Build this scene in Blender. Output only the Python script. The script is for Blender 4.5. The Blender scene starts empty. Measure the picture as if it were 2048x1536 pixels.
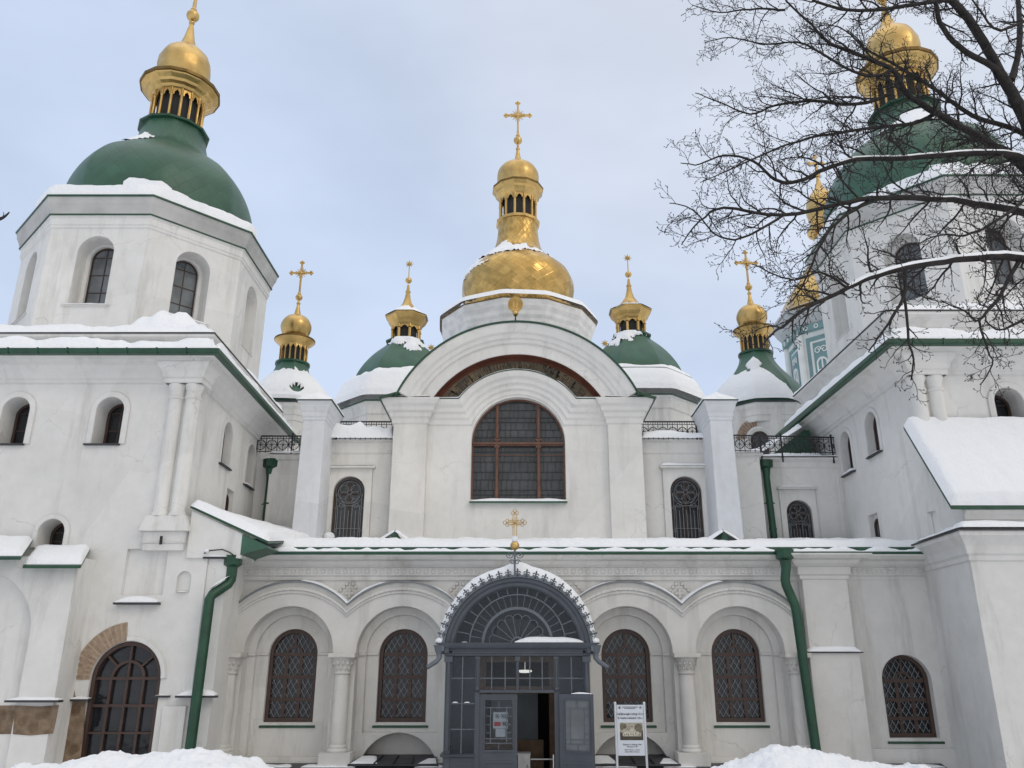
import bpy, bmesh, math, random
from mathutils import Vector, Matrix, Euler, noise
from mathutils.geometry import tessellate_polygon
R = math.radians
PI = math.pi
random.seed(7)
S = bpy.context.scene
COL = S.collection

# ------------------------------------------------------------------ camera
FPX, TH, CX, CY, CAMZ = 1640.0, R(19.0), 1035.0, 768.0, 2.7
CT, ST = math.cos(TH), math.sin(TH)
cam_d = bpy.data.cameras.new("camera")
cam_d.sensor_width = 36.0
cam_d.lens = 36.0 * FPX / 2048.0
cam_d.shift_x = (1024.0 - CX) / 2048.0
cam_d.clip_start, cam_d.clip_end = 0.1, 3000.0
cam = bpy.data.objects.new("camera", cam_d)
cam.location = (0, 0, CAMZ)
cam.rotation_euler = (R(90) + TH, 0, 0)
COL.objects.link(cam)
S.camera = cam

# ------------------------------------------------------------------ sky and sun (bright overcast)
SUN_EL, SUN_AZ = R(34), R(48)          # sun to the right of and behind the camera
world = bpy.data.worlds.new("World")
S.world = world
world.use_nodes = True
wn, wl = world.node_tree.nodes, world.node_tree.links
wn.clear()
wo = wn.new("ShaderNodeOutputWorld")
bg = wn.new("ShaderNodeBackground")
sky = wn.new("ShaderNodeTexSky")
sky.sky_type = 'NISHITA'
sky.sun_disc = False
sky.sun_elevation = SUN_EL
sky.sun_rotation = R(180) - SUN_AZ
sky.air_density, sky.dust_density, sky.ozone_density = 1.0, 2.5, 1.5
tc = wn.new("ShaderNodeTexCoord")
mp = wn.new("ShaderNodeMapping")
mp.inputs['Scale'].default_value = (1.0, 1.0, 2.2)
nz = wn.new("ShaderNodeTexNoise")
nz.inputs['Scale'].default_value = 1.7
nz.inputs['Detail'].default_value = 5
nz.inputs['Roughness'].default_value = 0.5
cr = wn.new("ShaderNodeValToRGB")
cr.color_ramp.elements[0].position = 0.40
cr.color_ramp.elements[0].color = (0.74, 0.74, 0.74, 1)
cr.color_ramp.elements[1].position = 0.66
cr.color_ramp.elements[1].color = (0.97, 0.97, 0.97, 1)
mix = wn.new("ShaderNodeMix")
mix.data_type = 'RGBA'
wl.new(tc.outputs['Generated'], mp.inputs['Vector'])
wl.new(mp.outputs['Vector'], nz.inputs['Vector'])
wl.new(nz.outputs['Fac'], cr.inputs['Fac'])
wl.new(cr.outputs['Color'], mix.inputs['Factor'])
wl.new(sky.outputs['Color'], mix.inputs['A'])
mix.inputs['B'].default_value = (6.5, 7.6, 9.6, 1)      # thin high cloud
# the veil of cloud is brighter and whiter round the hidden sun
vn = wn.new("ShaderNodeVectorMath"); vn.operation = 'NORMALIZE'
wl.new(tc.outputs['Generated'], vn.inputs[0])
dt = wn.new("ShaderNodeVectorMath"); dt.operation = 'DOT_PRODUCT'
wl.new(vn.outputs[0], dt.inputs[0])
dt.inputs[1].default_value = (math.sin(R(45)) * math.cos(R(38)), -math.cos(R(45)) * math.cos(R(38)), math.sin(R(38)))
mr = wn.new("ShaderNodeMapRange")
mr.inputs['From Min'].default_value = -0.25
mr.inputs['From Max'].default_value = 1.0
wl.new(dt.outputs['Value'], mr.inputs['Value'])
pw = wn.new("ShaderNodeMath"); pw.operation = 'POWER'
wl.new(mr.outputs['Result'], pw.inputs[0]); pw.inputs[1].default_value = 1.3
mix2 = wn.new("ShaderNodeMix"); mix2.data_type = 'RGBA'
wl.new(pw.outputs[0], mix2.inputs['Factor'])
wl.new(mix.outputs['Result'], mix2.inputs['A'])
mix2.inputs['B'].default_value = (9.0, 8.7, 8.2, 1)
# paler cloud overhead, and one soft white bank high to the right of the gable
sepw = wn.new("ShaderNodeSeparateXYZ")
wl.new(vn.outputs[0], sepw.inputs[0])
mz = wn.new("ShaderNodeMapRange"); mz.interpolation_type = 'SMOOTHSTEP'
mz.inputs['From Min'].default_value = 0.70
mz.inputs['From Max'].default_value = 1.0
wl.new(sepw.outputs['Z'], mz.inputs['Value'])
mix3 = wn.new("ShaderNodeMix"); mix3.data_type = 'RGBA'
wl.new(mz.outputs['Result'], mix3.inputs['Factor'])
wl.new(mix2.outputs['Result'], mix3.inputs['A'])
mix3.inputs['B'].default_value = (13.0, 13.3, 13.9, 1)
db = wn.new("ShaderNodeVectorMath"); db.operation = 'DOT_PRODUCT'
wl.new(vn.outputs[0], db.inputs[0])
db.inputs[1].default_value = Vector((0.19, 0.729, 0.655)).normalized()
mb_ = wn.new("ShaderNodeMapRange"); mb_.interpolation_type = 'SMOOTHSTEP'
mb_.inputs['From Min'].default_value = 0.93
mb_.inputs['From Max'].default_value = 1.0
mb_.inputs['To Max'].default_value = 0.55
wl.new(db.outputs['Value'], mb_.inputs['Value'])
mm_ = wn.new("ShaderNodeMath"); mm_.operation = 'MULTIPLY'
wl.new(mb_.outputs['Result'], mm_.inputs[0]); wl.new(nz.outputs['Fac'], mm_.inputs[1])
mix4 = wn.new("ShaderNodeMix"); mix4.data_type = 'RGBA'
wl.new(mm_.outputs[0], mix4.inputs['Factor'])
wl.new(mix3.outputs['Result'], mix4.inputs['A'])
mix4.inputs['B'].default_value = (8.9, 9.1, 9.7, 1)
wl.new(mix4.outputs['Result'], bg.inputs['Color'])
bg.inputs['Strength'].default_value = 0.1
wl.new(bg.outputs['Background'], wo.inputs['Surface'])
sun_d = bpy.data.lights.new("sun", 'SUN')
sun_d.energy = 0.38
sun_d.angle = R(22)
sun_d.color = (1.0, 0.90, 0.78)
sun = bpy.data.objects.new("sun", sun_d)
sdir = Vector((math.sin(SUN_AZ) * math.cos(SUN_EL), -math.cos(SUN_AZ) * math.cos(SUN_EL), math.sin(SUN_EL)))
sun.rotation_euler = sdir.to_track_quat('Z', 'Y').to_euler()
sun.location = (20, -20, 30)
COL.objects.link(sun)
S.view_settings.view_transform = 'Standard'
S.view_settings.look = 'None'
S.view_settings.exposure = 0.0
S.view_settings.gamma = 1.0
S.render.engine = 'CYCLES'
S.cycles.max_bounces = 8
S.cycles.transparent_max_bounces = 12
S.cycles.use_denoising = True

# ------------------------------------------------------------------ survey: picture measurements -> metres
def _b(v): return (CY - v) / FPX
def ZC(v, Y): return Y / (CT - _b(v) * ST)
def ZZ(v, Y): return CAMZ + ZC(v, Y) * (ST + _b(v) * CT)
def XX(u, v, Y): return (u - CX) / FPX * ZC(v, Y)
def P(u, v, Y): return Vector((XX(u, v, Y), Y, ZZ(v, Y)))
def W(px, v, Y): return px / FPX * ZC(v, Y)

# ------------------------------------------------------------------ materials
MAT = {}
def nodes_of(m):
    m.use_nodes = True
    n, l = m.node_tree.nodes, m.node_tree.links
    return n, l, n['Principled BSDF']

def tex(n, l, kind, scale, coord='Object', **kw):
    c = n.new("ShaderNodeTexCoord")
    t = n.new("ShaderNodeTex" + kind)
    l.new(c.outputs[coord], t.inputs['Vector'])
    t.inputs['Scale'].default_value = scale
    for k, v in kw.items():
        t.inputs[k].default_value = v
    return t

def ramp(n, l, src, stops):
    r = n.new("ShaderNodeValToRGB")
    e = r.color_ramp.elements
    while len(e) < len(stops): e.new(0.5)
    for i, (p, c) in enumerate(stops):
        e[i].position = p
        e[i].color = (*c, 1) if len(c) == 3 else c
    l.new(src, r.inputs['Fac'])
    return r

def mixc(n, l, fac, a, b, mode='MIX'):
    m = n.new("ShaderNodeMix")
    m.data_type = 'RGBA'
    m.blend_type = mode
    for name, v in (('Factor', fac), ('A', a), ('B', b)):
        if hasattr(v, 'links'): l.new(v, m.inputs[name])
        elif isinstance(v, (int, float)): m.inputs[name].default_value = v
        else: m.inputs[name].default_value = (*v, 1)
    return m.outputs['Result']

def bump(n, l, p, h, strength, dist, prev=None):
    b = n.new("ShaderNodeBump")
    b.inputs['Strength'].default_value = strength
    b.inputs['Distance'].default_value = dist
    l.new(h, b.inputs['Height'])
    if prev is not None: l.new(prev, b.inputs['Normal'])
    l.new(b.outputs['Normal'], p.inputs['Normal'])
    return b.outputs['Normal']

def mk(name, col, rough=0.8, metal=0.0, vary=0.12, vscale=1.5, bscale=30, bstr=0.15, bdist=0.01, spec=0.5, soft=0.0):
    m = bpy.data.materials.new(name)
    n, l, p = nodes_of(m)
    p.inputs['Roughness'].default_value = rough
    p.inputs['Metallic'].default_value = metal
    p.inputs['Specular IOR Level'].default_value = spec
    t = tex(n, l, 'Noise', vscale, Detail=6)
    lo = tuple(c * (1 - vary) for c in col)
    hi = tuple(min(1, c * (1 + vary)) for c in col)
    r = ramp(n, l, t.outputs['Fac'], [(0.3, lo), (0.7, hi)])
    l.new(r.outputs['Color'], p.inputs['Base Color'])
    prev = None
    if soft:
        bv = n.new("ShaderNodeBevel")
        bv.samples = 3
        bv.inputs['Radius'].default_value = soft
        prev = bv.outputs['Normal']
        l.new(prev, p.inputs['Normal'])
    if bstr:
        t2 = tex(n, l, 'Noise', bscale, Detail=4)
        bump(n, l, p, t2.outputs['Fac'], bstr, bdist, prev)
    MAT[name] = m
    return m

def plaster(name, col, grime=0.5):
    m = bpy.data.materials.new(name)
    n, l, p = nodes_of(m)
    p.inputs['Roughness'].default_value = 0.9
    p.inputs['Specular IOR Level'].default_value = 0.25
    a = tex(n, l, 'Noise', 0.55, Detail=7, Roughness=0.62)
    b = tex(n, l, 'Noise', 4.0, Detail=6, Roughness=0.6)
    r1 = ramp(n, l, a.outputs['Fac'], [(0.32, tuple(c * 0.90 for c in col)), (0.62, col)])
    r2 = ramp(n, l, b.outputs['Fac'], [(0.25, (0.93, 0.93, 0.92)), (0.6, (1, 1, 1))])
    c1 = mixc(n, l, 1.0, r1.outputs['Color'], r2.outputs['Color'], 'MULTIPLY')
    # damp grey stains and rain streaks, vertically drawn out
    tcn = n.new("ShaderNodeTexCoord")
    mpn = n.new("ShaderNodeMapping")
    mpn.inputs['Scale'].default_value = (1.6, 1.6, 0.22)
    l.new(tcn.outputs['Object'], mpn.inputs['Vector'])
    st = n.new("ShaderNodeTexNoise")
    st.inputs['Scale'].default_value = 1.5
    st.inputs['Detail'].default_value = 8
    st.inputs['Roughness'].default_value = 0.66
    l.new(mpn.outputs['Vector'], st.inputs['Vector'])
    rs = ramp(n, l, st.outputs['Fac'], [(0.52, (0, 0, 0)), (0.74, (grime, grime, grime))])
    c2 = mixc(n, l, rs.outputs['Color'], c1, (0.42, 0.40, 0.365))
    # patched repairs with slightly different limewash, and hairline cracks
    pv = tex(n, l, 'Voronoi', 0.42)
    pr_ = ramp(n, l, pv.outputs['Color'], [(0.30, (0.955, 0.955, 0.955)), (0.34, (1, 1, 1)), (0.72, (1, 1, 1)), (0.76, (1.03, 1.025, 1.015))])
    c2 = mixc(n, l, 1.0, c2, pr_.outputs['Color'], 'MULTIPLY')
    wp = tex(n, l, 'Noise', 3.0, Detail=4)
    vm = n.new("ShaderNodeVectorMath"); vm.operation = 'MULTIPLY_ADD'
    l.new(wp.outputs['Color'], vm.inputs[0]); vm.inputs[1].default_value = (0.5, 0.5, 0.5)
    l.new(tcn.outputs['Object'], vm.inputs[2])
    ck = n.new("ShaderNodeTexVoronoi"); ck.feature = 'DISTANCE_TO_EDGE'; ck.inputs['Scale'].default_value = 0.55
    l.new(vm.outputs[0], ck.inputs['Vector'])
    rk = ramp(n, l, ck.outputs['Distance'], [(0.0, (1, 1, 1)), (0.007, (0, 0, 0))])
    rm = ramp(n, l, a.outputs['Fac'], [(0.50, (0, 0, 0)), (0.60, (0.45, 0.45, 0.45))])
    ckm = mixc(n, l, 1.0, rk.outputs['Color'], rm.outputs['Color'], 'MULTIPLY')
    c2 = mixc(n, l, ckm, c2, (0.36, 0.35, 0.33))
    l.new(c2, p.inputs['Base Color'])
    bv = n.new("ShaderNodeBevel")
    bv.samples = 3
    bv.inputs['Radius'].default_value = 0.022
    l.new(bv.outputs['Normal'], p.inputs['Normal'])
    t2 = tex(n, l, 'Noise', 2.2, Detail=3)
    nn = bump(n, l, p, t2.outputs['Fac'], 0.35, 0.035, bv.outputs['Normal'])
    t3 = tex(n, l, 'Noise', 38, Detail=4)
    bump(n, l, p, t3.outputs['Fac'], 0.22, 0.01, nn)
    MAT[name] = m

plaster('plaster', (0.76, 0.75, 0.725), 0.55)
plaster('plaster_warm', (0.78, 0.765, 0.73), 0.40)
plaster('plaster_cool', (0.74, 0.755, 0.785), 0.3)
plaster('plaster_weathered', (0.70, 0.685, 0.655), 0.75)
plaster('plaster_relief', (0.66, 0.64, 0.60), 0.9)

def snow_mat():
    m = bpy.data.materials.new('snow')
    n, l, p = nodes_of(m)
    p.inputs['Base Color'].default_value = (0.90, 0.91, 0.93, 1)
    p.inputs['Roughness'].default_value = 0.75
    p.inputs['Specular IOR Level'].default_value = 0.25
    a = tex(n, l, 'Noise', 3.0, Detail=5, Roughness=0.6)
    nn = bump(n, l, p, a.outputs['Fac'], 0.7, 0.09)
    b = tex(n, l, 'Noise', 26, Detail=5, Roughness=0.7)
    bump(n, l, p, b.outputs['Fac'], 0.6, 0.025, nn)
    MAT['snow'] = m
snow_mat()

def gold_mat(name, tiles, base=(0.60, 0.405, 0.155), rough=0.29):
    """gilded sheet; tiles > 0 lays diamond plates by the dome's own UV"""
    m = bpy.data.materials.new(name)
    n, l, p = nodes_of(m)
    p.inputs['Metallic'].default_value = 1.0
    t = tex(n, l, 'Noise', 2.5, Detail=6)
    r = ramp(n, l, t.outputs['Fac'], [(0.3, tuple(c * 0.78 for c in base)), (0.7, tuple(min(1, c * 1.12) for c in base))])
    col = r.outputs['Color']
    rr = ramp(n, l, t.outputs['Fac'], [(0.3, (rough + 0.12,) * 3), (0.75, (rough - 0.05,) * 3)])
    l.new(rr.outputs['Color'], p.inputs['Roughness'])
    prev = None
    if tiles:
        uv = n.new("ShaderNodeUVMap")
        sp = n.new("ShaderNodeSeparateXYZ")
        l.new(uv.outputs['UV'], sp.inputs[0])
        def math_(op, a, b=None):
            q = n.new("ShaderNodeMath"); q.operation = op
            for i, v in enumerate((a, b)):
                if v is None: continue
                if hasattr(v, 'links'): l.new(v, q.inputs[i])
                else: q.inputs[i].default_value = v
            return q.outputs[0]
        pa = math_('ADD', sp.outputs[0], sp.outputs[1])
        pb = math_('SUBTRACT', sp.outputs[0], sp.outputs[1])
        ia, ib = math_('FLOOR', pa), math_('FLOOR', pb)
        cb = n.new("ShaderNodeCombineXYZ")
        l.new(ia, cb.inputs[0]); l.new(ib, cb.inputs[1])
        wnz = n.new("ShaderNodeTexWhiteNoise")
        l.new(cb.outputs[0], wnz.inputs['Vector'])
        fa, fb = math_('FRACT', pa), math_('FRACT', pb)
        # each plate is a shallow pillow with a lapped lower edge
        ed = math_('MINIMUM', math_('MINIMUM', fa, math_('SUBTRACT', 1.0, fa)), math_('MINIMUM', fb, math_('SUBTRACT', 1.0, fb)))
        lap = math_('ADD', math_('MULTIPLY', math_('MINIMUM', ed, 0.10), 3.0), math_('MULTIPLY', math_('SUBTRACT', fb, fa), 0.35))
        prev = bump(n, l, p, lap, 0.45, 0.05)
        rv = ramp(n, l, wnz.outputs['Value'], [(0.0, (0.80, 0.78, 0.72)), (1.0, (1.10, 1.08, 1.05))])
        col = mixc(n, l, 1.0, col, rv.outputs['Color'], 'MULTIPLY')
        geo = n.new("ShaderNodeVectorMath"); geo.operation = 'SUBTRACT'
        l.new(wnz.outputs['Color'], geo.inputs[0]); geo.inputs[1].default_value = (0.5, 0.5, 0.5)
        sc = n.new("ShaderNodeVectorMath"); sc.operation = 'SCALE'
        l.new(geo.outputs[0], sc.inputs[0]); sc.inputs['Scale'].default_value = 0.10
        ad = n.new("ShaderNodeVectorMath"); ad.operation = 'ADD'
        l.new(prev, ad.inputs[0]); l.new(sc.outputs[0], ad.inputs[1])
        nm = n.new("ShaderNodeVectorMath"); nm.operation = 'NORMALIZE'
        l.new(ad.outputs[0], nm.inputs[0])
        prev = nm.outputs[0]
        l.new(prev, p.inputs['Normal'])
    t2 = tex(n, l, 'Noise', 9.0, Detail=4)
    bump(n, l, p, t2.outputs['Fac'], 0.14, 0.03, prev)
    l.new(col, p.inputs['Base Color'])
    MAT[name] = m
gold_mat('gold', 0)
gold_mat('gold_tiled', 1, base=(0.58, 0.385, 0.14), rough=0.25)
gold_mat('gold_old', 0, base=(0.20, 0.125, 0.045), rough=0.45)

def green_tiles():
    m = bpy.data.materials.new('green_shingle')
    n, l, p = nodes_of(m)
    p.inputs['Roughness'].default_value = 0.42
    uv = n.new("ShaderNodeUVMap")
    sp = n.new("ShaderNodeSeparateXYZ")
    l.new(uv.outputs['UV'], sp.inputs[0])
    def math_(op, a, b=None):
        q = n.new("ShaderNodeMath"); q.operation = op
        for i, v in enumerate((a, b)):
            if v is None: continue
            if hasattr(v, 'links'): l.new(v, q.inputs[i])
            else: q.inputs[i].default_value = v
        return q.outputs[0]
    pa = math_('ADD', sp.outputs[0], sp.outputs[1])
    pb = math_('SUBTRACT', sp.outputs[0], sp.outputs[1])
    cb = n.new("ShaderNodeCombineXYZ")
    l.new(math_('FLOOR', pa), cb.inputs[0]); l.new(math_('FLOOR', pb), cb.inputs[1])
    wnz = n.new("ShaderNodeTexWhiteNoise")
    l.new(cb.outputs[0], wnz.inputs['Vector'])
    fa, fb = math_('FRACT', pa), math_('FRACT', pb)
    ed = math_('MINIMUM', math_('MINIMUM', fa, math_('SUBTRACT', 1.0, fa)), math_('MINIMUM', fb, math_('SUBTRACT', 1.0, fb)))
    prev = bump(n, l, p, math_('ADD', math_('MINIMUM', ed, 0.08), math_('MULTIPLY', math_('SUBTRACT', fb, fa), 0.06)), 0.6, 0.06)
    rv = ramp(n, l, wnz.outputs['Value'], [(0.0, (0.032, 0.095, 0.057)), (1.0, (0.040, 0.112, 0.070))])
    t = tex(n, l, 'Noise', 1.6, Detail=7)
    r = ramp(n, l, t.outputs['Fac'], [(0.3, (0.75, 0.78, 0.78)), (0.7, (1.12, 1.1, 1.1))])
    l.new(mixc(n, l, 1.0, rv.outputs['Color'], r.outputs['Color'], 'MULTIPLY'), p.inputs['Base Color'])
    MAT['green_shingle'] = m
green_tiles()

mk('green_sheet', (0.038, 0.11, 0.07), 0.45, vary=0.18, vscale=2.5, bscale=6, bstr=0.12, bdist=0.03)
mk('green_gutter', (0.012, 0.062, 0.032), 0.38, vary=0.25, vscale=4, bscale=12, bstr=0.1)
mk('window_wood', (0.062, 0.036, 0.028), 0.55, vary=0.2, vscale=6, bscale=40, bstr=0.1)
mk('window_wood_red', (0.135, 0.064, 0.042), 0.55, vary=0.2, vscale=5, bscale=40, bstr=0.1)
mk('oak', (0.16, 0.085, 0.035), 0.5, vary=0.3, vscale=7, bscale=40, bstr=0.1)
mk('iron', (0.012, 0.012, 0.014), 0.5, vary=0.3, vscale=9, bstr=0.1)
mk('lattice_metal', (0.20, 0.21, 0.22), 0.5, vary=0.2, vscale=9, bstr=0.0)
mk('porch_paint', (0.068, 0.077, 0.094), 0.42, vary=0.14, vscale=3, bscale=25, bstr=0.06)
mk('porch_paint_pale', (0.12, 0.135, 0.155), 0.45, vary=0.14, vscale=3, bscale=25, bstr=0.06)
mk('dark_tin', (0.035, 0.036, 0.04), 0.5, vary=0.3, vscale=3, bscale=10, bstr=0.2)
mk('zinc', (0.22, 0.24, 0.25), 0.45, vary=0.2, vscale=5, bstr=0.05)
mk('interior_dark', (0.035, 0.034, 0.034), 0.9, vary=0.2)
mk('interior_grey', (0.33, 0.35, 0.37), 0.8, vary=0.1)
mk('bark', (0.022, 0.018, 0.016), 0.9, vary=0.5, vscale=12, bscale=30, bstr=0.6, bdist=0.02)
mk('bark_thin', (0.020, 0.016, 0.015), 0.85, vary=0.3, vscale=8, bstr=0.0)
mk('white_board', (0.62, 0.65, 0.70), 0.4, vary=0.04, vscale=2, bstr=0.0)
mk('paper', (0.66, 0.67, 0.68), 0.7, vary=0.05, vscale=4, bstr=0.0)
mk('ink', (0.05, 0.055, 0.07), 0.6, vary=0.1, bstr=0.0)
mk('red_ink', (0.55, 0.06, 0.05), 0.6, vary=0.1, bstr=0.0)
mk('aluminium', (0.62, 0.63, 0.64), 0.35, metal=0.6, vary=0.08, bstr=0.0)
mk('red_brown_plaster', (0.115, 0.035, 0.018), 0.85, vary=0.25, vscale=3, bscale=30, bstr=0.2)
mk('teal_paint', (0.14, 0.24, 0.24), 0.7, vary=0.2, vscale=0.6, bstr=0.0)
mk('bell_white', (0.62, 0.64, 0.62), 0.85, vary=0.12, vscale=0.5, bstr=0.0)
mk('bell_grey', (0.36, 0.38, 0.38), 0.85, vary=0.15, vscale=0.5, bstr=0.0)
mk('cornice_grey', (0.46, 0.455, 0.44), 0.85, vary=0.2, vscale=1.3, bscale=20, bstr=0.2)
mk('cornice_lead', (0.68, 0.67, 0.65), 0.8, vary=0.14, vscale=2, bscale=20, bstr=0.2)

def glass_mat(name, col, rough=0.07, wav=0.02, leads=None):
    m = bpy.data.materials.new(name)
    n, l, p = nodes_of(m)
    t = tex(n, l, 'Noise', 1.7, Detail=3)
    r = ramp(n, l, t.outputs['Fac'], [(0.3, tuple(c * 0.6 for c in col)), (0.7, tuple(c * 1.35 for c in col))])
    l.new(r.outputs['Color'], p.inputs['Base Color'])
    p.inputs['Roughness'].default_value = rough
    t2 = tex(n, l, 'Noise', 3.5, Detail=2)
    bump(n, l, p, t2.outputs['Fac'], 0.3, wav)
    MAT[name] = m
glass_mat('dark_glass', (0.018, 0.020, 0.024))
glass_mat('grey_glass', (0.055, 0.058, 0.062), 0.25)
glass_mat('sky_glass', (0.15, 0.165, 0.175), 0.15)

def clear_glass():
    m = bpy.data.materials.new('clear_glass')
    n, l, p = nodes_of(m)
    n.remove(p)
    out = n['Material Output']
    tr = n.new("ShaderNodeBsdfTransparent"); tr.inputs['Color'].default_value = (0.80, 0.84, 0.87, 1)
    gl = n.new("ShaderNodeBsdfGlossy"); gl.inputs['Roughness'].default_value = 0.06
    gl.inputs['Color'].default_value = (0.8, 0.85, 0.9, 1)
    fr = n.new("ShaderNodeFresnel"); fr.inputs['IOR'].default_value = 1.5
    t2 = tex(n, l, 'Noise', 2.5, Detail=2)
    b = n.new("ShaderNodeBump"); b.inputs['Strength'].default_value = 0.2; b.inputs['Distance'].default_value = 0.02
    l.new(t2.outputs['Fac'], b.inputs['Height'])
    l.new(b.outputs['Normal'], gl.inputs['Normal'])
    mx = n.new("ShaderNodeMixShader")
    l.new(fr.outputs[0], mx.inputs[0]); l.new(tr.outputs[0], mx.inputs[1]); l.new(gl.outputs[0], mx.inputs[2])
    l.new(mx.outputs[0], out.inputs['Surface'])
    MAT['clear_glass'] = m
clear_glass()

def stone_mat(name, cols, scale, mortar, rowh=None):
    m = bpy.data.materials.new(name)
    n, l, p = nodes_of(m)
    p.inputs['Roughness'].default_value = 0.92
    if rowh:
        c = n.new("ShaderNodeTexCoord")
        mp_ = n.new("ShaderNodeMapping"); mp_.inputs['Rotation'].default_value = (R(90), 0, 0)
        l.new(c.outputs['Object'], mp_.inputs['Vector'])
        t = n.new("ShaderNodeTexBrick")
        l.new(mp_.outputs['Vector'], t.inputs['Vector'])
        t.inputs['Scale'].default_value = scale
        t.inputs['Row Height'].default_value = rowh
        t.inputs['Brick Width'].default_value = 0.6
        t.inputs['Mortar Size'].default_value = 0.04
        t.inputs['Color1'].default_value = (*cols[0], 1); t.inputs['Color2'].default_value = (*cols[1], 1)
        t.inputs['Mortar'].default_value = (*mortar, 1)
        col, h = t.outputs['Color'], t.outputs['Fac']
    else:
        t = tex(n, l, 'Voronoi', scale)
        r = ramp(n, l, t.outputs['Color'], [(0.2, cols[0]), (0.8, cols[1])])
        d = ramp(n, l, t.outputs['Distance'], [(0.42, (1, 1, 1)), (0.72, (0, 0, 0))])
        col = mixc(n, l, d.outputs['Color'], mortar, r.outputs['Color'])
        h = d.outputs['Color']
    nz_ = tex(n, l, 'Noise', 7, Detail=8, Roughness=0.7)
    rz = ramp(n, l, nz_.outputs['Fac'], [(0.3, (0.55, 0.5, 0.45)), (0.7, (1.1, 1.08, 1.05))])
    l.new(mixc(n, l, 1.0, col, rz.outputs['Color'], 'MULTIPLY'), p.inputs['Base Color'])
    nn = bump(n, l, p, h, 0.4, 0.03)
    bump(n, l, p, nz_.outputs['Fac'], 0.6, 0.03, nn)
    MAT[name] = m
stone_mat('exposed_stone', ((0.17, 0.115, 0.07), (0.30, 0.23, 0.165)), 5.5, (0.27, 0.205, 0.145))
stone_mat('exposed_brick', ((0.36, 0.20, 0.125), (0.42, 0.28, 0.19)), 4.0, (0.42, 0.34, 0.26), 0.2)
mk('thin_brick', (0.33, 0.235, 0.165), 0.9, vary=0.3, vscale=9, bscale=30, bstr=0.5)
mk('lime_mortar', (0.42, 0.335, 0.25), 0.95, vary=0.2, vscale=7, bscale=20, bstr=0.5)

def fresco_mat():
    m = bpy.data.materials.new('faded_fresco')
    n, l, p = nodes_of(m)
    p.inputs['Roughness'].default_value = 0.95
    a = tex(n, l, 'Noise', 2.2, Detail=8, Roughness=0.65)
    r = ramp(n, l, a.outputs['Fac'], [(0.33, (0.085, 0.075, 0.06)), (0.5, (0.15, 0.115, 0.075)), (0.68, (0.25, 0.18, 0.095))])
    b = tex(n, l, 'Noise', 14, Detail=6)
    r2 = ramp(n, l, b.outputs['Fac'], [(0.3, (0.7, 0.7, 0.68)), (0.7, (1.15, 1.12, 1.1))])
    l.new(mixc(n, l, 1.0, r.outputs['Color'], r2.outputs['Color'], 'MULTIPLY'), p.inputs['Base Color'])
    bump(n, l, p, b.outputs['Fac'], 0.3, 0.02)
    MAT['faded_fresco'] = m
fresco_mat()

# ------------------------------------------------------------------ scene-graph helpers
def wloc(o):
    v = Vector((0, 0, 0))
    while o is not None:
        v += o.location
        o = o.parent
    return v

def tag(o, label=None, cat=None, group=None, kind=None):
    if label: o['label'] = label
    if cat: o['category'] = cat
    if group: o['group'] = group
    if kind: o['kind'] = kind
    return o

def thing(name, label, cat, loc=(0, 0, 0), group=None):
    o = bpy.data.objects.new(name, None)
    o.empty_display_size = 0.3
    COL.objects.link(o)
    o.location = loc
    return tag(o, label, cat, group)

def copy_tree(o, parent=None):
    c = o.copy()
    COL.objects.link(c)
    c.parent = parent
    for ch in [x for x in bpy.data.objects if x.parent == o]:
        copy_tree(ch, c)
    return c

def link_mesh(name, me, parent):
    o = bpy.data.objects.new(name, me)
    COL.objects.link(o)
    if parent is not None: o.parent = parent
    return o

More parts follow.
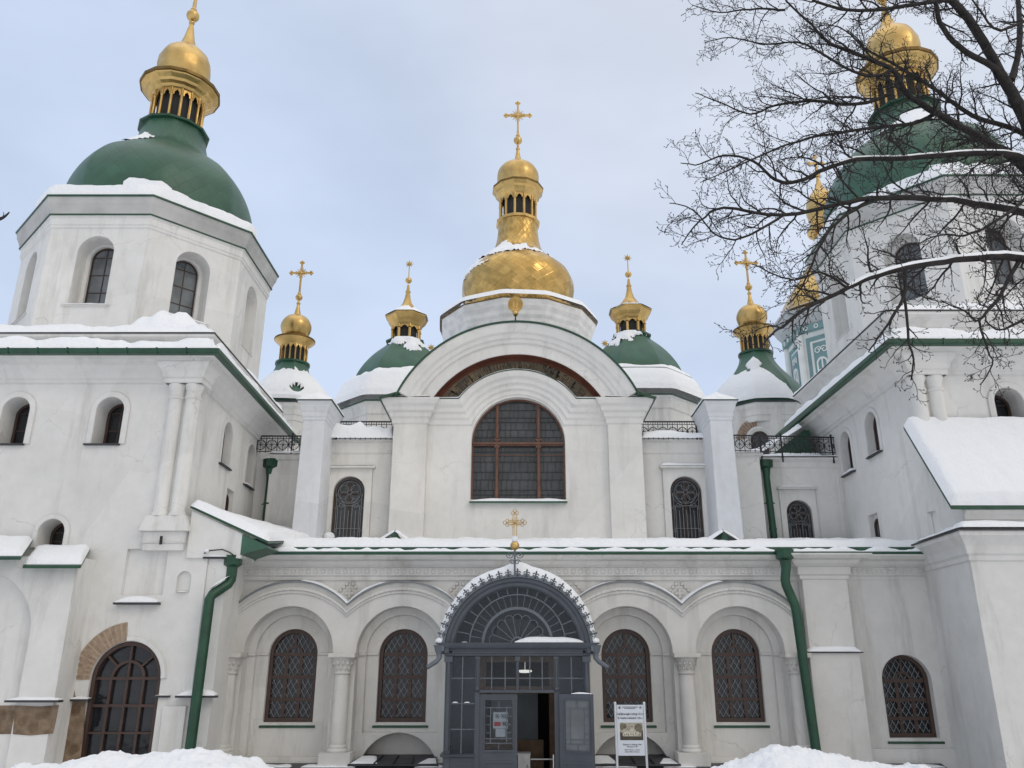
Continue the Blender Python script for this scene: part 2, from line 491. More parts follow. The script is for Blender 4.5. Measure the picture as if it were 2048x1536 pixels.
class MB:
    """collects shapes in world metres and links them as one mesh object"""
    def __init__(s):
        s.v, s.f, s.uv = [], [], {}
    def add(s, vs, fs, uvs=None):
        o = len(s.v)
        s.v += [tuple(x) for x in vs]
        for i, f in enumerate(fs):
            if uvs: s.uv[len(s.f)] = uvs[i]
            s.f.append(tuple(o + k for k in f))
    def box(s, a, b):
        (x0, y0, z0), (x1, y1, z1) = a, b
        s.add([(x0, y0, z0), (x1, y0, z0), (x1, y1, z0), (x0, y1, z0), (x0, y0, z1), (x1, y0, z1), (x1, y1, z1), (x0, y1, z1)],
              [(0, 3, 2, 1), (4, 5, 6, 7), (0, 1, 5, 4), (1, 2, 6, 5), (2, 3, 7, 6), (3, 0, 4, 7)])
    def hull8(s, q0, q1):
        """two quads (same winding) joined"""
        s.add(list(q0) + list(q1), [(0, 1, 2, 3), (7, 6, 5, 4)] + [(i, i + 4, (i + 1) % 4 + 4, (i + 1) % 4) for i in range(4)])
    def bar(s, a, b, w, h=None, up=(0, 0, 1)):
        a, b = Vector(a), Vector(b)
        h = h or w
        d = (b - a)
        if d.length < 1e-6: return
        d.normalize()
        up = Vector(up)
        if abs(d.dot(up)) > 0.95: up = Vector((0, 1, 0)) if abs(d.y) < 0.9 else Vector((1, 0, 0))
        sd = d.cross(up).normalized() * (w / 2)
        u2 = sd.cross(d).normalized() * (h / 2)
        s.hull8([a - sd - u2, a + sd - u2, a + sd + u2, a - sd + u2], [b - sd - u2, b + sd - u2, b + sd + u2, b - sd + u2])
    def tube(s, pts, rad, n=8, cap=True, closed=False):
        pts = [Vector(p) for p in pts]
        if not hasattr(rad, '__len__'): rad = [rad] * len(pts)
        m = len(pts)
        rings = []
        ref = None
        for i in range(m):
            if closed: t = pts[(i + 1) % m] - pts[i - 1]
            else: t = pts[min(i + 1, m - 1)] - pts[max(i - 1, 0)]
            if t.length < 1e-9: t = Vector((0, 0, 1))
            t.normalize()
            if ref is None:
                ref = Vector((0, 0, 1)) if abs(t.z) < 0.9 else Vector((1, 0, 0))
            ref = (ref - t * ref.dot(t))
            if ref.length < 1e-6: ref = t.orthogonal()
            ref.normalize()
            bi = t.cross(ref)
            rings.append([pts[i] + (ref * math.cos(2 * PI * k / n) + bi * math.sin(2 * PI * k / n)) * rad[i] for k in range(n)])
        vs = [p for r in rings for p in r]
        fs = []
        for i in range(m if closed else m - 1):
            j = (i + 1) % m
            for k in range(n):
                fs.append((i * n + k, i * n + (k + 1) % n, j * n + (k + 1) % n, j * n + k))
        if cap and not closed:
            fs.append(tuple(range(n - 1, -1, -1)))
            fs.append(tuple((m - 1) * n + k for k in range(n)))
        s.add(vs, fs)
    def ball(s, c, r, n=16, sz=1.0):
        prof = [(max(1e-4, r * math.sin(PI * i / 10)), c[2] - r * sz * math.cos(PI * i / 10)) for i in range(11)]
        s.lathe(prof, (c[0], c[1]), n)
    def lathe(s, prof, c, n=48, oct_=0.0, ph=0.0, sides=8, a0=0.0, a1=2 * PI, uvk=None, cap=False):
        full = abs(a1 - a0 - 2 * PI) < 1e-6
        m = n if full else n + 1
        def fac(a):
            if not oct_: return 1.0
            st = 2 * PI / sides
            k = ((a - ph + st / 2) % st) - st / 2
            return (1 - oct_) + oct_ / math.cos(k)      # r is the apothem
        vs = []
        for r, z in prof:
            for k in range(m):
                a = a0 + (a1 - a0) * k / n
                q = r * fac(a)
                vs.append((c[0] + q * math.cos(a), c[1] + q * math.sin(a), z))
        fs, uvs = [], []
        ln = [0.0]
        for i in range(1, len(prof)):
            ln.append(ln[-1] + math.hypot(prof[i][0] - prof[i - 1][0], prof[i][1] - prof[i - 1][1]))
        for i in range(len(prof) - 1):
            for k in range(n):
                k2 = (k + 1) % m
                fs.append((i * m + k, i * m + k2, (i + 1) * m + k2, (i + 1) * m + k))
                if uvk:
                    nu, nv = uvk
                    u0, u1 = nu * k / n, nu * (k + 1) / n
                    v0, v1 = ln[i] * nv, ln[i + 1] * nv
                    uvs.append([(u0, v0), (u1, v0), (u1, v1), (u0, v1)])
        if cap:
            fs.append(tuple((len(prof) - 1) * m + k for k in range(m)))
            fs.append(tuple(range(m - 1, -1, -1)))
            if uvk: uvs += [[(0, 0)] * m, [(0, 0)] * m]
        s.add(vs, fs, uvs if uvk else None)
    def prism(s, poly, fr, d0, d1, holes=()):
        """polygon (x,z) in frame fr from depth d0 (front) to d1 (back), with holes; closed sides, no back"""
        loops = [poly] + list(holes)
        v3 = [[Vector((x, z, 0)) for x, z in lp] for lp in loops]
        tri = tessellate_polygon(v3)
        flat = [p for lp in loops for p in lp]
        vs = [fr(x, z, d0) for x, z in flat]
        fs = []
        for t in tri:
            a, b, c = (flat[i] for i in t)
            cr_ = (b[0] - a[0]) * (c[1] - a[1]) - (b[1] - a[1]) * (c[0] - a[0])
            fs.append(tuple(t) if cr_ > 0 else tuple(reversed(t)))
        s.add(vs, fs)
        for li, lp in enumerate(loops):
            n = len(lp)
            area = sum(lp[i][0] * lp[(i + 1) % n][1] - lp[(i + 1) % n][0] * lp[i][1] for i in range(n))
            sgn = (area > 0) == (li == 0)
            vs = [fr(x, z, d0) for x, z in lp] + [fr(x, z, d1) for x, z in lp]
            fs = []
            for i in range(n):
                j = (i + 1) % n
                q = (i, i + n, j + n, j)
                fs.append(q if sgn else tuple(reversed(q)))
            s.add(vs, fs)
    def arc_sweep(s, fr, cx, cz, prof, a0, a1, n=40, cap=True):
        """moulding on an arch: prof = [(radius, depth)]"""
        m = len(prof)
        vs = []
        for k in range(n + 1):
            a = a0 + (a1 - a0) * k / n
            for r, d in prof:
                vs.append(fr(cx + r * math.cos(a), cz + r * math.sin(a), d))
        fs = [(k * m + i, k * m + i + 1, (k + 1) * m + i + 1, (k + 1) * m + i) for k in range(n) for i in range(m - 1)]
        if cap:
            fs += [tuple(range(m)), tuple(n * m + i for i in range(m - 1, -1, -1))]
        s.add(vs, fs)
    def sweep(s, path, prof, closed=False, cap=True):
        """cornice: path of (x,y), outward = right of travel, prof = [(out, z)]"""
        pts = [Vector((p[0], p[1])) for p in path]
        n = len(pts)
        vs = []
        m = len(prof)
        for i in range(n):
            def nrm(a, b):
                d = (pts[b] - pts[a]).normalized()
                return Vector((d.y, -d.x))
            if closed: n1, n2 = nrm(i - 1, i), nrm(i, (i + 1) % n)
            else:
                n1 = nrm(i - 1, i) if i > 0 else nrm(i, i + 1)
                n2 = nrm(i, i + 1) if i < n - 1 else n1
            b = (n1 + n2)
            b = b / max(0.2, b.dot(n1))
            for o, z in prof:
                q = pts[i] + b * o
                vs.append((q.x, q.y, z))
        fs = []
        for i in range(n if closed else n - 1):
            j = (i + 1) % n
            for k in range(m - 1):
                fs.append((i * m + k, j * m + k, j * m + k + 1, i * m + k + 1))
        if cap and not closed:
            fs.append(tuple(range(m)))
            fs.append(tuple((n - 1) * m + k for k in range(m - 1, -1, -1)))
        s.add(vs, fs)
    def build(s, name, mat, parent=None, smooth=None, label=None):
        off = wloc(parent) if parent is not None else Vector((0, 0, 0))
        me = bpy.data.meshes.new(name)
        me.from_pydata([(x - off.x, y - off.y, z - off.z) for x, y, z in s.v], [], s.f)
        if s.uv:
            ul = me.uv_layers.new(name="UVMap")
            for pi, po in enumerate(me.polygons):
                q = s.uv.get(pi)
                if q:
                    for k, li in enumerate(po.loop_indices): ul.data[li].uv = q[k]
        bm = bmesh.new()
        bm.from_mesh(me)
        bmesh.ops.remove_doubles(bm, verts=bm.verts, dist=1e-5)
        bmesh.ops.recalc_face_normals(bm, faces=bm.faces)
        bm.to_mesh(me)
        bm.free()
        me.materials.append(MAT[mat])
        if smooth is not None:
            me.polygons.foreach_set('use_smooth', [True] * len(me.polygons))
            me.set_sharp_from_angle(angle=R(smooth))
        o = link_mesh(name, me, parent)
        if label: o['label'] = label
        return o

def frame(o, ex=(1, 0, 0), nrm=(0, -1, 0)):
    o, ex, nrm = Vector(o), Vector(ex), Vector(nrm)
    def f(x, z, d=0.0):
        return o + ex * x + Vector((0, 0, z)) - nrm * d
    f.o, f.ex, f.n = o, ex, nrm
    return f
def face(Y): return frame((0, Y, 0))

def arch(cx, w, z0, zs, n=20, rise=None):
    """outline of a round-headed opening, counter-clockwise"""
    r = w / 2
    rise = r if rise is None else rise
    Rr = (r * r + rise * rise) / (2 * rise)
    cz = zs + rise - Rr
    a0 = math.asin(min(1, r / Rr)) if rise < r else PI / 2
    pts = [(cx - r, z0), (cx + r, z0)]
    for k in range(n + 1):
        a = PI / 2 - a0 + 2 * a0 * k / n
        pts.append((cx + Rr * math.cos(a), cz + Rr * math.sin(a)))
    return pts
def archtop(cx, w, z0, ztop, n=20): return arch(cx, w, z0, ztop - w / 2, n)
def rect(x0, x1, z0, z1): return [(x0, z0), (x1, z0), (x1, z1), (x0, z1)]
def inside(pt, poly):
    x, y = pt
    c = False
    for i in range(len(poly)):
        (x0, y0), (x1, y1) = poly[i], poly[i - 1]
        if (y0 > y) != (y1 > y) and x < (x1 - x0) * (y - y0) / (y1 - y0) + x0: c = not c
    return c
def clip_line(a, b, poly, st=0.012):
    L = math.hypot(b[0] - a[0], b[1] - a[1])
    n = max(2, int(L / st))
    out, cur = [], None
    for i in range(n + 1):
        t = i / n
        q = (a[0] + (b[0] - a[0]) * t, a[1] + (b[1] - a[1]) * t)
        if inside(q, poly):
            if cur is None: cur = [q, q]
            cur[1] = q
        elif cur:
            out.append(cur); cur = None
    if cur: out.append(cur)
    return [c for c in out if c[0] != c[1]]

def ns(*p): return noise.noise(Vector((tuple(p) + (0.37, 0.37))[:3]))
def fbm(x, y, z=0.0): return ns(x, y, z) + 0.5 * ns(2.1 * x + 5, 2.1 * y, z) + 0.25 * ns(4.3 * x, 4.3 * y + 9, z)

# ---- snow
def snow_sheet(mb, p00, p10, p11, p01, th, seed=0.0, nu=40, nv=10, rough=0.35, edge=0.16, lift=0.004, fs=1.2, ragged=0.0, edges=(1, 1, 1, 1)):
    """a blanket of snow lying on the quad p00-p10 (lower/front edge) p11-p01 (upper edge)"""
    p00, p10, p11, p01 = map(Vector, (p00, p10, p11, p01))
    nrm = (p10 - p00).cross(p01 - p00).normalized()
    if nrm.z < 0: nrm = -nrm
    nrm = (nrm + Vector((0, 0, 1.0))).normalized()
    Lu, Lv = (p10 - p00).length, (p01 - p00).length
    vs = []
    for j in range(nv + 1):
        for i in range(nu + 1):
            u, v = i / nu, j / nv
            rg = ragged * fbm(u * Lu * 1.5, seed, 3.3) / max(Lv, 0.01)
            vv = v + (1 - v) * max(0, rg)
            q = p00.lerp(p10, u).lerp(p01.lerp(p11, u), vv)
            ds = []
            if edges[0]: ds.append(v * Lv)
            if edges[1]: ds.append((1 - u) * Lu)
            if edges[2]: ds.append((1 - v) * Lv)
            if edges[3]: ds.append(u * Lu)
            d = min(ds) if ds else 1
            k = min(1, d / edge)
            k = math.sqrt(max(0, 1 - (1 - k) ** 2))
            h = th * k * (1 + rough * fbm(q.x * fs + seed, q.y * fs, q.z * fs + seed)) + 0.10 * th * k * ns(q.x * 6 + seed, q.y * 6, q.z * 6)
            vs.append(q + nrm * (max(0, h) + lift))
    fs_ = [(j * (nu + 1) + i, j * (nu + 1) + i + 1, (j + 1) * (nu + 1) + i + 1, (j + 1) * (nu + 1) + i) for j in range(nv) for i in range(nu)]
    mb.add(vs, fs_)

def snow_ridge(mb, path, w, h, seed=0.0, back=Vector((0, 1, 0)), step=0.07, rough=0.5, fr=2.2, nz_=8, taper=0.12, out=0.02):
    """snow lying on a narrow ledge: path runs along the front edge, snow reaches back by w and stands h high"""
    pts = [Vector(p) for p in path]
    seg = [0.0]
    for i in range(1, len(pts)): seg.append(seg[-1] + (pts[i] - pts[i - 1]).length)
    L = seg[-1]
    n = max(3, int(L / step))
    rows = []
    for i in range(n + 1):
        s = L * i / n
        k = 1
        while k < len(seg) - 1 and seg[k] < s: k += 1
        t = (s - seg[k - 1]) / max(1e-6, seg[k] - seg[k - 1])
        q = pts[k - 1].lerp(pts[k], t)
        tp = min(1, min(s, L - s) / taper + 0.05)
        tp = math.sqrt(tp) if tp < 1 else 1
        hh = h * tp * max(0.12, 1 + rough * fbm(s * fr + seed * 3.7, seed, q.z))
        o = -out - 0.5 * out * ns(s * fr * 2, seed + 4)
        row = []
        for j in range(nz_ + 1):
            a = PI * j / nz_ * 0.62
            f = j / nz_
            yy = o + (w - o) * (1 - math.cos(PI * f)) / 2
            zz = hh * math.sin(min(PI / 2, PI * f * 0.9)) if f < 0.56 else hh * (1 - 0.12 * (f - 0.56))
            row.append(q + back * yy + Vector((0, 0, zz + 0.003)))
        rows.append(row)
    m = nz_ + 1
    vs = [p for r in rows for p in r]
    fs_ = [(i * m + j, (i + 1) * m + j, (i + 1) * m + j + 1, i * m + j + 1) for i in range(n) for j in range(m - 1)]
    fs_ += [tuple(range(m)), tuple(n * m + j for j in range(m - 1, -1, -1))]
    mb.add(vs, fs_)

def snow_lathe(mb, prof, c, th, cover, n=72, oct_=0.0, ph=0.0, sides=8, sub=5, kr=0.8, kz=0.7, skirt=False):
    """patches of snow on a round roof; cover(angle, s, z) > 0 where snow lies"""
    pr = []
    for i in range(len(prof) - 1):
        for k in range(sub):
            t = k / sub
            pr.append((prof[i][0] * (1 - t) + prof[i + 1][0] * t, prof[i][1] * (1 - t) + prof[i + 1][1] * t))
    pr.append(prof[-1])
    st = 2 * PI / sides
    pos, thk = [], []
    for i, (r, z) in enumerate(pr):
        for k in range(n):
            a = 2 * PI * k / n
            kk = ((a - ph + st / 2) % st) - st / 2
            q = r * ((1 - oct_) + (oct_ / math.cos(kk) if oct_ else 0))
            cv = cover(a, i / (len(pr) - 1), z)
            t = th * min(1, max(0, cv) * 3) ** 0.6
            if skirt and i == 0: t = 0.0
            elif skirt: t *= 1 + 0.25 * fbm(a * 6, i * 0.3, th)
            thk.append(cv)
            pos.append((c[0] + (q + t * kr) * math.cos(a), c[1] + (q + t * kr) * math.sin(a), z + t * kz + 0.002))
    fs_ = []
    for i in range(len(pr) - 1):
        for k in range(n):
            ids = (i * n + k, i * n + (k + 1) % n, (i + 1) * n + (k + 1) % n, (i + 1) * n + k)
            if sum(1 for q in ids if thk[q] > 0) >= 3: fs_.append(ids)
    used = sorted({i for f in fs_ for i in f})
    mp_ = {o: i for i, o in enumerate(used)}
    mb.add([pos[i] for i in used], [tuple(mp_[i] for i in f) for f in fs_])

def text_mesh(name, body, size, loc, mat, parent, rot=(R(90), 0, 0), align='CENTER', ext=0.0015, bold=0.0, wscale=1.0):
    cu = bpy.data.curves.new(name, 'FONT')
    cu.body = body
    cu.size = size
    cu.align_x = align
    cu.align_y = 'CENTER'
    cu.extrude = ext
    cu.offset = bold
    cu.resolution_u = 3
    to = bpy.data.objects.new(name + "_src", cu)
    COL.objects.link(to)
    bpy.context.view_layer.update()
    me = bpy.data.meshes.new_from_object(to.evaluated_get(bpy.context.evaluated_depsgraph_get()))
    bpy.data.objects.remove(to)
    bpy.data.curves.remove(cu)
    me.transform(Matrix.Diagonal((wscale, 1, 1, 1)))
    me.transform(Matrix.LocRotScale(Vector(loc) - (wloc(parent) if parent else Vector()), Euler(rot).to_quaternion(), None))
    me.materials.clear()
    me.materials.append(MAT[mat])
    return link_mesh(name, me, parent)

# ------------------------------------------------------------------ ground
def build_ground():
    m = MB()
    def gz(x, y):
        t = min(1, max(0, (y - 10.8) / 2.6))
        t = t * t * (3 - 2 * t)
        z = 1.1 * (1 - t)
        if y < 13: z += 0.05 * fbm(x * 0.7, y * 0.7)
        return z
    xs = [-1500, -300, -60, -30] + [-16 + i * 0.8 for i in range(41)] + [30, 60, 300, 1500]
    ys = [-1500, -200, -40, -10] + [-4 + i * 0.7 for i in range(30)] + [30, 60, 200, 600, 1500]
    n = len(xs)
    m.add([(x, y, gz(x, y)) for y in ys for x in xs],
          [(j * n + i, j * n + i + 1, (j + 1) * n + i + 1, (j + 1) * n + i) for j in range(len(ys) - 1) for i in range(n - 1)])
    tag(m.build('snowy_ground', 'snow', smooth=60), kind='structure')
    m = MB()
    # trodden wet paving along the foot of the building
    m.add([(-5.4, 14.2, 0.06), (7.9, 14.2, 0.06), (7.9, 16.6, 0.06), (-5.4, 16.6, 0.06)], [(0, 1, 2, 3)])
    tag(m.build('path', 'dark_tin'), kind='structure')
build_ground()

def snowbank(label, pts, seed):
    """pts: (x, crest height)"""
    m = MB()
    nu, nv = 300, 56
    Y0, Y1 = 9.0, 11.6
    vs = []
    for j in range(nv + 1):
        for i in range(nu + 1):
            x = pts[0][0] + (pts[-1][0] - pts[0][0]) * i / nu
            k = 1
            while k < len(pts) - 1 and pts[k][0] < x: k += 1
            t = (x - pts[k - 1][0]) / (pts[k][0] - pts[k - 1][0])
            t = t * t * (3 - 2 * t)
            top = pts[k - 1][1] * (1 - t) + pts[k][1] * t
            y = Y0 + (Y1 - Y0) * j / nv
            pr = math.sin(PI * j / nv) ** 0.7 if 0 < j < nv else 0
            g = 1.0
            z = g + (top - g) * pr
            z += pr * (0.05 * fbm(x * 1.8 + seed, y * 1.8) + 0.075 * abs(ns(x * 4.5 + seed, y * 4.5, 0)) + 0.045 * abs(ns(x * 11, y * 11, seed)) + 0.015 * ns(x * 25, y * 25, seed))
            vs.append((x, y, z))
    m.add(vs, [(j * (nu + 1) + i, j * (nu + 1) + i + 1, (j + 1) * (nu + 1) + i + 1, (j + 1) * (nu + 1) + i) for j in range(nv) for i in range(nu)])
    o = m.build('snowbank', 'snow', smooth=80)
    tag(o, label, 'snowbank', 'heaps of cleared snow in the foreground')
def bp(u, v): p = P(u, v, 10.3); return (p.x, p.z)
snowbank('wide low snow heap in front of the brown arched grille window', [(-9.5, 1.15), bp(0, 1545), bp(90, 1536), bp(210, 1516), bp(300, 1512), bp(420, 1512), bp(490, 1520), bp(530, 1540), (-2.0, 1.0)], 1.0)
snowbank('rounded snow heap below the thick green drainpipe by the pale stepped pilaster', [(1.8, 1.0), bp(1440, 1542), bp(1490, 1524), bp(1540, 1502), bp(1600, 1504), bp(1660, 1513), bp(1730, 1528), bp(1830, 1540), (6.2, 1.05)], 9.0)

# ------------------------------------------------------------------ window kits
def ring_band(m, fr, cx, zs, r0, r1, d0, d1, a0=0.0, a1=PI, n=24):
    m.arc_sweep(fr, cx, zs, [(r0, d1), (r0, d0), (r1, d0), (r1, d1)], a0, a1, n)

def arch_frame(m, fr, cx, w, z0, zs, t, d0, d1, bottom=True):
    r = w / 2
    out = arch(cx, w, z0, zs)
    inn = arch(cx, w - 2 * t, z0 + (t if bottom else 0.0005), zs)
    m.prism(out, fr, d0, d1, [inn])

def fbar(m, fr, x0, z0, x1, z1, w, d0, d1):
    """straight glazing bar in the wall plane"""
    dx, dz = x1 - x0, z1 - z0
    L = math.hypot(dx, dz)
    px, pz = -dz / L * w / 2, dx / L * w / 2
    q = [(x0 - px, z0 - pz), (x1 - px, z1 - pz), (x1 + px, z1 + pz), (x0 + px, z0 + pz)]
    m.hull8([fr(x, z, d0) for x, z in q], [fr(x, z, d1) for x, z in q])

def wire(m, fr, x0, z0, x1, z1, w, d):
    fbar(m, fr, x0, z0, x1, z1, w, d, d + w)

def lattice_window(parent, fr, cx, w, z0, ztop, dep, label=None, sill=True, cols=3):
    """brown wooden arched window behind a diamond wire lattice"""
    zs = ztop - w / 2
    m = MB()
    arch_frame(m, fr, cx, w, z0, zs, 0.075, dep - 0.05, dep + 0.06)
    inner = arch(cx, w - 0.15, z0 + 0.075, zs)
    for k in range(1, cols):
        x = cx - w / 2 + 0.06 + (w - 0.12) * k / cols
        fbar(m, fr, x, z0 + 0.05, x, zs + 0.02, 0.06, dep - 0.015, dep + 0.05)
    for zz in (zs, z0 + (zs - z0) * 0.66, z0 + (zs - z0) * 0.33):
        fbar(m, fr, cx - w / 2 + 0.05, zz, cx + w / 2 - 0.05, zz, 0.065, dep - 0.018, dep + 0.05)
    ring_band(m, fr, cx, zs, w * 0.13, w * 0.13 + 0.045, dep - 0.016, dep + 0.045, n=14)
    fbar(m, fr, cx, zs + w * 0.15, cx, ztop - 0.05, 0.045, dep - 0.014, dep + 0.05)
    win = m.build('window', 'window_wood', parent, label=label)
    m = MB()
    m.prism(arch(cx, w - 0.08, z0 + 0.04, zs), fr, dep + 0.03, dep + 0.05)
    m.build('pane', 'dark_glass', win)
    m = MB()
    sx, sz = 0.115, 0.19
    for k in range(-18, 40):
        for sg in (1, -1):
            x0 = cx - w / 2 + (k - 8) * sx
            a, b = (x0, z0), (x0 + sg * (ztop - z0) * sx / sz, ztop)
            if sg < 0: a, b = (x0 + 0.0, z0), b
            for (p, q) in clip_line(a, b, inner, 0.02):
                wire(m, fr, p[0], p[1], q[0], q[1], 0.010, dep - 0.006 + (0.006 if sg > 0 else 0))
    m.build('lattice', 'lattice_metal', win)
    if sill:
        m = MB()
        a, b = fr(cx - w / 2 - 0.06, z0, -0.03), fr(cx + w / 2 + 0.06, z0, -0.03)
        q = [(cx - w / 2 - 0.06, -0.02), (cx + w / 2 + 0.06, -0.02), (cx + w / 2 + 0.0, dep), (cx - w / 2 - 0.0, dep)]
        m.hull8([fr(x, z0 - 0.10, d) for x, d in q], [fr(x, z0 - 0.065 + (0.085 if d > 0 else 0), d) for x, d in q])
        m.build('sill', 'green_gutter', win)
    return win

def scroll(m, fr, cx, cz, r, turns, dirn, d, w=0.014, a0=0.0):
    pts = []
    n = int(26 * turns)
    for i in range(n + 1):
        a = a0 + dirn * 2 * PI * turns * i / n
        q = r * (1 - 0.75 * i / n)
        pts.append(fr(cx + q * math.cos(a), cz + q * math.sin(a), d))
    m.tube(pts, w / 2, 4)

def ring(m, fr, cx, cz, r, d, w=0.014, n=20):
    m.tube([fr(cx + r * math.cos(2 * PI * i / n), cz + r * math.sin(2 * PI * i / n), d) for i in range(n)], w / 2, 4, closed=True)

def grille_window(parent, fr, cx, w, z0, ztop, dep, label=None, glass='grey_glass'):
    """arched window behind a wrought grille with a rose of circles on top"""
    zs = ztop - w / 2
    m = MB()
    arch_frame(m, fr, cx, w, z0, zs, 0.05, dep - 0.04, dep + 0.05)
    fbar(m, fr, cx, z0, cx, ztop - 0.05, 0.06, dep - 0.01, dep + 0.04)
    fbar(m, fr, cx - w / 2 + 0.03, zs, cx + w / 2 - 0.03, zs, 0.05, dep - 0.012, dep + 0.04)
    win = m.build('window', 'window_wood', parent, label=label)
    m = MB()
    m.prism(arch(cx, w - 0.06, z0 + 0.02, zs), fr, dep + 0.02, dep + 0.04)
    m.build('pane', glass, win)
    m = MB()
    d = dep - 0.07
    r = w * 0.36
    ring(m, fr, cx, zs + 0.02, r, d, 0.016, 28)
    ring(m, fr, cx, zs + 0.02, r * 0.2, d, 0.014)
    for k in range(6):
        a = PI / 2 + k * PI / 3
        ring(m, fr, cx + r * 0.55 * math.cos(a), zs + 0.02 + r * 0.55 * math.sin(a), r * 0.36, d, 0.012, 14)
    ring(m, fr, cx, zs + 0.02, r * 1.22, d, 0.012, 28)
    zt = zs - r * 1.15
    for k in range(-3, 4):
        x = cx + k * w * 0.115
        wire(m, fr, x, z0 + 0.06, x, zt + (0.0 if k % 2 else -0.12), 0.012, d)
    for sg in (-1, 1):
        scroll(m, fr, cx + sg * w * 0.24, zt + 0.02, 0.085, 1.4, sg, d, 0.014, PI / 2)
        scroll(m, fr, cx + sg * w * 0.22, z0 + 0.14, 0.085, 1.4, -sg, d, 0.014, -PI / 2)
        wire(m, fr, cx + sg * w * 0.40, z0 + 0.05, cx + sg * w * 0.40, zs, 0.012, d)
        ring(m, fr, cx + sg * w * 0.40, z0 + (zt - z0) * 0.45, 0.035, d, 0.012, 10)
        ring(m, fr, cx + sg * w * 0.40, z0 + (zt - z0) * 0.95, 0.035, d, 0.012, 10)
    for zz in (z0 + 0.08, z0 + (zt - z0) * 0.5, zt):
        wire(m, fr, cx - w * 0.4, zz, cx + w * 0.4, zz, 0.012, d + 0.012)
    m.build('grille', 'lattice_metal', win)
    return win

def plain_window(parent, fr, cx, w, z0, ztop, dep, rows=4, cols=2, mat='window_wood', glass='sky_glass', label=None, bar=0.022, t=0.045):
    zs = ztop - w / 2
    m = MB()
    arch_frame(m, fr, cx, w, z0, zs, t, dep - 0.03, dep + 0.04)
    for k in range(1, cols):
        x = cx - w / 2 + w * k / cols
        fbar(m, fr, x, z0 + 0.02, x, ztop - 0.02, bar, dep - 0.005, dep + 0.03)
    for k in range(1, rows):
        zz = z0 + (zs + w * 0.12 - z0) * k / (rows - 1 + 0.0001)
        hw = w / 2 - 0.02 if zz <= zs else math.sqrt(max(0.001, (w / 2) ** 2 - (zz - zs) ** 2)) - 0.02
        fbar(m, fr, cx - hw, zz, cx + hw, zz, bar, dep - 0.003, dep + 0.028)
    win = m.build('window', mat, parent, label=label)
    m = MB()
    m.prism(arch(cx, w - 0.04, z0 + 0.01, zs), fr, dep + 0.012, dep + 0.025)
    m.build('pane', glass, win)
    return win

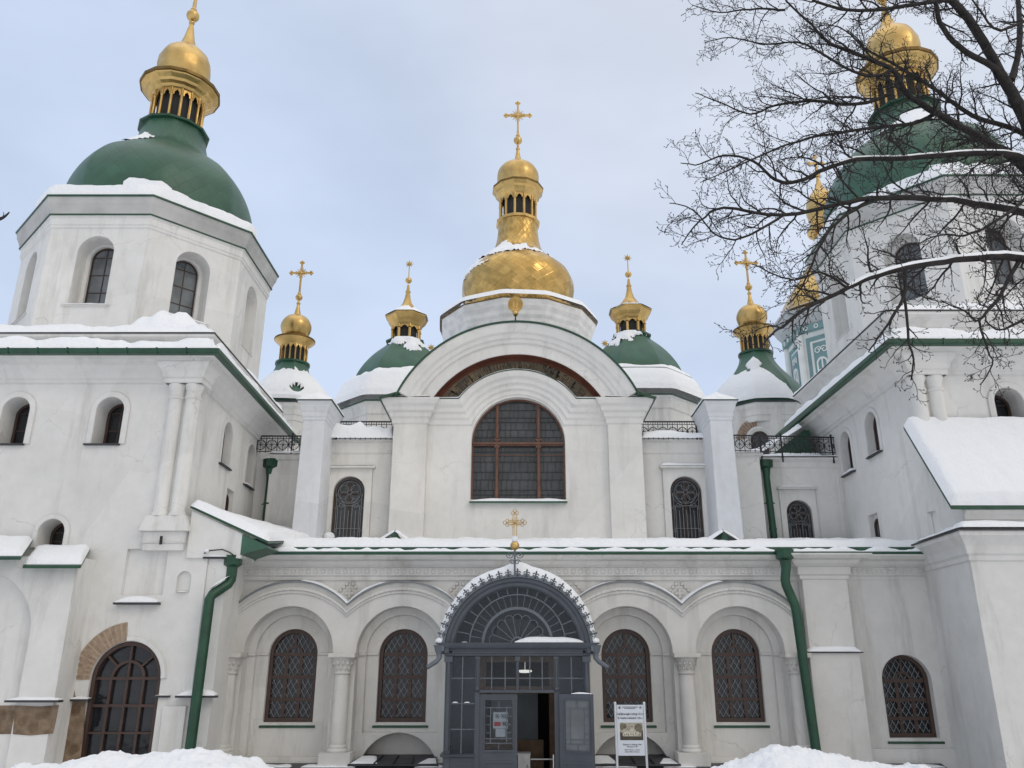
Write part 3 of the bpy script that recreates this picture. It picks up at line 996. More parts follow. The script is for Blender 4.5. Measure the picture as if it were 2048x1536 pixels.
# ------------------------------------------------------------------ narthex: the low arcade along the front
YA = 17.0
def build_narthex():
    t = thing('arcaded_narthex', 'low white arcade with four arched lattice windows, round columns and a snowy lean-to roof', 'narthex', (0, YA, 0))
    centres = [-4.52, -2.30, 2.18, 4.40]
    XL, XR = -5.75, 5.66
    zsp, r_n, zc_l, R_l = 2.96, 0.88, 2.74, 1.57
    # spandrel plane
    f0, f1, f2, f3 = face(YA + 0.13), face(YA), face(YA + 0.30), face(YA + 0.40)
    zt = 4.84
    door = rect(-0.82, 0.82, 0.0, 3.0)
    m = MB()
    niches = [arch(c, 2 * r_n + 0.02, 0.97, zsp) for c in centres]
    m.prism(rect(-6.3, 5.8, 0.0, zt), f0, 0.0, 0.02, niches + [door])
    # arcaded slab: lobed top edge
    def lobes(cs):
        pts = []
        for i, c in enumerate(cs):
            half_l = (c - cs[i - 1]) / 2 if i else None
            half_r = (cs[i + 1] - c) / 2 if i < len(cs) - 1 else None
            aL = math.acos(-min(1, half_l / R_l)) if half_l else PI - math.acos(min(1, 1.20 / R_l))
            aR = math.acos(min(1, half_r / R_l)) if half_r else math.acos(min(1, 1.20 / R_l))
            for k in range(25):
                a = aL + (aR - aL) * k / 24
                pts.append((c + R_l * math.cos(a), zc_l + R_l * math.sin(a)))
        return pts
    full = lobes(centres[:2]) , lobes(centres[2:])
    xa, xb = 1.32, 1.20
    lobL = [p for p in full[0] if p[0] < -1.16]
    lobR = [p for p in full[1] if p[0] > 1.06]
    outl = [(XL, 0.97), (-1.16, 0.97)] + list(reversed(lobL)) + [(XL, lobL[0][1])]
    outr = [(1.06, 0.97), (XR, 0.97), (XR, lobR[-1][1])] + list(reversed(lobR))
    for o_, cs in ((outl, centres[:2]), (outr, centres[2:])):
        m.prism(o_, f1, 0, 0.31, [arch(c, 2 * r_n, 0.9705, zsp) for c in cs])
    # stepped niche backs
    for i, c in enumerate(centres):
        low = [arch(c, 1.46, 0.97, 0.98, rise=0.50)] if i in (1, 2) else []
        m.prism(arch(c, 2 * r_n + 0.1, 0.9, zsp), f2, 0, 0.11, [arch(c, 1.46, 1.48 if low else 1.05, zsp)] + low)
        zw0, zwt = 1.66, 3.42
        low2 = [arch(c, 1.44, 0.975, 0.985, rise=0.485)] if low else []
        m.prism(arch(c, 1.56, 0.9, zsp + 0.02), f3, 0, 0.22, [arch(c, 0.98, zw0, zwt - 0.49)] + low2)
        if low:
            m.prism(arch(c, 1.6, 0.9, 1.2), face(YA + 0.66), 0, 0.02)
        # impost string course across the niche
        for xa_, xb_ in ((c - 0.73, c - 0.50), (c + 0.50, c + 0.73)):
            m.box((xa_, YA + 0.375, zsp - 0.05), (xb_, YA + 0.41, zsp))
        for sg in (-1, 1):
            m.box((c + sg * 0.80 - 0.075, YA + 0.27, zsp - 0.06), (c + sg * 0.80 + 0.075, YA + 0.31, zsp - 0.003))
    # plain wall to the right with its own window
    m.prism(rect(5.8, 8.7, 0.0, zt), face(YA + 0.06), 0, 0.35, [arch(7.62, 0.97, 1.40, 2.43)])
    # stepped pilaster beside the drainpipe
    m.box((5.68, YA - 0.20, 0), (6.66, YA + 0.1, 2.96))
    m.box((5.72, YA - 0.13, 2.96), (6.62, YA + 0.1, zt))
    # plinth
    m.box((-6.2, YA - 0.04, 0), (-1.33, YA + 0.6, 0.94))
    m.box((1.30, YA - 0.04, 0), (5.68, YA + 0.6, 0.94))
    m.box((6.66, YA - 0.02, 0), (8.6, YA + 0.3, 1.22))
    m.build('wall', 'plaster_weathered', t)
    # back of the hall
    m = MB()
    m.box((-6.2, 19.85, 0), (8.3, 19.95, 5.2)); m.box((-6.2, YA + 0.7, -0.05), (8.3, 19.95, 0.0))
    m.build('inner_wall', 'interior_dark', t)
    # windows
    for i, c in enumerate(centres):
        lattice_window(t, f3, c, 0.98, 1.66, 3.42, 0.13)
    lattice_window(t, face(YA + 0.06), 7.62, 0.97, 1.40, 2.915, 0.2, label='brown lattice window alone on the plain wall')
    # lobed hood moulding with tin edge, one run either side of the porch
    for lob, seed in ((lobL, 2.0), (lobR, 5.0)):
        m = MB()
        for i in range(len(lob) - 1):
            (x0, z0), (x1, z1) = lob[i], lob[i + 1]
            m.hull8([(x0, YA - 0.07, z0), (x1, YA - 0.07, z1), (x1, YA - 0.07, z1 + 0.025), (x0, YA - 0.07, z0 + 0.025)],
                    [(x0, YA + 0.14, z0), (x1, YA + 0.14, z1), (x1, YA + 0.14, z1 + 0.04), (x0, YA + 0.14, z0 + 0.04)])
        hf = m.build('hood_flashing', 'zinc', t)
        m = MB()
        for i in range(len(lob) - 1):
            (x0, z0), (x1, z1) = lob[i], lob[i + 1]
            z0, z1 = z0 - 0.10, z1 - 0.10
            for (dz0, dz1, dd) in ((0, -0.06, 0.05), (-0.06, -0.12, 0.025)):
                m.hull8([(x0, YA - dd, z0 + dz1), (x1, YA - dd, z1 + dz1), (x1, YA - dd, z1 + dz0), (x0, YA - dd, z0 + dz0)],
                        [(x0, YA + 0.003, z0 + dz1), (x1, YA + 0.003, z1 + dz1), (x1, YA + 0.003, z1 + dz0), (x0, YA + 0.003, z0 + dz0)])
        m.build('hood_moulding', 'plaster_weathered', t)
        # snow caught on the hood, deepest in the valley
        n = len(lob)
        for a, b, h in ((0, int(n * 0.20), 0.03), (int(n * 0.30), int(n * 0.68), 0.055), (int(n * 0.86), n - 1, 0.03)):
            seg = [(x, YA - 0.07, z + 0.03) for x, z in lob[a:b + 1]]
            m = MB()
            snow_ridge(m, seg, 0.2, h, seed + a, rough=0.5, step=0.05, out=0.005)
            m.build('hood_snow', 'snow', hf, smooth=70)
    # columns
    for x in (-5.62, -3.41, 3.29, 5.44):
        m = MB()
        yc = YA - 0.07
        m.lathe([(0.145, 1.3), (0.152, 1.7), (0.148, 2.3), (0.14, 2.56)], (x, yc), 28)
        col = m.build('column', 'plaster_weathered', t, smooth=50)
        m = MB()
        m.lathe([(0.145, 2.555), (0.165, 2.565), (0.165, 2.585), (0.15, 2.60), (0.17, 2.70), (0.225, 2.84), (0.25, 2.86)], (x, yc), 28, oct_=0.0)
        m.box((x - 0.26, yc - 0.22, 2.86), (x + 0.26, yc + 0.2, 2.945))
        for k in range(7):
            a = PI + PI * k / 6
            for zz, rr, s_ in ((2.67, 0.155, 0.026), (2.76, 0.188, 0.028)):
                q = (x + rr * math.cos(a + (0.2 if zz > 2.7 else 0)), yc + rr * math.sin(a + (0.2 if zz > 2.7 else 0)), zz)
                m.ball(q, s_, 8, 1.5)
        m.build('capital', 'plaster_relief', col, smooth=40)
        m = MB()
        m.lathe([(0.20, 1.17), (0.205, 1.20), (0.19, 1.225), (0.17, 1.24), (0.175, 1.26), (0.15, 1.305)], (x, yc), 28)
        m.box((x - 0.30, yc - 0.26, 0.94), (x + 0.30, yc + 0.2, 1.17))
        m.build('pedestal', 'plaster_weathered', col, smooth=40)
    # cornice
    prof = [(0, 4.34), (0.05, 4.36), (0.05, 4.43), (0.085, 4.45), (0.085, 4.60), (0.13, 4.61), (0.20, 4.66), (0.24, 4.72), (0.35, 4.74), (0.42, 4.80), (0.42, 4.83), (0, 4.86)]
    m = MB()
    m.sweep([(-5.6, YA + 0.13), (5.72, YA + 0.13), (5.72, YA - 0.10), (6.62, YA - 0.10), (6.62, YA + 0.1), (8.6, YA + 0.1)], prof)
    for i in range(74):
        x = -5.5 + i * 0.15
        m.box((x, YA + 0.13 - 0.094, 4.49), (x + 0.075, YA + 0.13 - 0.08, 4.565))
    for i in range(16):
        x = 6.7 + i * 0.1
        m.box((x, YA + 0.1 - 0.094, 4.49), (x + 0.05, YA + 0.1 - 0.08, 4.565))
    m.build('cornice', 'plaster_weathered', t)
    # brick rosettes in the spandrels
    for x in (-3.41, -1.17, 1.12, 3.29):
        m = MB()
        zc = 4.10
        y = YA + 0.13
        for j in range(-3, 4):      # the thin bed the bricks are set in
            hw_ = 0.031 + 0.062 * (3 - abs(j))
            m.box((x - hw_, y - 0.006, zc + j * 0.062 - 0.031), (x + hw_, y + 0.001, zc + j * 0.062 + 0.031))
        pat = ["..X.X..", ".X...X.", "X..X..X", "..XXX..", "X..X..X", ".X...X.", "..X.X.."]
        for j, row in enumerate(pat):
            for i, ch in enumerate(row):
                if ch == 'X':
                    m.box((x + (i - 3) * 0.062 - 0.03, y - 0.03, zc + (3 - j) * 0.062 - 0.03), (x + (i - 3) * 0.062 + 0.03, y, zc + (3 - j) * 0.062 + 0.03))
        m.build('brick_rosette', 'plaster_relief', t)
    # roof
    m = MB()
    m.hull8([(-6.1, YA - 0.30, 4.865), (8.6, YA - 0.30, 4.865), (8.6, YA - 0.30, 4.885), (-6.1, YA - 0.30, 4.885)],
            [(-6.1, 20.3, 5.44), (8.6, 20.3, 5.44), (8.6, 20.3, 5.48), (-6.1, 20.3, 5.48)])
    m.build('roof', 'green_sheet', t)
    m = MB()
    m.box((-5.6, YA - 0.31, 4.825), (8.32, YA - 0.285, 4.862))
    # standing snow board behind the gutter
    m.hull8([(-5.3, YA - 0.12, 4.90), (8.15, YA - 0.12, 4.90), (8.15, YA - 0.12, 5.0), (-5.3, YA - 0.12, 5.0)],
            [(-5.3, YA - 0.10, 4.90), (8.15, YA - 0.10, 4.90), (8.15, YA - 0.10, 5.0), (-5.3, YA - 0.10, 5.0)])
    m.build('gutter', 'green_gutter', t)
    m = MB()
    def lobe_sheet():
        snow_sheet(m, (-5.75, YA - 0.10, 4.97), (8.5, YA - 0.10, 4.97), (8.6, 20.2, 5.47), (-6.0, 20.2, 5.47), 0.165, 3.0, 230, 26, rough=0.42, edge=0.13, fs=1.5, edges=(1, 1, 0, 1))
    lobe_sheet()
    snow_ridge(m, [(-5.9, YA - 0.27, 4.885), (8.45, YA - 0.27, 4.885)], 0.17, 0.075, 8.0, rough=0.95, fr=2.4, step=0.045, out=0.025)
    m.build('roof_snow', 'snow', t, smooth=75)
    # two little green roof vents
    for u in (790, 1447):
        p = P(u, 1086, 17.9)
        m = MB()
        m.hull8([(p.x - 0.12, 17.75, 5.2), (p.x + 0.12, 17.75, 5.2), (p.x + 0.002, 17.75, 5.46), (p.x - 0.002, 17.75, 5.46)],
                [(p.x - 0.12, 18.7, 5.2), (p.x + 0.12, 18.7, 5.2), (p.x + 0.002, 18.7, 5.46), (p.x - 0.002, 18.7, 5.46)])
        v = m.build('roof_vent', 'green_gutter', t)
        m = MB()
        snow_sheet(m, (p.x - 0.34, 17.80, 5.24), (p.x + 0.0, 17.80, 5.455), (p.x, 18.7, 5.455), (p.x - 0.34, 18.7, 5.24), 0.07, u, 14, 8, edges=(1, 0, 0, 0))
        snow_sheet(m, (p.x, 17.80, 5.455), (p.x + 0.34, 17.80, 5.24), (p.x + 0.34, 18.7, 5.24), (p.x, 18.7, 5.455), 0.07, u + 3, 14, 8, edges=(1, 0, 0, 0))
        m.build('vent_snow', 'snow', v, smooth=80)
    # tin on the plinth
    m = MB()
    for a, b in ((-5.6, -1.34), (1.32, 5.66)):
        m.hull8([(a, YA - 0.46, 0.90), (b, YA - 0.46, 0.90), (b, YA - 0.46, 0.925), (a, YA - 0.46, 0.925)], [(a, YA + 0.02, 0.945), (b, YA + 0.02, 0.945), (b, YA + 0.02, 0.97), (a, YA + 0.02, 0.97)])
        m.box((a, YA - 0.40, 0), (b, YA - 0.041, 0.90))
    m.hull8([(6.7, YA - 0.3, 0.88), (8.0, YA - 0.3, 0.88), (8.0, YA - 0.3, 0.90), (6.7, YA - 0.3, 0.90)], [(6.7, YA + 0.0, 0.95), (8.0, YA + 0.0, 0.95), (8.0, YA + 0.0, 0.97), (6.7, YA + 0.0, 0.97)])
    m.build('plinth_flashing', 'dark_tin', t)
    for a, b, sd in ((-5.5, -4.2, 1), (-4.0, -3.0, 2), (-1.9, -1.36, 9), (1.4, 2.2, 3), (2.7, 3.3, 7), (4.0, 5.6, 4), (6.7, 7.9, 5)):
        m = MB()
        snow_ridge(m, [(a, YA - 0.40, 0.935), (b, YA - 0.40, 0.935)], 0.3, 0.025, sd, rough=0.9, fr=4)
        m.build('plinth_snow', 'snow', t, smooth=70)
    m = MB()
    snow_ridge(m, [(5.66, YA - 0.22, 2.97), (6.68, YA - 0.22, 2.97)], 0.12, 0.10, 3.3, rough=0.12, taper=0.1)
    m.build('ledge_snow', 'snow', t, smooth=70)
    m = MB()
    m.box((5.62, YA - 0.245, 2.945), (6.72, YA - 0.1, 2.968))
    m.build('ledge_tin', 'dark_tin', t)
    # doorway inside the porch
    m = MB()
    fr = face(YA + 0.14)
    m.prism(rect(-0.82, 0.82, 0.0, 3.0), fr, -0.02, 0.3, [rect(-0.62, 0.62, 0.0005, 2.78)])
    m.box((-0.62, YA + 0.16, 2.20), (0.62, YA + 0.30, 2.33))
    m.box((-0.62, YA + 0.18, 0.0), (0.50, YA + 0.24, 1.36))
    m.box((-0.5, YA + 0.165, 0.15), (0.40, YA + 0.18, 1.2))
    dr = m.build('inner_doorway', 'oak', t)
    m = MB()
    m.box((-0.55, YA + 1.2, 0), (0.42, YA + 1.25, 2.3))
    m.build('inner_screen', 'interior_grey', dr)
    return t
narthex = build_narthex()

def ceiling_lamp():
    bl = bpy.data.materials.new('lamp_glow')
    n, l, p = nodes_of(bl)
    p.inputs['Emission Color'].default_value = (1, 0.97, 0.9, 1)
    p.inputs['Emission Strength'].default_value = 0.9
    MAT['lamp_glow'] = bl
    m = MB()
    q = P(1050, 1342, 18.6)
    m.lathe([(0.001, q.z - 0.04), (0.10, q.z - 0.035), (0.15, q.z - 0.01), (0.14, q.z + 0.02), (0.001, q.z + 0.025)], (q.x, q.y), 20)
    m.tube([(q.x, q.y, q.z + 0.02), (q.x, q.y, q.z + 1.9)], 0.004, 6)
    tag(m.build('ceiling_lamp', 'lamp_glow', smooth=50), 'small lit glass ceiling lamp hanging inside the dark doorway', 'lamp')
ceiling_lamp()

for s_, lb in ((-2.30, 'dark sloping cellar cover under the low arch beside the porch, thinly dusted with snow'), (2.18, 'dark sloping cellar cover under the low arch behind the information board')):
    t = thing('cellar_cover', lb, 'hatch', (s_, YA, 0.95), 'covers under the low basement arches')
    m = MB()
    m.hull8([(s_ - 0.84, YA - 0.38, 0.955), (s_ + 0.84, YA - 0.38, 0.955), (s_ + 0.84, YA - 0.38, 0.99), (s_ - 0.84, YA - 0.38, 0.99)],
            [(s_ - 0.70, YA + 0.50, 1.045), (s_ + 0.70, YA + 0.50, 1.045), (s_ + 0.70, YA + 0.50, 1.075), (s_ - 0.70, YA + 0.50, 1.075)])
    m.build('lid', 'dark_tin', t)
    m = MB()
    for k in (-0.35, 0.0, 0.35):
        m.bar((s_ + k, YA - 0.39, 1.0), (s_ + k * 0.85, YA + 0.3, 1.07), 0.025, 0.03)
    m.build('strap', 'iron', t)
    m = MB()
    snow_sheet(m, (s_ - 0.80, YA - 0.36, 0.992), (s_ - 0.30, YA - 0.36, 0.992), (s_ - 0.42, YA + 0.30, 1.06), (s_ - 0.70, YA + 0.30, 1.06), 0.02, s_, 16, 10, rough=0.9, ragged=0.12)
    m.build('snow_patch', 'snow', t, smooth=70)
    m = MB()
    snow_sheet(m, (s_ + 0.45, YA - 0.36, 0.992), (s_ + 0.80, YA - 0.36, 0.992), (s_ + 0.74, YA + 0.1, 1.04), (s_ + 0.60, YA + 0.1, 1.04), 0.015, s_ + 2, 12, 8, rough=0.9, ragged=0.12)
    m.build('snow_patch', 'snow', t, smooth=70)

# ------------------------------------------------------------------ the gabled front above the narthex
YG = 20.0
def moulded(m, prof, Y, x_end, zc=8.05, n=40):
    """cornice that runs level, leaps over the window as an arch, and runs level again; prof = (z, r, out)"""
    rows = []
    for z, r, o in prof:
        a0 = math.asin((z - zc) / r)
        row = [(-x_end, Y - o, z)]
        for k in range(n + 1):
            a = PI - a0 - (PI - 2 * a0) * k / n
            row.append((r * math.cos(a), Y - o, zc + r * math.sin(a)))
        row.append((x_end, Y - o, z))
        rows.append(row)
    w = len(rows[0])
    m.add([p for r in rows for p in r], [(i * w + k, i * w + k + 1, (i + 1) * w + k + 1, (i + 1) * w + k) for i in range(len(rows) - 1) for k in range(w - 1)])
    return rows

CORN = [(0, 8.46), (0.04, 8.49), (0.05, 8.60), (0.10, 8.65), (0.11, 8.75), (0.17, 8.79), (0.19, 8.89), (0.26, 8.95), (0.30, 9.05), (0.30, 9.09), (0, 9.12)]
def build_gable():
    t = thing('gabled_front', 'tall white round-gabled front with a great arched window and a faded inscription band', 'church front', (0, YG, 5))
    zc = 8.05
    f = face(YG)
    m = MB()
    zo = 7.78          # the gable's arch is struck from a lower centre than the window's
    a0 = math.asin((9.1 - zo) / 3.22)
    out = [(-3.12, 5.0), (3.12, 5.0), (3.12, 9.1)] + [(3.22 * math.cos(a0 + (PI - 2 * a0) * k / 48), zo + 3.22 * math.sin(a0 + (PI - 2 * a0) * k / 48)) for k in range(49)] + [(-3.12, 9.1)]
    m.prism(out, f, 0, 1.2, [arch(0.02, 2.36, 6.58, zc, 36)])
    for sg in (-1, 1):
        a, b = sorted((sg * 3.12, sg * 2.27))
        m.box((a, YG - 0.15, 5.0), (b, YG + 0.6, 8.5))
        m.prism(rect(*sorted((sg * 3.10, sg * 4.75)), 5.0, 8.12), face(YG + 0.25), 0, 0.5, [arch(sg * 4.20, 0.80, 5.35, 6.81)])
        # thin raised window surround
        m.prism(rect(sg * 4.20 - 0.56, sg * 4.20 + 0.56, 5.2, 7.40), face(YG + 0.19), 0, 0.07, [arch(sg * 4.20, 0.78, 5.3, 6.82)])
        m.box((sg * 4.20 - 0.62, YG + 0.08, 7.40), (sg * 4.20 + 0.62, YG + 0.25, 7.46))
        m.sweep([(min(sg * 3.12, sg * 4.75), YG + 0.25), (max(sg * 3.12, sg * 4.75), YG + 0.25)], [(0, 7.78), (0.04, 7.82), (0.05, 7.90), (0.06, 8.08), (0.12, 8.10), (0.12, 8.14), (0, 8.16)])
    m.build('wall', 'plaster_warm', t)
    # buttresses with moulded caps
    for sg in (-1, 1):
        m = MB()
        x = sg * 4.97
        fb = frame((x, 19.25, 0))
        w0, w1 = 0.29, 0.27
        m.hull8([(x - w0, 19.15, 5.0), (x + w0, 19.15, 5.0), (x + w0, 20.6, 5.0), (x - w0, 20.6, 5.0)], [(x - w1, 19.25, 8.42), (x + w1, 19.25, 8.42), (x + w1, 20.6, 8.42), (x - w1, 20.6, 8.42)])
        m.sweep([(x - w1, 20.6), (x - w1, 19.25), (x + w1, 19.25), (x + w1, 20.6)], [(0, 8.38), (0.02, 8.40), (0.02, 8.46), (0.04, 8.49), (0.045, 8.58), (0.07, 8.63), (0.10, 8.72), (0.105, 8.76), (0.14, 8.82), (0.14, 8.86), (0, 8.9)])
        b = m.build('buttress', 'plaster_cool', t)
        m = MB()
        m.hull8([(x - w1 - 0.17, 19.07, 8.87), (x + w1 + 0.17, 19.07, 8.87), (x + w1 + 0.17, 20.6, 8.87), (x - w1 - 0.17, 20.6, 8.87)], [(x - 0.02, 19.4, 9.10), (x + 0.02, 19.4, 9.10), (x + 0.02, 20.6, 9.14), (x - 0.02, 20.6, 9.14)])
        m.build('cap_roof', 'green_gutter', b)
        m = MB()
        vs, fs_ = [], []
        nu, nv = 20, 22
        for j in range(nv + 1):
            for i in range(nu + 1):
                a, c = i / nu * 2 - 1, j / nv
                xx = x + a * (w1 + 0.17)
                yy = 19.08 + c * 1.5
                base = 8.875 + 0.23 * (1 - abs(a)) * min(1, c * 3.5)
                e = min(1, (1 - abs(a)) / 0.35) * min(1, c / 0.12)
                vs.append((xx, yy, base + 0.11 * math.sqrt(max(0, 1 - (1 - e) ** 2)) * (1 + 0.3 * fbm(xx * 2, yy * 2, sg)) + 0.004))
        m.add(vs, [(j * (nu + 1) + i, j * (nu + 1) + i + 1, (j + 1) * (nu + 1) + i + 1, (j + 1) * (nu + 1) + i) for j in range(nv) for i in range(nu)])
        m.build('cap_snow', 'snow', b, smooth=70)
    # lower wings either side under the terraces
    m = MB()
    m.box((-6.85, 20.65, 4.9), (-5.2, 21.3, 7.75)); m.box((-6.25, 20.25, 4.9), (-5.2, 20.7, 7.74))
    m.sweep([(-6.25, 20.25), (-5.2, 20.25)], [(0, 7.62), (0.05, 7.65), (0.09, 7.76), (0, 7.80)])
    m.box((-6.9, 21.2, 7.70), (-5.2, 26, 7.76))
    m.build('terrace_wall', 'plaster', t)
    m = MB()
    m.box((5.2, 20.22, 4.9), (6.12, 20.72, 7.74))
    m.sweep([(5.2, 20.22), (6.12, 20.22), (6.12, 20.7)], [(0, 7.70), (0.08, 7.75), (0.08, 7.79), (0, 7.82)])
    m.prism(rect(6.1, 8.9, 4.9, 7.75), face(20.7), 0, 0.5, [arch(7.12, 0.66, 5.3, 6.36)])
    m.prism(rect(6.66, 7.58, 5.1, 6.96), face(20.64), 0, 0.07, [arch(7.12, 0.64, 5.25, 6.37)])
    m.box((6.62, 20.54, 6.96), (7.62, 20.7, 7.01))
    m.sweep([(6.1, 20.7), (8.8, 20.7)], [(0, 7.52), (0.04, 7.56), (0.05, 7.68), (0.12, 7.74), (0.12, 7.79), (0, 7.82)])
    m.box((5.2, 21.2, 7.70), (8.9, 26, 7.76))
    m.build('terrace_wall', 'plaster', t)
    for a, b in ((-4.75, -3.1), (3.1, 4.75)):
        m = MB()
        m.box((a, 20.7, 8.06), (b, 24, 8.12))
        m.build('terrace_floor', 'dark_tin', t)
    # archivolt of the gable
    m = MB()
    a1 = math.asin((9.1 - zo) / 3.28)
    aprof = [(2.53, 0.0), (2.53, -0.26), (2.80, -0.28), (2.82, -0.34), (2.90, -0.36), (2.93, -0.41), (3.02, -0.44), (3.06, -0.50), (3.16, -0.54), (3.24, -0.58), (3.28, -0.58), (3.28, 0.0)]
    m.arc_sweep(f, 0, zo, aprof, math.asin((9.1 - zo) / 2.9) - 0.03, PI - math.asin((9.1 - zo) / 2.9) + 0.03, 64)
    m.build('archivolt', 'plaster_warm', t, smooth=30)
    m = MB()
    m.arc_sweep(f, 0, zo, [(2.43, -0.012), (2.525, -0.012), (2.525, -0.25), (2.5245, -0.25), (2.515, -0.25), (2.515, -0.02), (2.43, -0.02)], math.asin((9.1 - zo + 0.01) / 2.50), PI - math.asin((9.1 - zo + 0.01) / 2.50), 48)
    m.build('painted_soffit', 'red_brown_plaster', t)
    m = MB()
    a2 = math.asin((9.1 - zo) / 2.44)
    a3 = math.asin(1.05 / 1.7)
    ring_pts = [(2.44 * math.cos(a2 + (PI - 2 * a2) * k / 40), zo + 2.44 * math.sin(a2 + (PI - 2 * a2) * k / 40)) for k in range(41)]
    ring_pts += [(1.7 * math.cos(PI - a3 - (PI - 2 * a3) * k / 40), zc + 1.7 * math.sin(PI - a3 - (PI - 2 * a3) * k / 40)) for k in range(41)]
    m.prism(ring_pts, f, -0.008, 0.0)
    fres = m.build('inscription_band', 'faded_fresco', t)
    # faded Slavonic letters along the band
    txt = "БГЪ ПОСРЕДѢ ЕѦ И НЕ ПОДВИЖИТСѦ БОЖІА ПОМОЖЕТЪ ЕЙ БГЪ ДЕНЬ"
    raw = []
    for i, ch in enumerate(txt):
        a = PI - 0.62 - (PI - 1.24) * i / (len(txt) - 1)
        if ch == ' ': continue
        rr = 2.02 
        raw.append(text_mesh('letter', ch, 0.36, (rr * math.cos(a), YG - 0.012, zc + rr * math.sin(a)), 'ink_faded', None, rot=(R(90), 0, 0), ext=0.001, wscale=0.52))
        raw[-1].data.transform(Matrix.Translation((rr * math.cos(a), YG - 0.012, zc + rr * math.sin(a))) @ Matrix.Rotation(PI / 2 - a, 4, 'Y') @ Matrix.Translation((-rr * math.cos(a), -(YG - 0.012), -(zc + rr * math.sin(a)))))
    mm = MB()
    for o in raw:
        mm.add([v.co[:] for v in o.data.vertices], [tuple(p.vertices) for p in o.data.polygons])
        bpy.data.objects.remove(o)
    mm.build('inscription', 'ink_faded', fres)
    # moulding over the window
    m = MB()
    prof = [(8.46, 1.22, 0.0), (8.49, 1.25, .04), (8.60, 1.34, .05), (8.65, 1.38, .10), (8.75, 1.47, .11), (8.79, 1.52, .17), (8.89, 1.61, .19), (8.95, 1.67, .26), (9.05, 1.77, .30), (9.09, 1.81, .30), (9.12, 1.84, 0.0)]
    rows = moulded(m, prof, YG, 2.275)
    for sg in (-1, 1):
        if sg < 0: m.sweep([(-3.12, 22), (-3.12, YG - 0.15), (-2.27, YG - 0.15), (-2.27, YG)], CORN)
        else: m.sweep([(2.27, YG), (2.27, YG - 0.15), (3.12, YG - 0.15), (3.12, 22)], CORN)
    m.build('cornice', 'plaster_warm', t)
    m = MB()
    edge = [(x, y, z + 0.0) for x, y, z in rows[-2]]
    for i in range(len(edge) - 1):
        (x0, y0, z0), (x1, y1, z1) = edge[i], edge[i + 1]
        m.hull8([(x0, y0 - 0.015, z0 + 0.002), (x1, y1 - 0.015, z1 + 0.002), (x1, y1 - 0.015, z1 + 0.022), (x0, y0 - 0.015, z0 + 0.022)],
                [(x0, YG - 0.02, z0 + 0.032), (x1, YG - 0.02, z1 + 0.032), (x1, YG - 0.02, z1 + 0.052), (x0, YG - 0.02, z0 + 0.052)])
    for k in range(48):
        aa = a1 + (PI - 2 * a1) * k / 48 ; bb = a1 + (PI - 2 * a1) * (k + 1) / 48
        q = [(3.285 * math.cos(aa), zo + 3.285 * math.sin(aa)), (3.285 * math.cos(bb), zo + 3.285 * math.sin(bb)), (3.32 * math.cos(bb), zo + 3.32 * math.sin(bb)), (3.32 * math.cos(aa), zo + 3.32 * math.sin(aa))]
        m.hull8([(x, YG - 0.63, z) for x, z in q], [(x, YG + 1.6, z) for x, z in q])
    for sg in (-1, 1):
        m.hull8([(sg * 3.03, YG - 0.62, 9.14), (sg * 3.46, YG - 0.62, 9.02), (sg * 3.46, YG - 0.62, 9.04), (sg * 3.03, YG - 0.62, 9.17)][::sg], [(sg * 3.03, YG + 1.6, 9.14), (sg * 3.46, YG + 1.6, 9.02), (sg * 3.46, YG + 1.6, 9.04), (sg * 3.03, YG + 1.6, 9.17)][::sg])
    m.build('roof_flashing', 'green_gutter', t)
    m = MB()
    for i0, i1, sd, hh in ((0, 9, 1.0, 0.05), (6, 30, 4.0, 0.035), (33, 42, 2.0, 0.05)):
        seg = [(x, y, z + 0.022) for x, y, z in edge[i0:i1 + 1]]
        snow_ridge(m, seg, 0.28, hh, sd, rough=0.3, out=0.01)
    snow_ridge(m, [(-3.35, YG - 0.44, 9.115), (-2.2, YG - 0.44, 9.115)], 0.4, 0.06, 5.0, rough=0.3, out=0.01)
    snow_ridge(m, [(2.2, YG - 0.44, 9.115), (3.2, YG - 0.44, 9.115)], 0.4, 0.06, 6.0, rough=0.3, out=0.01)
    m.build('cornice_snow', 'snow', t, smooth=60)
    # great window: three lights, a transom, little half columns on the mullions, leaded panes
    m = MB()
    d = 0.22
    cx, w = 0.02, 2.36
    arch_frame(m, f, cx, w, 6.58, zc, 0.045, d - 0.04, d + 0.06)
    for x in (-0.52, 0.53):
        fbar(m, f, x, 6.6, x, zc + math.sqrt(1.18 ** 2 - x * x) - 0.02, 0.085, d - 0.07, d + 0.05)
    fbar(m, f, cx - 1.17, zc, cx + 1.17, zc, 0.055, d - 0.075, d + 0.05)
    fbar(m, f, cx - 1.17, zc - 0.045, cx + 1.17, zc - 0.045, 0.03, d - 0.05, d + 0.05)
    fbar(m, f, cx - 1.17, zc - 0.30, cx + 1.17, zc - 0.30, 0.018, d - 0.01, d + 0.05)
    for x in (-0.52, 0.53):
        for z0_ in (zc - 0.10, zc + 0.09):
            m.box((x - 0.065, YG + d - 0.10, z0_ - 0.03), (x + 0.065, YG + d, z0_ + 0.03))
        m.lathe([(0.035, 6.62), (0.05, 6.7), (0.042, 7.2), (0.036, 7.9), (0.06, 7.94)], (x, YG + d - 0.07), 12)
        m.lathe([(0.06, 8.17), (0.036, 8.2), (0.034, 8.7), (0.03, 9.0)], (x, YG + d - 0.07), 12)
    win = m.build('window', 'window_wood_red', t)
    m = MB()
    m.prism(arch(cx, w - 0.04, 6.59, zc, 36), f, d + 0.02, d + 0.04)
    m.build('pane', 'grey_glass', win)
    m = MB()
    poly = arch(cx, w - 0.1, 6.63, zc, 30)
    rnd = random.Random(3)
    z = 6.62
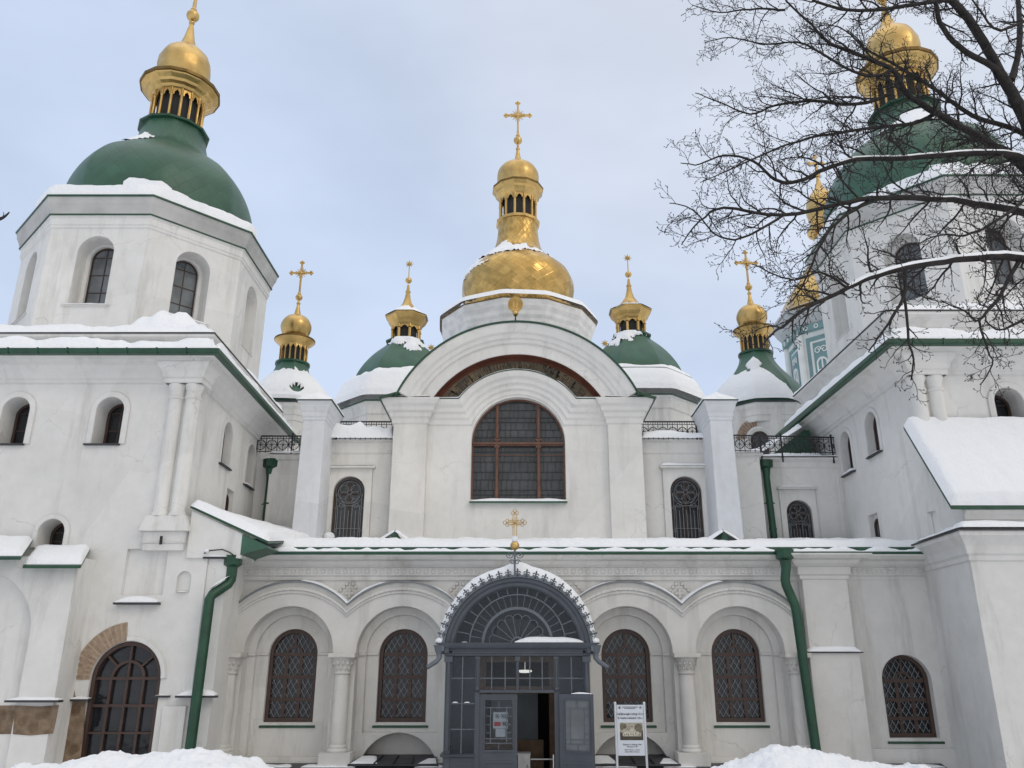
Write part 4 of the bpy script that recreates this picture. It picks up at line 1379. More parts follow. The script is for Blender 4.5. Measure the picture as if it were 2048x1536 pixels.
    while z < 9.2:
        for a, b in clip_line((cx - 1.2, z), (cx + 1.2, z), poly): wire(m, f, a[0], a[1], b[0], b[1], 0.009, d - 0.005)
        z2 = z + rnd.choice((0.12, 0.2, 0.26))
        x = cx - 1.15
        while x < cx + 1.15:
            for a, b in clip_line((x, z), (x, z2), poly): wire(m, f, a[0], a[1], b[0], b[1], 0.009, d - 0.003)
            x += rnd.choice((0.10, 0.13, 0.2))
        z = z2
    m.build('leading', 'iron', win)
    m = MB()
    m.hull8([(cx - 1.20, YG - 0.12, 6.47), (cx + 1.20, YG - 0.12, 6.47), (cx + 1.20, YG - 0.12, 6.51), (cx - 1.20, YG - 0.12, 6.51)], [(cx - 1.18, YG + 0.2, 6.56), (cx + 1.18, YG + 0.2, 6.56), (cx + 1.18, YG + 0.2, 6.59), (cx - 1.18, YG + 0.2, 6.59)])
    m.build('sill', 'green_sheet', win)
    m = MB()
    snow_ridge(m, [(cx - 1.19, YG - 0.11, 6.515), (cx + 1.19, YG - 0.11, 6.515)], 0.26, 0.10, 2.0, rough=0.3, fr=1.2, taper=0.5)
    m.build('sill_snow', 'snow', win, smooth=70)
    # grille windows
    grille_window(t, face(YG + 0.25), -4.20, 0.78, 5.36, 7.19, 0.10, label='grey-hazed grille window on the bay under the snow-heaped railing')
    grille_window(t, face(YG + 0.25), 4.20, 0.78, 5.36, 7.19, 0.10, glass='dark_glass', label='dark glazed grille window with clear wrought circles')
    grille_window(t, face(20.7), 7.12, 0.64, 5.3, 6.68, 0.10, glass='dark_glass', label='narrow dark grille window low beside the green downpipe')
    # snow on the terraces and window caps
    def piece(fn, *a_, **k_):
        m = MB(); fn(m, *a_, **k_); m.build('terrace_snow', 'snow', t, smooth=75)
    for sg in (-1, 1):
        a, b = sorted((sg * 3.14, sg * 4.78))
        piece(snow_ridge, [(a, YG + 0.08, 8.16), (b, YG + 0.08, 8.16)], 0.6, 0.48 if sg < 0 else 0.22, sg * 3 + 7, rough=0.6 if sg < 0 else 0.4, fr=1.6 if sg < 0 else 1.0, out=0.06, taper=0.08)
        piece(snow_sheet, (a, YG + 0.6, 8.14), (b, YG + 0.6, 8.14), (b, 24, 8.5), (a, 24, 8.5), 0.2, sg, 20, 10)
        piece(snow_ridge, [(sg * 4.2 - 0.6, YG + 0.08, 7.46), (sg * 4.2 + 0.6, YG + 0.08, 7.46)], 0.15, 0.02 if sg < 0 else 0.07, sg * 2, rough=0.6)
    piece(snow_ridge, [(6.63, 20.54, 7.01), (7.61, 20.54, 7.01)], 0.15, 0.05, 3, rough=0.3)
    piece(snow_ridge, [(5.2, 20.14, 7.80), (6.2, 20.14, 7.80)], 0.4, 0.05, 6, rough=0.6)
    piece(snow_ridge, [(6.1, 20.57, 7.81), (8.4, 20.57, 7.81)], 0.4, 0.06, 8, rough=0.6)
    piece(snow_ridge, [(-6.3, 20.16, 7.80), (-5.2, 20.16, 7.80)], 0.4, 0.07, 4, rough=0.6)
    piece(snow_sheet, (5.2, 20.9, 7.8), (8.2, 20.9, 7.8), (8.2, 25.5, 8.1), (5.2, 25.5, 8.1), 0.2, 4, 20, 14)
    piece(snow_sheet, (-6.8, 20.9, 7.8), (-5.2, 20.9, 7.8), (-5.2, 25.5, 8.1), (-6.8, 25.5, 8.1), 0.2, 5, 20, 14)
    piece(MB.ball, (-4.55, 19.9, 5.66), 0.14, 12, 0.8)
    # sunburst on the gable top
    p = P(1031, 609, 20.3)
    m = MB()
    fr = frame((p.x, 20.3, p.z))
    n = 32
    pts = []
    for k in range(2 * n):
        a = 2 * PI * k / (2 * n)
        r = 0.225 if k % 2 else 0.19
        pts.append((r * math.cos(a) * 0.93, r * math.sin(a) * 1.1))
    m.prism(pts, fr, -0.006, 0.01)
    for k in range(n):
        a = 2 * PI * k / n
        m.bar(fr(0.03 * math.cos(a), 0.03 * math.sin(a), -0.008), fr(0.205 * math.cos(a), 0.235 * math.sin(a), -0.02), 0.012, 0.02, up=(0, 1, 0))
    m.prism(pts, frame((p.x, 20.3, p.z), (-1, 0, 0), (0, 1, 0)), -0.012, 0.01)
    for k in range(5): m.ball((p.x, 20.27, p.z + 0.13 - k * 0.075), 0.02, 8)
    m.ball((p.x, 20.3, p.z - 0.26), 0.085, 14)
    sb = m.build('sunburst_finial', 'gold', t, smooth=40)
    m = MB()
    m.tube([(p.x, 20.3, p.z - 0.34), (p.x, 20.3, 11.2)], 0.02, 8)
    m.build('rod', 'iron', sb)
    return t
mk('ink_faded', (0.075, 0.066, 0.052), 0.95, vary=0.6, vscale=3.0, bstr=0.0)
gable = build_gable()

# ------------------------------------------------------------------ crosses, stars, lanterns
def cross_mesh(m, c, h, arm, w, rays=True, y_th=0.03, drop=0.55):
    """cross with trefoil ends; c = crossing point"""
    x, y, z = c
    top = h * (1 - drop)
    m.box((x - w / 2, y - y_th, z - h * drop), (x + w / 2, y + y_th, z + top))
    m.box((x - arm, y - y_th * 0.9, z - w / 2), (x + arm, y + y_th * 0.9, z + w / 2))
    def tre(px, pz, dx, dz):
        for k, (a, b) in enumerate(((0.9, 0), (0.2, 0.9), (0.2, -0.9))):
            m.ball((px + dx * a * w * 1.0 + dz * b * w * 1.0, y, pz + dz * a * w * 1.0 + dx * b * w * 1.0), w * 0.72, 8)
        m.bar((px - dx * w * 0.6, y, pz - dz * w * 0.6), (px - dx * w * 0.3, y, pz - dz * w * 0.3), w * 1.7, w * 1.0, up=(0, 1, 0))
    tre(x + arm, z, 1, 0); tre(x - arm, z, -1, 0); tre(x, z + top, 0, 1)
    if rays:
        m.ball((x, y, z), w * 1.0, 12)
        for q in range(4):
            for k in (-2, -1, 0, 1, 2):
                a = PI / 4 + q * PI / 2 + k * 0.24
                L = arm * (0.62 if k % 2 == 0 else 0.45)
                m.bar((x + w * 0.8 * math.cos(a), y, z + w * 0.8 * math.sin(a)), (x + L * math.cos(a), y, z + L * math.sin(a)), w * 0.26, w * 0.3, up=(0, 1, 0))

def star_mesh(m, c, r, pts=8, th=0.03):
    p = []
    for k in range(2 * pts):
        a = PI / 2 + PI * k / pts
        q = r if k % 2 == 0 else r * 0.42
        p.append((q * math.cos(a), q * math.sin(a)))
    fr = frame(c)
    n = len(p)
    vs = [fr(x, z, 0) for x, z in p] + [fr(0, 0, -th), fr(0, 0, th)]
    m.add(vs, [(i, (i + 1) % n, n) for i in range(n)] + [((i + 1) % n, i, n + 1) for i in range(n)])

def lantern(parent, c, z0, z1, r, n, mat='gold', pointed=True, ph=0.0):
    """open gilded drum: slim columns, pointed openings, dark core"""
    m = MB()
    st = 2 * PI / n
    hw = r * math.tan(st / 2)
    H = z1 - z0
    for k in range(n):
        a = ph + (k + 0.5) * st
        nx, ny = math.cos(a), math.sin(a)
        fr = frame((c[0] + nx * r, c[1] + ny * r, 0), (-ny, nx, 0), (nx, ny, 0))
        ow = hw * 0.74
        zb, zs, zt = z0 + H * 0.03, z0 + H * 0.74, z0 + H * 0.93
        hole = [(-ow, zb), (ow, zb), (ow, zs), (ow * 0.62, zs + (zt - zs) * 0.30), (ow * 0.62, zs + (zt - zs) * 0.55), (0, zt), (-ow * 0.62, zs + (zt - zs) * 0.55), (-ow * 0.62, zs + (zt - zs) * 0.30), (-ow, zs)]
        m.prism([(-hw, z0), (hw, z0), (hw, z1), (-hw, z1)], fr, 0, r * 0.07, [hole])
        b = ph + k * st
        q = (c[0] + math.cos(b) * (r / math.cos(st / 2) + 0.0), c[1] + math.sin(b) * (r / math.cos(st / 2)))
        rc = hw * 0.22
        m.lathe([(rc * 1.5, z0), (rc * 1.5, z0 + H * 0.04), (rc, z0 + H * 0.06), (rc, z0 + H * 0.72), (rc * 1.6, z0 + H * 0.75), (rc * 1.2, z0 + H * 0.79), (rc * 1.0, z1)], q, 10)
    lt = m.build('lantern', mat, parent, smooth=35)
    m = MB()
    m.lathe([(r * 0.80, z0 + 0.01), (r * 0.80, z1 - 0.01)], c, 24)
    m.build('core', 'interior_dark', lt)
    return lt

# ------------------------------------------------------------------ the two corner towers
def build_tower(side):
    L = side < 0
    if L:
        label = 'corner tower with an unobstructed green dome and gold lantern, bare brick beside its arched grille'
        Yf, xin, xinb, xout, dz = 16.0, -6.62, -6.74, -14.2, 0.0
        Xc, Yc = -10.05, 20.3
    else:
        label = 'corner tower veiled by bare branches, with a broad snowy lean-to roof on its front'
        Yf, xin, xinb, xout, dz = 15.5, 7.84, 7.74, 15.6, 0.22
        Xc, Yc = 11.33, 19.78
    t = thing('corner_tower', label, 'tower', (Xc, Yc, 0), 'corner towers of the west front')
    sg = 1 if L else -1
    def X_in(y): return xin + (xinb - xin) * (y - Yf) / 6.5
    f = face(Yf)
    # side frame: runs back from the front inner corner
    dvec = Vector((xinb - xin, 6.5, 0)).normalized()
    nside = Vector((dvec.y, -dvec.x, 0)) * (1 if L else -1)
    fs = frame((xin, Yf, 0), dvec, nside)
    zg = 8.70
    m = MB()
    if L:
        ups = [(-10.22, 0.56, 6.93, 7.92), (-8.30, 0.56, 6.93, 7.92)]
        holes = [archtop(c, w, a, b) for c, w, a, b in ups]
        holes.append(archtop(-9.05, 0.52, 4.86, 5.42))
        holes.append(archtop(-7.20, 1.30, 0.55, 3.14, 30))
        holes.append(rect(-7.52, -6.74, 3.98, 4.84))
        holes.append(archtop(-6.36, 0.26, 4.03, 4.42))
        m.prism([(xout, 0), (-5.95, 0), (-5.95, 5.26), (-6.32, 5.46), (xin, 5.46), (xin, 8.6), (xout, 8.6)], f, 0, 0.55, holes)
        m.prism(rect(-6.55, -6.15, 3.95, 4.5), face(Yf + 0.06), 0, 0.02)
        m.prism(rect(-7.6, -6.66, 3.9, 4.9), face(Yf + 0.07), 0, 0.02)
        for c, w, a, b in ups:   # raised surrounds
            m.prism(archtop(c, w + 0.24, a, b + 0.12), face(Yf - 0.03), 0, 0.04, [archtop(c, w - 0.001, a + 0.0005, b)])
        m.prism(archtop(-9.05, 0.52 + 0.2, 4.86, 5.52), face(Yf - 0.03), 0, 0.04, [archtop(-9.05, 0.519, 4.8605, 5.42)])
        m.arc_sweep(f, -7.20, 2.49, [(0.66, 0.02), (0.66, -0.05), (0.74, -0.05), (0.76, 0.02)], 0.0, PI * 0.53, 24)
        sides = [(2.2, 0.62, 7.0, 8.02, 0), (4.05, 0.62, 6.92, 7.98, 0), (2.85, 0.50, 5.87, 6.58, 1)]
    else:
        ups = [(9.74, 0.58, 7.0, 7.95), (11.9, 0.58, 7.0, 7.95)]
        holes = [archtop(c, w, a, b) for c, w, a, b in ups]
        m.prism([(xin, 0), (xout, 0), (xout, 8.6), (xin, 8.6)], f, 0, 0.55, holes)
        for c, w, a, b in ups:
            m.prism(archtop(c, w + 0.24, a, b + 0.12), face(Yf - 0.03), 0, 0.04, [archtop(c, w - 0.001, a + 0.0005, b)])
        sides = [(1.91, 0.60, 7.08, 8.02, 0), (3.36, 0.60, 6.98, 7.98, 0), (2.47, 0.46, 5.1, 5.86, 1)]
    hs = []
    for y, w, a, b, sq in sides:
        hs.append(rect(y - w / 2, y + w / 2, a, b) if sq else archtop(y, w, a, b))
    if L: m.prism([(0, 5.0), (6.5, 5.0), (6.5, 8.6), (0, 8.6)], fs, 0, 0.4, hs)
    else: m.prism([(0, 0), (6.5, 0), (6.5, 8.6), (0, 8.6)], fs, 0, 0.4, hs)
    for y, w, a, b, sq in sides:
        if not sq: m.prism(archtop(y, w + 0.2, a, b + 0.1), fs_shift(fs, -0.025), 0, 0.03, [archtop(y, w - 0.001, a + 0.0005, b)])
    m.box((min(xout, xinb), Yf + 6.5, 0), (max(xout, xinb), Yf + 6.6, 8.6))
    wall = m.build('wall', 'plaster', t)
    # windows set deep
    for c, w, a, b in ups + ([(-9.05, 0.52, 4.86, 5.42)] if L else []):
        plain_window(t, f, c, w - 0.02, a + 0.02, b - 0.01, 0.46, rows=3, glass='dark_glass', mat='window_wood', t=0.05)
    for y, w, a, b, sq in sides:
        plain_window(t, fs, y, w - 0.02 if not sq else w * 0.7, a + 0.01, b - 0.01 if not sq else b - 0.1, 0.20 if not sq else 0.1, rows=3, glass='sky_glass' if not L else 'dark_glass', mat='window_wood')
        if sq:
            mm = MB()
            mm.prism(rect(y - w / 2 - 0.05, y + w / 2 + 0.05, a - 0.05, b + 0.05), fs, 0.12, 0.14, [archtop(y, w * 0.7, a, b - 0.1)])
            mm.build('niche_back', 'plaster', t)
    # tin sills
    for c, w, a, b in ups:
        m = MB()
        m.box((c - w / 2 - 0.13, Yf - 0.07, a - 0.03), (c + w / 2 + 0.02, Yf + 0.5, a - 0.0))
        m.build('sill', 'dark_tin', t)
    for i, (y, w, a, b, sq) in enumerate(sides):
        q = [(y - w / 2 - 0.06, -0.07), (y + w / 2 + 0.06, -0.07), (y + w / 2 + 0.06, 0.15), (y - w / 2 - 0.06, 0.15)]
        m = MB(); ms = MB()
        m.hull8([fs(x, a - 0.035, d) for x, d in q], [fs(x, a - 0.008, d) for x, d in q])
        sl = m.build('sill', 'dark_tin', t)
        snow_ridge(ms, [fs(y - w / 2, a - 0.004, -0.06), fs(y + w / 2 + (0.05 if i == 1 else 0), a - 0.004, -0.06)], 0.14, 0.03 + 0.05 * (i == 1), y, back=-nside, rough=0.4)
        ms.build('sill_snow', 'snow', sl, smooth=70)
    # eaves cornice and gutter
    path = [(xout, Yf), (xin, Yf), (X_in(Yf + 6.5), Yf + 6.5)] if L else [(X_in(Yf + 6.5), Yf + 6.5), (xin, Yf), (xout, Yf)]
    m = MB()
    m.sweep(path, [(0, 8.20), (0.05, 8.22), (0.05, 8.28), (0.09, 8.31), (0.13, 8.42), (0.24, 8.54), (0.34, 8.58), (0.36, 8.64), (0.46, 8.66), (0.46, 8.72), (0, 8.74)])
    m.build('cornice', 'plaster', t)
    m = MB()
    m.sweep(path, [(0.46, 8.665), (0.56, 8.665), (0.585, 8.70), (0.585, 8.775), (0.55, 8.78), (0.0, 8.83)])
    for k in range(26):          # gutter brackets
        d = 0.3 + k * 0.6
        if L: m.box((xout + d, Yf - 0.60, 8.66), (xout + d + 0.03, Yf - 0.50, 8.79)) if xout + d < xin + 0.5 else None
        else: m.box((xin - 0.4 + d, Yf - 0.60, 8.66), (xin - 0.37 + d, Yf - 0.50, 8.79)) if xin - 0.4 + d < xout else None
    m.build('gutter', 'green_gutter', t)
    # attic stage with a flat stone cornice
    ax, ay = xin - sg * 0.10, Yf + 0.45
    za = 9.25 + (0 if L else 0.30)
    apath = [(xout, ay), (ax, ay), (X_in(Yf + 6.0) - sg * 0.1, Yf + 6.0)] if L else [(X_in(Yf + 6.0) - sg * 0.1, Yf + 6.0), (ax, ay), (xout, ay)]
    m = MB()
    m.sweep(apath, [(0, 8.70), (0, za - 0.12), (0.03, za - 0.10), (0.05, za - 0.02), (0.12, za + 0.06), (0.24, za + 0.10), (0.24, za + 0.17), (0, za + 0.19)])
    m.build('attic_stage', 'plaster', t)
    m = MB()
    m.sweep(apath, [(0.235, za + 0.172), (0.262, za + 0.172), (0.262, za + 0.192), (0.0, za + 0.22)])
    m.build('attic_flashing', 'dark_tin', t)
    # roofs and their snow
    e = 0.55
    m = MB()
    gy, gx = Yf - e, xin + sg * e
    x_o = xout
    def sh(x0, y0, z0, x1, y1, z1, x2, y2, z2, x3, y3, z3, th, sd, nu, nv, **k):
        snow_sheet(m, (x0, y0, z0), (x1, y1, z1), (x2, y2, z2), (x3, y3, z3), th, sd, nu, nv, **k)
    bx = X_in(Yf + 6.0)
    if L:
        sh(x_o, gy, 8.79, gx, gy, 8.79, ax + 0.02, ay, 9.0, x_o, ay, 9.0, 0.24, 1, 90, 12, rough=0.5, edge=0.17, edges=(1, 1, 0, 0))
        sh(gx, gy, 8.79, bx + 0.5, Yf + 6.0, 8.79, bx - 0.1, Yf + 6, 9.0, ax, ay, 9.0, 0.17, 2, 60, 10, edges=(1, 0, 0, 1))
        sh(x_o, ay - 0.25, za + 0.2, ax + 0.25, ay - 0.25, za + 0.2, Xc + 1.2, Yc - 2.78, za + 0.45, x_o, Yc - 2.78, za + 0.45, 0.18, 3, 90, 12, rough=0.6, edges=(1, 1, 0, 0))
        sh(ax + 0.25, ay - 0.25, za + 0.2, bx + 0.15, Yf + 6, za + 0.2, bx - 0.6, Yf + 6, za + 0.4, Xc + 1.2, Yc - 2.78, za + 0.45, 0.15, 4, 60, 12, rough=0.5, edges=(1, 0, 0, 1))
        # drift heaped in the corner
        vs = []
        for j in range(15):
            for i in range(31):
                x = -8.85 + 2.2 * i / 30; y = ay - 0.2 + 1.3 * j / 14
                h = math.sin(PI * i / 30) ** 0.8 * math.sin(PI * min(1, j / 12)) ** 0.7
                vs.append((x, y, za + 0.18 + 0.72 * h * (1 + 0.3 * fbm(x * 2.5, y * 2))))
        m.add(vs, [(j * 31 + i, j * 31 + i + 1, (j + 1) * 31 + i + 1, (j + 1) * 31 + i) for j in range(14) for i in range(30)])
    else:
        sh(gx, gy, 8.79, x_o, gy, 8.79, x_o, ay, 9.0, ax - 0.02, ay, 9.0, 0.22, 5, 90, 12, rough=0.5, edge=0.17, edges=(1, 0, 0, 1))
        sh(bx - 0.5, Yf + 6.0, 8.79, gx, gy, 8.79, ax, ay, 9.0, bx + 0.1, Yf + 6, 9.0, 0.2, 6, 60, 10, edges=(1, 1, 0, 0))
        sh(ax - 0.25, ay - 0.25, za + 0.2, x_o, ay - 0.25, za + 0.2, x_o, Yc - 2.78, za + 0.45, Xc - 1.2, Yc - 2.78, za + 0.45, 0.16, 7, 90, 12, rough=0.6, edges=(1, 0, 0, 1))
        sh(bx - 0.15, Yf + 6, za + 0.2, ax - 0.25, ay - 0.25, za + 0.2, Xc - 1.2, Yc - 2.78, za + 0.45, bx + 0.6, Yf + 6, za + 0.4, 0.10, 8, 60, 12, edges=(1, 1, 0, 0))
        vs = []
        for j in range(15):
            for i in range(31):
                x = 8.2 + 2.4 * i / 30; y = ay - 0.2 + 1.2 * j / 14
                h = math.sin(PI * i / 30) ** 0.8 * math.sin(PI * min(1, j / 12)) ** 0.7
                vs.append((x, y, za + 0.18 + 0.34 * h * (1 + 0.3 * fbm(x * 2.5, y * 2))))
        m.add(vs, [(j * 31 + i, j * 31 + i + 1, (j + 1) * 31 + i + 1, (j + 1) * 31 + i) for j in range(14) for i in range(30)])
    m.build('roof_snow', 'snow', t, smooth=75)
    # twin corner half-columns on a pedestal
    cxs = (xin - 0.36, xin - 0.02) if L else (xin + 0.12, xin + 0.47)
    for cx in cxs:
        m = MB()
        zb = 5.46
        m.lathe([(0.17, zb), (0.17, zb + 0.06), (0.14, zb + 0.1), (0.14, 7.84), (0.165, 7.86), (0.165, 7.90), (0.14, 7.92), (0.145, 8.02), (0.185, 8.12), (0.19, 8.16)], (cx, Yf - 0.02), 28)
        m.build('corner_column', 'plaster', t, smooth=45)
    x0, x1 = (cxs[0] - 0.2, cxs[1] + 0.2)
    m = MB()
    m.sweep([(x0, Yf + 0.3), (x0, Yf - 0.20), (x1, Yf - 0.20), (x1, Yf + 0.3)], [(0, 8.16), (0.02, 8.17), (0.02, 8.26), (0.05, 8.28), (0.08, 8.40), (0.15, 8.50), (0.17, 8.58), (0, 8.6)])
    m.build('column_capital', 'plaster', t)
    if L:
        m = MB()
        m.hull8([(x0 - 0.02, Yf - 0.10, 4.80), (x1 + 0.02, Yf - 0.10, 4.80), (x1 + 0.02, Yf + 0.2, 4.80), (x0 - 0.02, Yf + 0.2, 4.80)], [(x0 - 0.05, Yf - 0.12, 5.16), (x1 + 0.05, Yf - 0.12, 5.16), (x1 + 0.05, Yf + 0.2, 5.16), (x0 - 0.05, Yf + 0.2, 5.16)])
        m.hull8([(x0 - 0.12, Yf - 0.2, 5.16), (x1 + 0.12, Yf - 0.2, 5.16), (x1 + 0.12, Yf + 0.2, 5.16), (x0 - 0.12, Yf + 0.2, 5.16)], [(x0 - 0.02, Yf - 0.17, 5.47), (x1 + 0.02, Yf - 0.17, 5.47), (x1 + 0.02, Yf + 0.2, 5.47), (x0 - 0.02, Yf + 0.2, 5.47)])
        m.box((x0 - 0.06, Yf - 0.13, 4.94), (x1 + 0.06, Yf - 0.09, 4.97))
        m.build('column_pedestal', 'plaster', t)
    # ---------------------------------------------------------- octagonal drum
    apW, apE = 2.85, 3.08
    z0, z1 = za + 0.1, 13.0 + dz
    m = MB()
    wins = []
    hwid = apW * math.tan(PI / 8)
    for k in range(8):
        a = -PI / 2 + k * PI / 4
        nx, ny = math.cos(a), math.sin(a)
        fr = frame((Xc + nx * apW, Yc + ny * apW, 0), (-ny, nx, 0), (nx, ny, 0))
        nb, nt = 10.66 + dz, 12.46 + dz
        nic = archtop(0, 0.86, nb, nt)
        m.prism(rect(-hwid, hwid, z0, z1), fr, 0, 0.44, [nic])
        if k in (0, 1, 7, 2, 6):
            wins.append((fr, k))
        m.prism(archtop(0.0, 1.0, nb - 0.05, nt + 0.05), fr, 0.42, 0.5, [archtop(0, 0.66, nb + 0.10, nt - 0.06)] if k in (0, 1, 7) else [])
    m.build('drum', 'plaster', t)
    for fr, k in wins:
        if k in (0, 1, 7):
            plain_window(t, fr, 0, 0.68, 10.74 + dz, 12.40 + dz, 0.52, rows=4, glass='sky_glass', mat='window_wood', t=0.035, bar=0.02)
    m = MB(); ms = MB()
    for fr, k in wins:
        q = [(-0.56, -0.05), (0.56, -0.05), (0.455, 0.44), (-0.455, 0.44)] if k in (0, 1, 7) else [(-0.46, -0.02), (0.46, -0.02), (0.455, 0.4), (-0.455, 0.4)]
        m.hull8([fr(x, 10.62 + dz, d) for x, d in q], [fr(x, 10.65 + dz, d) for x, d in q])
        if k in (0, 1, 7):
            snow_ridge(ms, [fr(-0.55, 10.652 + dz, -0.045), fr(0.55, 10.652 + dz, -0.045)], 0.4, 0.075, k + 2, back=-fr.n, rough=0.3, out=0.012)
    m.build('drum_sill', 'plaster', t)
    ms.build('drum_sill_snow', 'snow', t, smooth=70)
    m = MB()
    c = (Xc, Yc)
    oc = dict(n=8, ph=0.0)
    def octl(prof, mb): mb.lathe([(r / math.cos(PI / 8), z) for r, z in prof], c, 8, a0=PI / 8, a1=PI / 8 + 2 * PI)
    octl([(apW, 12.66 + dz), (apW + 0.03, 12.68 + dz), (apW + 0.03, 12.74 + dz), (apW + 0.05, 12.76 + dz), (apW + 0.05, 12.93 + dz), (apW + 0.08, 12.95 + dz), (apW + 0.08, 13.02 + dz)], m)
    m.build('drum_moulding', 'plaster', t)
    m = MB()
    octl([(apW + 0.05, 13.0 + dz), (apW + 0.10, 13.02 + dz), (apW + 0.11, 13.07 + dz), (apW + 0.16, 13.20 + dz), (apW + 0.19, 13.26 + dz), (apE - 0.01, 13.42 + dz), (apE, 13.425 + dz), (apE - 0.3, 13.45 + dz)], m)
    m.build('drum_cornice', 'cornice_grey', t)
    m = MB()
    octl([(apE - 0.02, 13.415 + dz), (apE + 0.02, 13.42 + dz), (apE + 0.02, 13.46 + dz), (2.4, 13.62 + dz)], m)
    octl([(apW + 0.06, 12.985 + dz), (apW + 0.112, 12.985 + dz), (apW + 0.112, 13.012 + dz), (apW + 0.06, 13.016 + dz)], m)
    m.build('eaves', 'green_gutter', t)
    # ---------------------------------------------------------- dome
    prof = [(2.30, 13.5), (2.38, 13.9), (2.42, 14.3), (2.41, 14.7), (2.33, 15.1), (2.15, 15.5), (1.85, 15.88), (1.50, 16.18), (1.22, 16.42), (1.04, 16.66), (0.94, 16.92), (0.88, 17.18), (0.85, 17.40)]
    prof = [(r, z + dz) for r, z in prof]
    sm = []
    for i in range(len(prof) - 1):
        for k in range(3):
            u = k / 3
            p0, p1, p2, p3 = prof[max(0, i - 1)], prof[i], prof[i + 1], prof[min(len(prof) - 1, i + 2)]
            cr_ = lambda a, b, c_, d: 0.5 * (2 * b + (c_ - a) * u + (2 * a - 5 * b + 4 * c_ - d) * u * u + (3 * b - a - 3 * c_ + d) * u ** 3)
            sm.append((cr_(p0[0], p1[0], p2[0], p3[0]), cr_(p0[1], p1[1], p2[1], p3[1])))
    sm.append(prof[-1])
    cd = c if L else (Xc - 0.22, Yc)      # the dome sits a touch off its drum's middle
    m = MB()
    m.lathe(sm, cd, 96, oct_=0.42, uvk=(38, 2.3))
    dome = m.build('dome', 'green_shingle', t, smooth=50)
    m = MB()
    m.lathe([(0.84, 17.34 + dz), (0.98, 17.37 + dz), (0.99, 17.43 + dz), (0.8, 17.50 + dz)], cd, 12, a0=0.26, a1=0.26 + 2 * PI)
    m.build('dome_collar', 'green_gutter', dome)
    m = MB()
    rnd = fbm
    if L:
        # wedge of snow left on the eaves in front of the dome
        def cov(a, s, z):
            d = abs((a + 1.30 + PI) % (2 * PI) - PI)
            w = 1.05 - d * 0.50 + 0.16 * fbm(a * 3.0, s * 2)
            if d > 1.05 + 0.1 * ns(s * 3, 2.0): return -1.0
            return w - s
        pr = [(apE + 0.0, 13.465), (2.96, 13.50), (2.72, 13.55), (2.46, 13.62), (2.43, 13.95), (2.44, 14.25)]
        snow_lathe(m, pr, c, 0.27, cov, n=120, oct_=0.95, kr=0.03, kz=1.0, skirt=True)
        def cov2(a, s, z):
            d = abs((a + 1.95 + PI) % (2 * PI) - PI)
            return 0.5 - d * 1.1 + 0.35 * fbm(a * 5, s * 4) - abs(s - 0.45) * 0.8
        snow_lathe(m, [(1.55, 16.14), (1.30, 16.36), (1.10, 16.58), (0.98, 16.82)], cd, 0.05, cov2, oct_=0.35)
    else:
        def cov(a, s, z):
            w = 0.95 + 0.22 * fbm(math.cos(a) * 2.5, math.sin(a) * 2, s)
            return w - s
        pr = [(apE + 0.0, 13.465 + dz), (2.96, 13.50 + dz), (2.72, 13.55 + dz), (2.46, 13.62 + dz), (2.43, 13.95 + dz), (2.44, 14.25 + dz)]
        snow_lathe(m, pr, c, 0.25, cov, n=120, oct_=0.95, kr=0.03, kz=1.0, skirt=True)
        def cov2(a, s, z):
            d = abs((a + 1.7 + PI) % (2 * PI) - PI)
            return 0.8 - d * 0.8 + 0.4 * fbm(a * 4, s * 3) - abs(s - 0.5) * 0.9
        snow_lathe(m, [(1.70, 16.02 + dz), (1.40, 16.27 + dz), (1.15, 16.52 + dz), (0.97, 16.86 + dz)], cd, 0.07, cov2, oct_=0.35)
    m.build('dome_snow', 'snow', dome, smooth=75)
    lantern(t, cd, 17.46 + dz, 18.55 + dz, 0.70, 16, ph=0.13)
    m = MB()
    m.lathe([(0.70, 18.51 + dz), (0.76, 18.54 + dz), (0.80, 18.61 + dz), (0.90, 18.65 + dz), (0.94, 18.72 + dz), (1.06, 18.79 + dz), (1.10, 18.84 + dz)], cd, 16, a0=0.13, a1=0.13 + 2 * PI)
    rg = m.build('lantern_ring', 'gold', t)
    m = MB()
    m.lathe([(1.08, 18.82 + dz), (1.13, 18.835 + dz), (1.13, 18.93 + dz), (0.55, 19.05 + dz)], cd, 16, a0=0.13, a1=0.13 + 2 * PI)
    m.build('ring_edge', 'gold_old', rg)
    m = MB()
    m.lathe([(0.50, 19.0 + dz), (0.62, 19.14 + dz), (0.71, 19.36 + dz), (0.75, 19.64 + dz), (0.73, 19.90 + dz), (0.63, 20.17 + dz), (0.44, 20.38 + dz), (0.24, 20.50 + dz)], cd, 60, oct_=0.5, sides=10, ph=0.3, uvk=(0.5, 0.5))
    m.build('bulb', 'gold', t, smooth=40)
    m = MB()
    m.lathe([(0.27, 20.46 + dz), (0.16, 20.85 + dz), (0.09, 21.25 + dz), (0.055, 21.42 + dz), (0.085, 21.45 + dz), (0.085, 21.48 + dz), (0.05, 21.5 + dz)], cd, 16)
    m.ball((cd[0], Yc, 21.74 + dz), 0.19, 18)
    m.lathe([(0.07, 21.9 + dz), (0.10, 21.96 + dz), (0.06, 22.05 + dz), (0.045, 22.6 + dz)], cd, 10)
    sp = m.build('spire', 'gold', t, smooth=40)
    m = MB()
    cross_mesh(m, (cd[0], Yc, 23.7 + dz), 2.2, 0.62, 0.10)
    m.build('cross', 'gold', sp, smooth=40)
    return t, f, fs

def fs_shift(fs, d):
    return frame(fs.o - fs.n * d, fs.ex, fs.n)

tower_l, fL, fsL = build_tower(-1)
tower_r, fR, fsR = build_tower(1)

